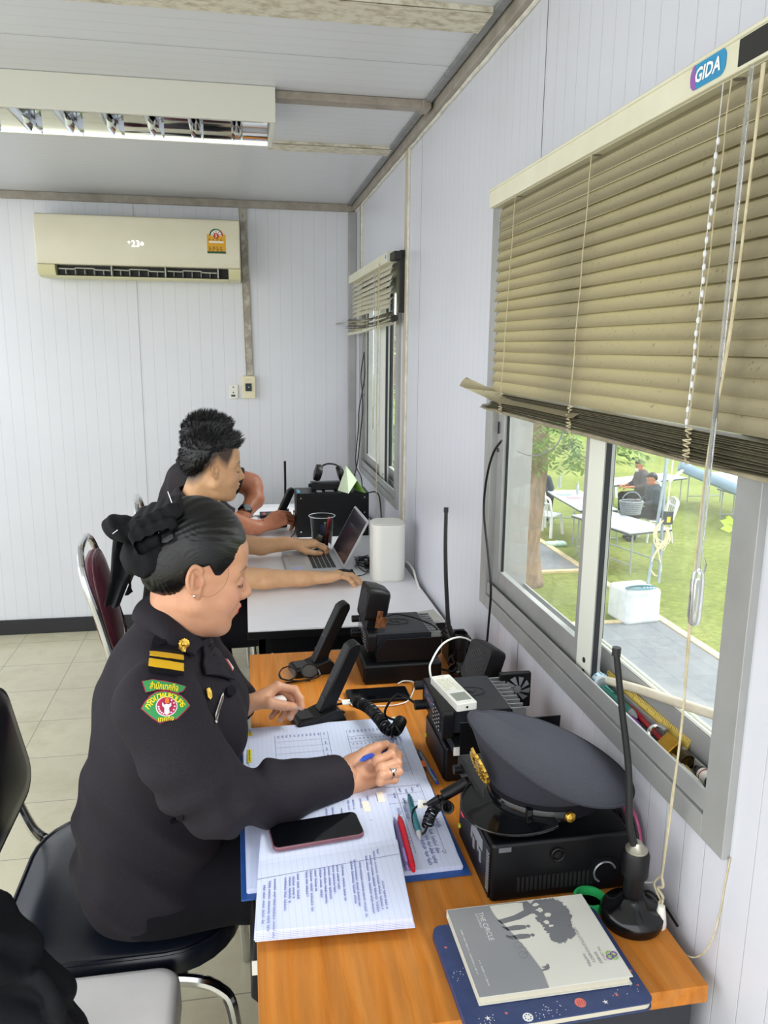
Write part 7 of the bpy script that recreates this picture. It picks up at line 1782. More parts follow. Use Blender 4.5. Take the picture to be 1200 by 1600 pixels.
    for s_ in (-1, 1):
        m = MB(); m.tube(spline([H.w(x) for x in ((.0915, s_*.018, -.0075), (.090, s_*.030, -.0105), (.080, s_*.047, -.0075))], 5), .0009, 5); m.build('eyelashes', hair_m, p)
    for s_ in pants_y: m = MB(); m.ball((.22, s_, .036), .05, 14, (2.0, .8, .7)); m.v = [Vector((v.x, v.y, max(v.z, .002))) for v in m.v]; m.build('shoe', black_pl, p, smooth=60)
    return p, bvh_of(*SV)
H1 = Head((-.116, 2.905, 1.168), math.radians(15), math.radians(6), 1.03, False)
n1 = [H1.w((-.03, 0, -.05)), (-.185, 2.915, 1.03), (-.225, 2.92, .95)]
h1r = Hand((.238, 2.742, .787), (.98, .16, .02), (-.05, .1, 1), False, [(16, 26, 14), (12, 24, 12), (14, 26, 14), (18, 30, 14)], (3, 0, -3, -8), [(.022, .026, -.010), (.048, .046, -.018), (.074, .056, -.024), (.096, .060, -.026)], 1.04, [(.06, 2.715, .795), (-.10, 2.69, .82)], (.027, .036, .046))
h1l = Hand((.190, 3.170, .808), (.96, .05, -.04), (.05, 0, 1), True, [(28, 42, 22), (26, 44, 24), (24, 40, 24), (24, 36, 20)], (3, 0, -3, -8), [(.022, .026, -.012), (.048, .050, -.022), (.078, .062, -.026), (.104, .060, -.028)], 1.02, [(.06, 3.165, .800), (-.10, 3.15, .83)], (.027, .036, .046))
man1, B1 = make_man('young man in a dark shirt working at the laptop', H1, n1, (-.25, 2.95, 0), skin_m,
    [((-.26, 2.94, .60), (.14, .18, .18)), ((-.245, 2.94, .82), (.13, .19, .19)), ((-.22, 2.80, .97), (.085, .085, .075)), ((-.22, 3.08, .97), (.085, .085, .075)), ((-.225, 2.93, .985), (.085, .15, .060))],
    None, [h1r, h1l], .7, [([(-.20, 2.76, .96), (-.13, 2.70, .84), (-.08, 2.69, .82)], [.075, .064, .062], (-.085, 2.69, .82), (.8, .0, -.4)), ([(-.20, 3.12, .96), (-.13, 3.16, .85), (-.08, 3.15, .83)], [.075, .064, .062], (-.085, 3.15, .83), (.8, 0, -.4))], (2.84, 3.04))
m = MB(); p_ = at(342, 783, 'y', 2.90); m.ball((p_.x, p_.y, p_.z), .010, 10, (.6, .6, 1.3)); m.build('collar_badge', goldm, man1)
H2 = Head((-.165, 3.70, 1.148), math.radians(8), math.radians(6), 1.09, False)
n2 = [H2.w((-.03, 0, -.05)), (-.215, 3.70, 1.06), (-.25, 3.70, .98)]
h2r = Hand((.092, 3.575, .802), (.93, .30, .28), (-.2, -.55, .8), False, [(30, 40, 25), (34, 45, 25), (38, 48, 28), (40, 48, 28)], (0, 0, 0, -2), [(.022, .026, -.006), (.050, .044, -.006), (.080, .046, -.008), (.104, .036, -.012)], 1.05, [(.0, 3.54, .80), (-.06, 3.50, .83)], (.029, .040, .048))
h2l = Hand((-.02, 3.735, .812), (-.35, -.9, .05), (-.1, .0, 1), True, [(30, 40, 25)]*4, (2, 0, -2, -4), [(.022, .026, -.010), (.048, .046, -.018), (.074, .050, -.026), (.094, .046, -.032)], 1.05, [(.045, 3.86, .862), (.035, 3.90, .915), (-.04, 3.91, .955)], (.030, .046, .052, .056))
man2, B2 = make_man('man half hidden behind the laptop man, wearing a black watch', H2, n2, (-.28, 3.70, 0), skin_t,
    [((-.28, 3.70, .60), (.15, .19, .18)), ((-.265, 3.70, .84), (.14, .20, .20)), ((-.245, 3.54, 1.00), (.09, .09, .08)), ((-.235, 3.86, 1.00), (.09, .09, .08)), ((-.25, 3.70, 1.02), (.09, .16, .062))],
    None, [h2r, h2l], 2.1, [([(-.22, 3.50, 1.0), (-.13, 3.46, .87), (-.07, 3.49, .83)], [.08, .07, .068], (-.08, 3.48, .84), (.7, .0, -.5)), ([(-.20, 3.88, 1.0), (-.09, 3.90, .965), (.03, 3.91, .93)], [.08, .072, .068], (-.02, 3.90, .945), (1, .1, -.35))], (3.60, 3.80))
m = MB(); q0, q1 = Vector((-.018, 3.738, .812)), Vector((.012, 3.80, .838)); d_ = (q1-q0).normalized()
m.lathe([(.0305, -.011), (.0335, -.010), (.0335, .010), (.0305, .011)], 24, Matrix.Translation(q0.lerp(q1, .5)) @ d_.to_track_quat('Z', 'Y').to_matrix().to_4x4()); c_ = q0.lerp(q1, .5)+Vector((.02, -.022, .018)); m.build('wristwatch', black_pl, man2)
m = MB(); u = Vector((.3, -.75, .6)).normalized(); m.prism(rrect(.016, .018, .005), .030, .041, Matrix.Translation(q0.lerp(q1, .5)) @ u.to_track_quat('Z', 'Y').to_matrix().to_4x4()); m.build('watch_case', M('watch_grey', '3c3e42', .25, .5), man2, bevel=.002)
m = MB()
for k in range(9): a = 2*PI*k/9; m.ball(h2r.w((-.012, .025*math.cos(a), -.002+.023*math.sin(a))), .0052, 8)
m.build('bead_bracelet', rubber, man2)
# garment on the stool (bottom left)
def garment(P):
    g = lambda px, py, y: tuple(at(px, py, 'y', y))
    d = chain(P, [g(-85, 1430, 1.12), g(-45, 1500, 1.12), g(-5, 1570, 1.12), g(10, 1640, 1.12)], [.06, .062, .06, .06], .03)
    d = smin(d, chain(P, [g(-8, 1420, 1.16), g(30, 1490, 1.14), g(62, 1560, 1.13), g(84, 1620, 1.12)], [.016, .030, .042, .046], .02), .03)
    d = d+.006*np.sin(P[:, 2]*95+P[:, 0]*60+2*np.sin(P[:, 1]*40))+.003*nz(P, 60, 3)
    e = chain(P, [g(58, 1524, 1.10), g(84, 1560, 1.09), g(98, 1610, 1.09)], [.012, .013, .014], .01)+.002*np.sin(P[:, 2]*160)
    d = smin(d, e, .008)
    return smax(d, .4650-P[:, 2], .006)
gm3 = MB(); V_, Q_ = sdf_mesh(garment, (-.85, .90, .44), (-.26, 1.34, .90), .005); gm3.add([tuple(v) for v in V_], [tuple(int(i) for i in q) for q in Q_]); one('jacket', gm3, blackcl, 'crumpled black garment lying over the white plastic stool', 'jacket', smooth=180)
# ---------------------------------------------------------------- peaked cap
cpn = thing('peaked_cap', 'dark grey peaked officer cap with a gold badge on the black power box', 'cap', (.45, 1.12, .884))
CC = Vector((.480, 1.120, -.004)); CF = Vector((-.98, -.20, 0)).normalized(); CS = Vector((CF.y, -CF.x, 0))   # front and side axes
def cp_w(f, s, z): return CC+CF*f+CS*s+Vector((0, 0, z))
Rc = Matrix((CF, Vector((0, 0, 1)).cross(CF), Vector((0, 0, 1)))).transposed()
def cq(P): return (P-A((CC.x, CC.y, 0))) @ rot(Rc)
def cap_band(P):
    q = cq(P); r = vlen(q[:, :2]/A((.098, .082)))
    d = (r-1)*.085; return smax(np.abs(d)-.003, np.abs(q[:, 2]-.906)-.021, .002)
def rimz(f, s_=0.): return .948+.31*f+1.5*max(f-.01, 0)**2+.13*s_
CA, CB = .137, .128
def crown_pt(u, v):
    a = 2*PI*u; c, s_ = math.cos(a), math.sin(a)
    if v < .35:
        k = v/.35; e = k**.8; f, s2 = (.098+(CA-.098)*e)*c, (.082+(CB-.082)*e)*s_
        z = .912+(rimz(CA*c, CB*s_)+.004-.912)*k+.006*math.sin(k*PI)
    else:
        k = 1-(v-.35)/.65; f, s2 = CA*c*k, CB*s_*k
        edge = 1-k; z = rimz(f, s2)+.004+.010*(1-k**6)+.008*(1-k*k)-.010*math.exp(-((f-.03)/.05)**2)*(1-k**4)*.6
        z += .007*noise.noise((f*14, s2*14, 3))*(1-k**3)-.004*math.exp(-((f+.00-s2*.6)/.016)**2)*max(0, s2*6)
    return tuple(cp_w(f, s2, z))
def bnd(lo, hi): return bounds([cp_w(f, s, z) for f in (lo[0], hi[0]) for s in (lo[1], hi[1]) for z in (lo[2], hi[2])], .004)
felt = noisy('cap_felt', '2c2d35', '33343d', 260, .75, bump=.1, spec=.25); gloss = M('patent_black', '0b0c0f', .12)
m = MB(); m.grid(crown_pt, 72, 40); m.build('crown', felt, cpn, smooth=75)
np_mesh('band', [sdf_mesh(cap_band, *bnd((-.12, -.10, .87), (.12, .10, .94)), .003)], uni_d, cpn)
m = MB(); rim = [Vector(crown_pt(i/72, .35)) for i in range(73)]
m.tube(rim[:-1], .0026, 6, closed=True); m.build('piping', felt, cpn)
m = MB()
def vis(u, v):
    a = math.radians(-72+144*u); k = v; r0 = (.098*math.cos(a), .082*math.sin(a)); ext = .052*math.cos(a*1.02)**.8 if abs(a) < 1.5 else 0
    f, s = r0[0]+ext*k*math.cos(a*.7), r0[1]+ext*k*math.sin(a*.7); return tuple(cp_w(f, s, .893-.026*k*math.cos(a)+.006*k*k))
m.grid(vis, 28, 8, thick=.0025); m.build('visor', gloss, cpn, smooth=60)
m = MB(); m.tube([Vector(vis(u, 1))+Vector((0, 0, .0008)) for u in np.linspace(0, 1, 40)], .0018, 6); m.build('visor_edge', gloss, cpn)
m = MB()
pts = [cp_w((.098+.005)*math.cos(a), (.082+.005)*math.sin(a), .897+.004*math.cos(a)) for a in np.linspace(-1.45, 1.45, 40)]
m.tube(pts, .005, 8, flat=(.0085, .0016, (0, 0, 1))); m.build('chin_strap', gloss, cpn)
m = MB(); a = .35; c_ = cp_w(.106*math.cos(-a*2.2), .09*math.sin(-a*2.2), .900); m.cbox((0, 0, 0), (.004, .006, .011), Matrix.Translation(c_)); m.build('strap_buckle', gloss, cpn, bevel=.001)
for sg in (-1, 1):
    c_ = cp_w(.018, sg*.0865, .899); n_ = CS*sg; m = MB(); X = Matrix.Translation(c_) @ n_.to_track_quat('Z', 'Y').to_matrix().to_4x4()
    m.lathe([(.0001, .0075), (.005, .0068), (.0080, .0045), (.0088, .001), (.0088, 0)], 20, X)
    for k in range(10): a = 2*PI*k/10; m.ball(X @ Vector((.0055*math.cos(a), .0055*math.sin(a), .0062)), .0010, 6)
    m.build('button', goldm, cpn)
m = MB(); c_ = cp_w(.128, 0, .958); tiltv = (Vector((0, 0, 1))+CF*.42).normalized(); X = frame_xf(c_, Vector((0, 0, 1)).cross(CF)*-1, tiltv); nn = X.to_3x3() @ Vector((0, 0, 1))
if nn.dot(CF) < 0: X = X @ Matrix.Diagonal((1, 1, -1, 1))
ov = lambda rx, ry, n=30, j=0: [(rx*(1+(j if i % 2 else 0))*math.cos(2*PI*i/n), ry*(1+(j if i % 2 else 0))*math.sin(2*PI*i/n)) for i in range(n)]
o_, i_ = ov(.021, .030, 36, .08), ov(.0145, .022, 36)
vs = [X @ Vector((x, y, z)) for z in (0, .004) for x, y in o_+i_]; fs = []
for k in range(36):
    a, b = k, (k+1) % 36; fs += [(72+a, 72+b, 108+b, 108+a), (a, b, 72+b, 72+a), (36+b, 36+a, 108+a, 108+b)]
m.add(vs, fs)
for k in range(22): a = 2*PI*k/22; m.ball(X @ Vector((.0178*math.cos(a), .026*math.sin(a), .004)), .0022, 6)
m.prism([(-.0035, -.020), (.0035, -.020), (.003, .004), (.009, .010), (.002, .012), (0, .024), (-.002, .012), (-.009, .010), (-.003, .004)], .001, .004, X); m.prism([(-.011, -.004), (.011, -.004), (.011, 0), (-.011, 0)], .001, .0035, X)
m.prism([(-.004, .029), (.004, .029), (.0005, .040), (-.0005, .040)], .0, .004, X); m.build('badge', goldm, cpn, smooth=40)['label'] = 'oval gold openwork cap badge'
# ================================================================ OUTSIDE
G = -2.1
gr = M('lawn', '93b53c', .9, spec=.1); t = NT(gr)
c = t.ramp(t.noise(.55, 6, .65), (.28, '8d9a55'), (.5, 'a3ae5e'), (.75, 'b9c270')); c2 = t.noise(9, 8, .8)
c = t.mix(t.math('MINIMUM', 1., t.math('MAXIMUM', 0., t.math('MULTIPLY', t.math('SUBTRACT', c2, .36), 2.4))), c, (.13, .17, .05)); t.to(c, 'Base Color'); t.bump(t.noise(60, 4, .7), .9, .05)
struct('ground', MB().box((.75, -12, G-.3), (70, 80, G)), gr, smooth=0)
pv = M('paving', '8f9396', .8, spec=.2); t = NT(pv)
bt_ = t.n('ShaderNodeTexBrick', {'Vector': t.co(), 'Color1': lin('6f7377'), 'Color2': lin('7d8185'), 'Mortar': lin('5d6062'), 'Scale': 1., 'Brick Width': .6, 'Row Height': .6, 'Mortar Size': .006}); bt_.offset = 0
t.to(t.mix(.35, bt_.outputs['Color'], t.ramp(t.noise(7, 6, .7), (.3, '8f9294'), (.7, '636669'))), 'Base Color')
struct('path', MB().box((3.0, -8, G), (5.62, 9.62, G+.02)).box((3.0, 12.25, G), (5.62, 14.45, G+.02)), pv, smooth=0)
struct('kerb', MB().box((5.62, -8, G), (5.73, 14.6, G+.035)).box((3.0, 9.62, G), (5.62, 9.72, G+.035)).box((3.0, 12.15, G), (5.62, 12.25, G+.035)), noisy('kerb_sand', 'd6c29a', 'c4ae86', 6, .8), smooth=0)
# trees
bark = noisy('bark', 'a68e78', '7e6a58', 16, .9, bump=.6, bscale=30, stretch=(1, 1, .3))
leaf_m = M('leaf_green', '6f8f45', .55); t = NT(leaf_m); t.to(t.ramp(t.noise(2.2, 3), (.3, '5e8238'), (.5, '86a554'), (.72, 'b3cc74')), 'Base Color'); t.b.inputs['Subsurface Weight'].default_value = .1
def crown(parent, c, r, n, leaves, seed, size=.14, droop=.3):
    rn = random.Random(seed); m = MB()
    for _ in range(n):
        a, b = rn.uniform(0, 2*PI), rn.uniform(-1, 1); k = rn.uniform(.55, 1)**.5; s_ = math.sqrt(1-b*b)
        p = Vector((c[0]+r[0]*k*s_*math.cos(a), c[1]+r[1]*k*s_*math.sin(a), c[2]+r[2]*k*b)); out = Vector((math.cos(a), math.sin(a), -droop)).normalized()
        for j in range(leaves):
            q = p+out*(j*size*.33); sd = out.cross(Vector((0, 0, 1))).normalized()*(1 if j % 2 else -1)
            d = (out*.7+sd*rn.uniform(.5, 1)+Vector((0, 0, rn.uniform(-.5, .1)))).normalized(); w = d.cross(Vector((rn.uniform(-.4, .4), rn.uniform(-.4, .4), 1))).normalized()*size*.20
            L = size*rn.uniform(.7, 1.2); m.add([q, q+d*L*.45+w, q+d*L, q+d*L*.45-w], [(0, 1, 2, 3)])
    return m.build('crown', leaf_m, parent, smooth=0)
def tree(label, x, y, r, h, cr, seed, n=420):
    tr_ = thing('tree', label, 'tree', (x, y, G)); m = MB()
    P = [(x+.06*math.sin(k*1.3+seed), y+.05*math.cos(k*1.7), G+h*k/8) for k in range(9)]; S = spline(P, 4)
    m.tube(S, [r*(1.25-.25*min(1, i/5)-.35*i/len(S)) for i in range(len(S))], 14); m.build('trunk', bark, tr_, smooth=180)
    m = MB(); rn = random.Random(seed)
    for k in range(6): a = rn.uniform(0, 6.28); z = G+h*(.55+.07*k); m.tube([(x, y, z), (x+.7*math.cos(a), y+.7*math.sin(a), z+.35), (x+1.3*math.cos(a), y+1.3*math.sin(a), z+.3)], [r*.35, r*.25, r*.1], 7)
    m.build('branch', bark, tr_, smooth=180)
    for i, (c, rr) in enumerate(cr): crown(tr_, c, rr, n, 9, seed*10+i)
    return tr_
tree('tree with a pale trunk seen through the left pane of the near window', 4.42, 11.55, .20, 4.6, [((4.9, 11.4, .75), (1.25, 1.1, .9)), ((4.6, 11.5, 1.9), (1.3, 1.2, 1.0)), ((5.4, 12.2, .95), (.8, .9, .6))], 3, 330)
tree('leafy tree seen through the far window', 2.3, 12.7, .16, 4.2, [((2.2, 12.6, 1.0), (1.0, 1.3, 1.6)), ((2.2, 12.9, -.6), (.9, 1.1, .9))], 5, 420)
for i, (x, y, s_, lb) in enumerate(((7.0, 33, 1.4, 'pale bush far across the lawn on the left'), (17.5, 38, 1.4, 'pale bush far across the lawn behind the seated men'))):
    tr_ = thing('bush', lb, 'bush', (x, y, G)); crown(tr_, (x, y, G+1.6*s_), (3.2*s_, 1.5, 1.9*s_), 500, 7, 70+i, .45)
# folding tables
tw, tgrey, tdark = M('table_white', 'b4b9bf', .35), M('table_leg_grey', '9ea6aa', .4, .3), M('table_edge', '3c4246', .5)
def table(label, a, b, depth, group='folding tables on the lawn', H=.74, cloth=None):
    """a, b: near corners in the photo; depth goes away from the camera"""
    A0, B0 = at(*a, 'z', G+H), at(*b, 'z', G+H); d = (B0-A0); L = d.length; d.normalize(); n_ = Vector((-d.y, d.x, 0))
    T = thing('folding_table', label, 'table', ((A0.x+B0.x)/2, (A0.y+B0.y)/2, G), group=group); X = frame_xf((A0.x, A0.y, G), d, n_)
    m = MB(); m.box((0, 0, H-.018), (L, depth, H), X); m.mat(1).box((-.004, -.004, H-.045), (L+.004, depth+.004, H-.0185), X); m.build('tabletop', [tw, tdark], T, smooth=0)
    for x in (.12, L-.12):
        m = MB()
        m.tube([X @ Vector(p) for p in ((x, .06, H-.046), (x, .06, .01))], .016, 8); m.tube([X @ Vector(p) for p in ((x, depth-.06, H-.046), (x, depth-.06, .01))], .016, 8); m.tube([X @ Vector(p) for p in ((x, .06, .16), (x, depth-.06, .16))], .014, 8); m.build('leg', tgrey, T)
    return X, L
table('folding table standing nearest the window with a woven basket on it', (984, 833), (1050, 826), 1.55)
table('folding table behind the tree where the person in black sits', (906, 797), (852, 766), -.75)
table('folding table in front of the two seated men', (957, 758), (1074, 746), .75)
table('folding table at the far right under the blue tarpaulin', (1070, 738), (1150, 762), 1.0)
table('low folding table at the right edge of the near window', (1121, 762), (1190, 782), .8)
# plastic chairs
pch = M('chair_white', 'e6e8ea', .4)
def garden_chair(label, loc, rz):
    c = thing('plastic_chair', label, 'chair', loc, rz, 'white plastic garden chairs')
    m = MB(); m.grid(lambda u, v: (-.22+.44*u, -.22+.44*v, .43+.012*(2*u-1)**2-.02*math.exp(-((u-.9)/.15)**2)*0), 6, 6, thick=.02); m.build('seat', pch, c, smooth=60, world=False)
    for x, y in ((.2, .2), (.2, -.2), (-.2, .2), (-.2, -.2)): m = MB(); m.tube([(x, y, .42), (x*1.25, y*1.15, 0)], .03, 6, flat=(.034, .016, (0, 1, 0))); m.build('leg', pch, c, world=False)
    m = MB()
    m.tube(spline([(-.21, -.215, .43), (-.27, -.215, .62), (-.32, -.19, .80), (-.335, 0, .86), (-.32, .19, .80), (-.27, .215, .62), (-.21, .215, .43)], 5), .02, 8, flat=(.035, .014, (1, 0, 0)))
    for y in (-.12, -.04, .04, .12): m.tube([(-.215, y, .44), (-.265, y, .62), (-.325, y, .84)], .02, 6, flat=(.02, .006, (0, 1, 0)))
    m.tube([(-.30, -.2, .70), (-.305, 0, .71), (-.30, .2, .70)], .02, 6); m.build('backrest', pch, c, world=False); return c
c1 = at(858, 838, 'z', G); garden_chair('white plastic chair standing empty beside the tree trunk', (c1.x, c1.y+.15, G), math.radians(40))
pb = at(1012, 815, 'z', G+.45); garden_chair('white plastic chair under the man in the dark patterned shirt', (pb.x+.35, pb.y+.3, G), math.radians(172))
c3 = at(978, 765, 'z', G+.4); garden_chair('white plastic chair across the table from the two men', (c3.x, c3.y+1.2, G), math.radians(-80))
pa = at(873, 800, 'z', G+.45)
garden_chair('white plastic chair under the person in black behind the tree', (pa.x-.1, pa.y+.9, G), math.radians(55))
garden_chair('white plastic chair under the masked man', (pb.x+1.0, pb.y+2.1, G), math.radians(172))
def seated(label, loc, rz, shirt, hat=None, mask=False):
    p = thing('person', label, 'person', loc, 0); R3 = Matrix.Rotation(rz, 3, 'Z'); O = Vector(loc)
    W_ = lambda q: tuple(O+R3 @ Vector(q)); H = Head(W_((.10, 0, 1.21)), rz, .3, 1.02, False)
    def sh(P):
        d = chain(P, [W_((0, 0, .62)), W_((.0, 0, .77)), W_((.05, 0, .98))], [.17, .185, .165], .03)
        for s_ in (-1, 1): d = smin(d, chain(P, [W_((.05, .17*s_, 1.0)), W_((.10, .24*s_, .80)), W_((.24, .20*s_, .76))], [.075, .062, .052], .02), .04)
        return d
    hands = [Hand(W_((.36, .13*s_, .77)), R3 @ Vector((.9, -.25*s_, -.05)), (0, 0, 1), s_ > 0, [(25, 35, 20)]*4, (2, 0, -2, -5), [(.022, .026, -.01), (.05, .046, -.016), (.078, .052, -.02), (.1, .05, -.024)], 1., [W_((.24, .20*s_, .76))], (.026, .034)) for s_ in (-1, 1)]
    def pt(P):
        d = None
        for s_ in (-1, 1):
            c = chain(P, [W_((-.02, .09*s_, .555)), W_((.42, .12*s_, .545)), W_((.42, .12*s_, .06))], [.11, .08, .055], .03); d = c if d is None else smin(d, c, .05)
        return d
    lo, hi = [O[0]-.75, O[1]-.75, G-.02], [O[0]+.75, O[1]+.75, G+1.45]
    np_mesh('shirt', [sdf_mesh(sh, lo, hi, .016)], shirt, p); np_mesh('trousers', [sdf_mesh(pt, lo, hi, .02)], uni_d, p)
    hn = sdf_mesh(lambda P: smin(H.sdf(P), cap(P, W_((.07, 0, 1.14)), W_((.04, 0, .98)), .055, .06), .02), *bounds([W_((a, b, c)) for a in (-.1, .25) for b in (-.1, .1) for c in (.95, 1.38)], .02), .008)
    np_mesh('body', [hn, sdf_mesh(lambda P: np.minimum(sh(P)+.02, pt(P)+.02), lo, hi, .03)]+[h.mesh(.006) for h in hands], skin_t, p, paint=painter(H, cheek=0))
    _, hm = short_hair(H, seed=rz); np_mesh('hair', [hm], hair_m, p)
    for s_ in (-1, 1): m = MB(); m.ball(W_((.48, .12*s_, .04)), .05, 12, (1.8, 1.8, .8)); m.build('shoe', black_pl, p)
    if mask: m = MB(); m.grid(lambda u, v: tuple(H.w((.075+.045*math.cos((u-.5)*2.4)-.02*abs(v-.5), .075*math.sin((u-.5)*2.4), -.095+.075*v))), 10, 6, thick=.003); m.build('face_mask', white_pl, p, smooth=180)
for lb, loc, rz, sm, mk in (('man outside in a dark patterned shirt bent over the table', (pb.x+.30, pb.y+.3, G), math.radians(168), None, False), ('grey haired man outside wearing a white face mask', (pb.x+.98, pb.y+2.1, G), math.radians(178), None, True), ('person in black seated behind the tree trunk', (pa.x-.1, pa.y+.9, G), math.radians(50), None, False)):
    seated(lb, loc, rz, noisy('dark_print', '1c2730', '33424c', 60, .8) if not mk else noisy('dark_shirt', '3a3338', '453d42', 30, .8), mask=mk)
# basket, foam block, ropes, poles
bk_ = thing('basket', 'grey woven basket with a handle on the nearest folding table', 'basket', tuple(at(985, 803, 'z', G+.75))); b0 = at(985, 803, 'z', G+.745)
m = MB(); n = 40
for k in range(7): m.tube([(b0.x+(.17+.006*k)*math.cos(2*PI*i/n)*(1+.02*(-1)**(i+k)), b0.y+(.13+.005*k)*math.sin(2*PI*i/n)*(1+.02*(-1)**(i+k)), b0.z+.018+.036*k) for i in range(n)], .019, 6, closed=True)
m.build('body', noisy('wicker_grey', '6d737a', '8c939a', 40, .7), bk_); m = MB(); m.tube(arc((b0.x, b0.y, b0.z+.22), .19, 0, PI, 16), .012, 6); m.build('handle', noisy('wicker_grey', '6d737a', '8c939a', 40), bk_)
fb0 = at(1001, 978, 'z', G)
m = MB(); m.box((-.27, -.24, 0), (.27, .26, .50), Matrix.Translation((fb0.x+.02, fb0.y+.26, G+.001)) @ Matrix.Rotation(.12, 4, 'Z')); one('foam_block', m, noisy('foam_white', 'd2d5d8', 'c4c8cc', 8, .8), 'white foam block on the paving holding the poles', 'block', bevel=.06, seg=3)
ft = G+.50; rope_b = M('rope_teal', '4f7f8a', .7)
m = MB(); rn = random.Random(2); q = Vector((fb0.x-.02, fb0.y+.12, ft+.012))
for k in range(5): m.tube([(q.x-.05+.05*k*.3+(.13+.02*k)*math.cos(a), q.y+(.05+.012*k)*math.sin(a)-.02*k, q.z+.006*k+(-.10*max(0, -math.sin(a))*(k > 1) if 0 else 0)) for a in np.linspace(0, 2*PI, 20)[:-1]], .008, 5, closed=True)
one('rope', m, rope_b, 'tangle of teal rope lying on the white foam block', 'rope')
for lb, p0, p1, r in (('grey pole rising from the foam block past the rope', (1012, 918), (1047, 690), .024), ('second thin pole beside the hanging rope', (1028, 926), (1043, 690), .020)):
    a = at(*p0, 'y', fb0.y+.3); b = at(*p1, 'y', fb0.y+.7); a.z = max(a.z, ft+.005); m = MB(); m.cyl(a, b, r, 10); one('pole', m, noisy('pole_grey', '9aa7ad', '8794a0', 6, .4, .2), lb, 'pole')
m = MB(); Y_ = fb0.y+.35
for k in range(9): m.tube(spline([at(1038, 812, 'y', Y_), at(1026-2*(k % 3), 826+k, 'y', Y_), at(1022+2*k, 848+(k % 4)*4, 'y', Y_), at(1040+(k % 3)*3, 846-(k % 2)*6, 'y', Y_), at(1044-(k % 2)*3, 826, 'y', Y_), at(1038, 812, 'y', Y_)], 5), .007, 5)
m.tube(spline([at(*p_, 'y', Y_) for p_ in ((1036, 845), (1020, 872), (1017, 890), (1026, 900), (1033, 890), (1030, 870), (1026, 850))], 6), .012, 6); m.tube([at(1040, 815, 'y', Y_), at(1052, 715, 'y', Y_+.3)], .010, 6)
one('rope', m, M('rope_cream', 'e2cfae', .8), 'bundle of cream rope hanging from the pole outside', 'rope')
m = MB(); a = at(1044, 808, 'y', Y_); m.box((a.x-.06, a.y-.03, a.z-.10), (a.x+.06, a.y+.03, a.z+.08)); m.mat(1).box((a.x-.035, a.y-.033, a.z-.07), (a.x+.02, a.y-.031, a.z+.01)); one('tackle_box', m, [tdark, M('tag_yellow', 'd9c43a', .5)], 'small black box with a yellow tag hanging by the rope', 'box', bevel=.01)
tarp = thing('tarpaulin', 'folded blue grey tarpaulin bundle on the far tables', 'tarpaulin', tuple(at(1110, 740, 'z', G+.8)))
m = MB(); S = spline([at(1062, 727, 'y', 14.5), at(1085, 738, 'y', 14.4), at(1120, 752, 'y', 14.3), at(1175, 775, 'y', 14.2)], 6); m.tube(S, .1, 12, flat=(.12, .07, (0, .5, 1))); m.build('roll', noisy('tarp_blue', '6f899d', '60788c', 5, .6, bump=.2), tarp)
m = MB(); m.tube([at(1082, 722, 'y', 14.6), at(1046, 752, 'y', 14.2)], .03, 8); m.build('strut', pch, tarp)
for k, (px, py, h_, lb) in enumerate(((874, 762, .30, 'clear water bottle on the table behind the tree'), (902, 772, .26, 'second clear bottle on the table by the window post'))):
    p_ = at(px, py, 'z', G+.745); m = MB(); m.lathe([(.03, 0), (.034, .01), (.034, h_*.65), (.014, h_*.85), (.014, h_)], 12, Matrix.Translation(p_)); one('bottle', m, M('bottle_clear', 'dfe8ec', .1, Transmission_Weight=.6), lb, 'bottle')
for px, py, col, lb in ((882, 772, '8fd0c4', 'mint green paper lying on the table behind the tree'), (897, 777, 'd98aa0', 'pink paper lying on the table behind the tree')):
    p_ = at(px, py, 'z', G+.745); m = MB(); m.box((p_.x-.14, p_.y-.1, p_.z), (p_.x+.14, p_.y+.1, p_.z+.006)); one('paper', m, M('paper_'+col, col, .6), lb, 'paper')
p_ = at(868, 853, 'z', G); V_, Q_ = sdf_mesh(lambda P: ell(P, (p_.x, p_.y, G+.05), (.22, .10, .06))+.03*nz(P, 22), (p_.x-.35, p_.y-.25, G-.03), (p_.x+.35, p_.y+.25, G+.2), .015); m = MB(); m.add([tuple(v) for v in V_], [tuple(int(i) for i in q) for q in Q_]); one('plastic_bag', m, noisy('bag_pale', 'dfe6e2', 'a9d0c0', 9, .3), 'crumpled pale plastic bag lying on the grass edge', 'bag', smooth=60)
tg = thing('twig', 'twig with yellow green leaves just outside the near window', 'twig', tuple(at(1135, 830, 'x', 2.2))); lm = M('young_leaf', 'c3d84a', .5)
m = MB(); base = at(1150, 826, 'x', 2.2); m.tube(spline([(2.25, base.y-.62, G), (2.25, base.y-.60, base.z-1.2), (2.2, base.y-.5, base.z-.35), (2.2, base.y-.25, base.z-.05), tuple(base)], 5), .005, 5); m.build('stem', bark, tg)
m = MB()
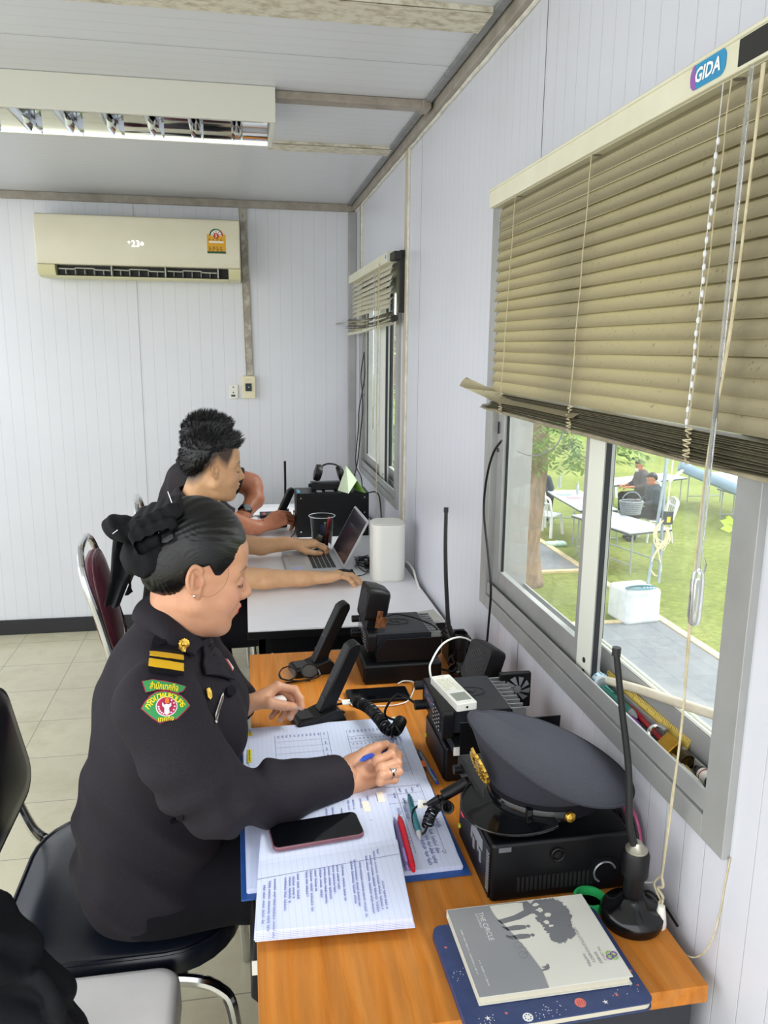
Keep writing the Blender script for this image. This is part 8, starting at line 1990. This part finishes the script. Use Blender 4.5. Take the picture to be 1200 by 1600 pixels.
for dx, dy, dz in ((-.02, .09, -.02), (.0, .06, .05), (.03, .10, .03), (-.03, .03, .06), (0, .02, -.05), (.02, -.07, .03), (0, .13, .01)):
    d = Vector((dx, dy, dz)); L = d.length; w = d.cross(Vector((1, 0, .3))).normalized()*L*.22; q = base+Vector((0, .03*(dx > 0), 0)); m.add([q, q+d*.5+w, q+d, q+d*.5-w], [(0, 1, 2, 3)])
m.build('leaves', lm, tg, smooth=0)
# ================================================================ LIGHT
wd = bpy.data.worlds.new('World'); SC.world = wd; wd.use_nodes = True
nt = wd.node_tree; bg = nt.nodes['Background']
tc = nt.nodes.new('ShaderNodeTexCoord'); sx_ = nt.nodes.new('ShaderNodeSeparateXYZ'); nt.links.new(tc.outputs['Generated'], sx_.inputs[0])
rp = nt.nodes.new('ShaderNodeValToRGB'); mr = nt.nodes.new('ShaderNodeMapRange'); mr.inputs[1].default_value = -1; mr.inputs[2].default_value = 1
nt.links.new(sx_.outputs[2], mr.inputs[0]); nt.links.new(mr.outputs[0], rp.inputs[0])
e = rp.color_ramp.elements; e[0].position = .0; e[0].color = (.60, .62, .63, 1); e[1].position = 1; e[1].color = (.86, .93, 1.0, 1)
x = e.new(.47); x.color = (.70, .72, .70, 1); x = e.new(.53); x.color = (1, 1, 1, 1)
nt.links.new(rp.outputs[0], bg.inputs[0]); bg.inputs[1].default_value = 1.5
sun = bpy.data.lights.new('overcast_sun', 'SUN'); sun.energy = 2.2; sun.angle = math.radians(30); so_ = bpy.data.objects.new('overcast_sun', sun); COL.objects.link(so_); so_.rotation_euler = Vector((-.64, .12, -.76)).to_track_quat('-Z', 'Y').to_euler()
SC.view_settings.view_transform = 'Standard'; SC.view_settings.look = 'None'; SC.view_settings.gamma = 1; SC.view_settings.exposure = 1.0
SC.view_settings.use_curve_mapping = False
SC.cycles.use_denoising = True
SC.cycles.max_bounces = 8; SC.cycles.diffuse_bounces = 5; SC.cycles.transparent_max_bounces = 16; SC.cycles.transmission_bounces = 6; SC.cycles.sample_clamp_indirect = 6
SC.cycles.caustics_reflective = False; SC.cycles.caustics_refractive = False
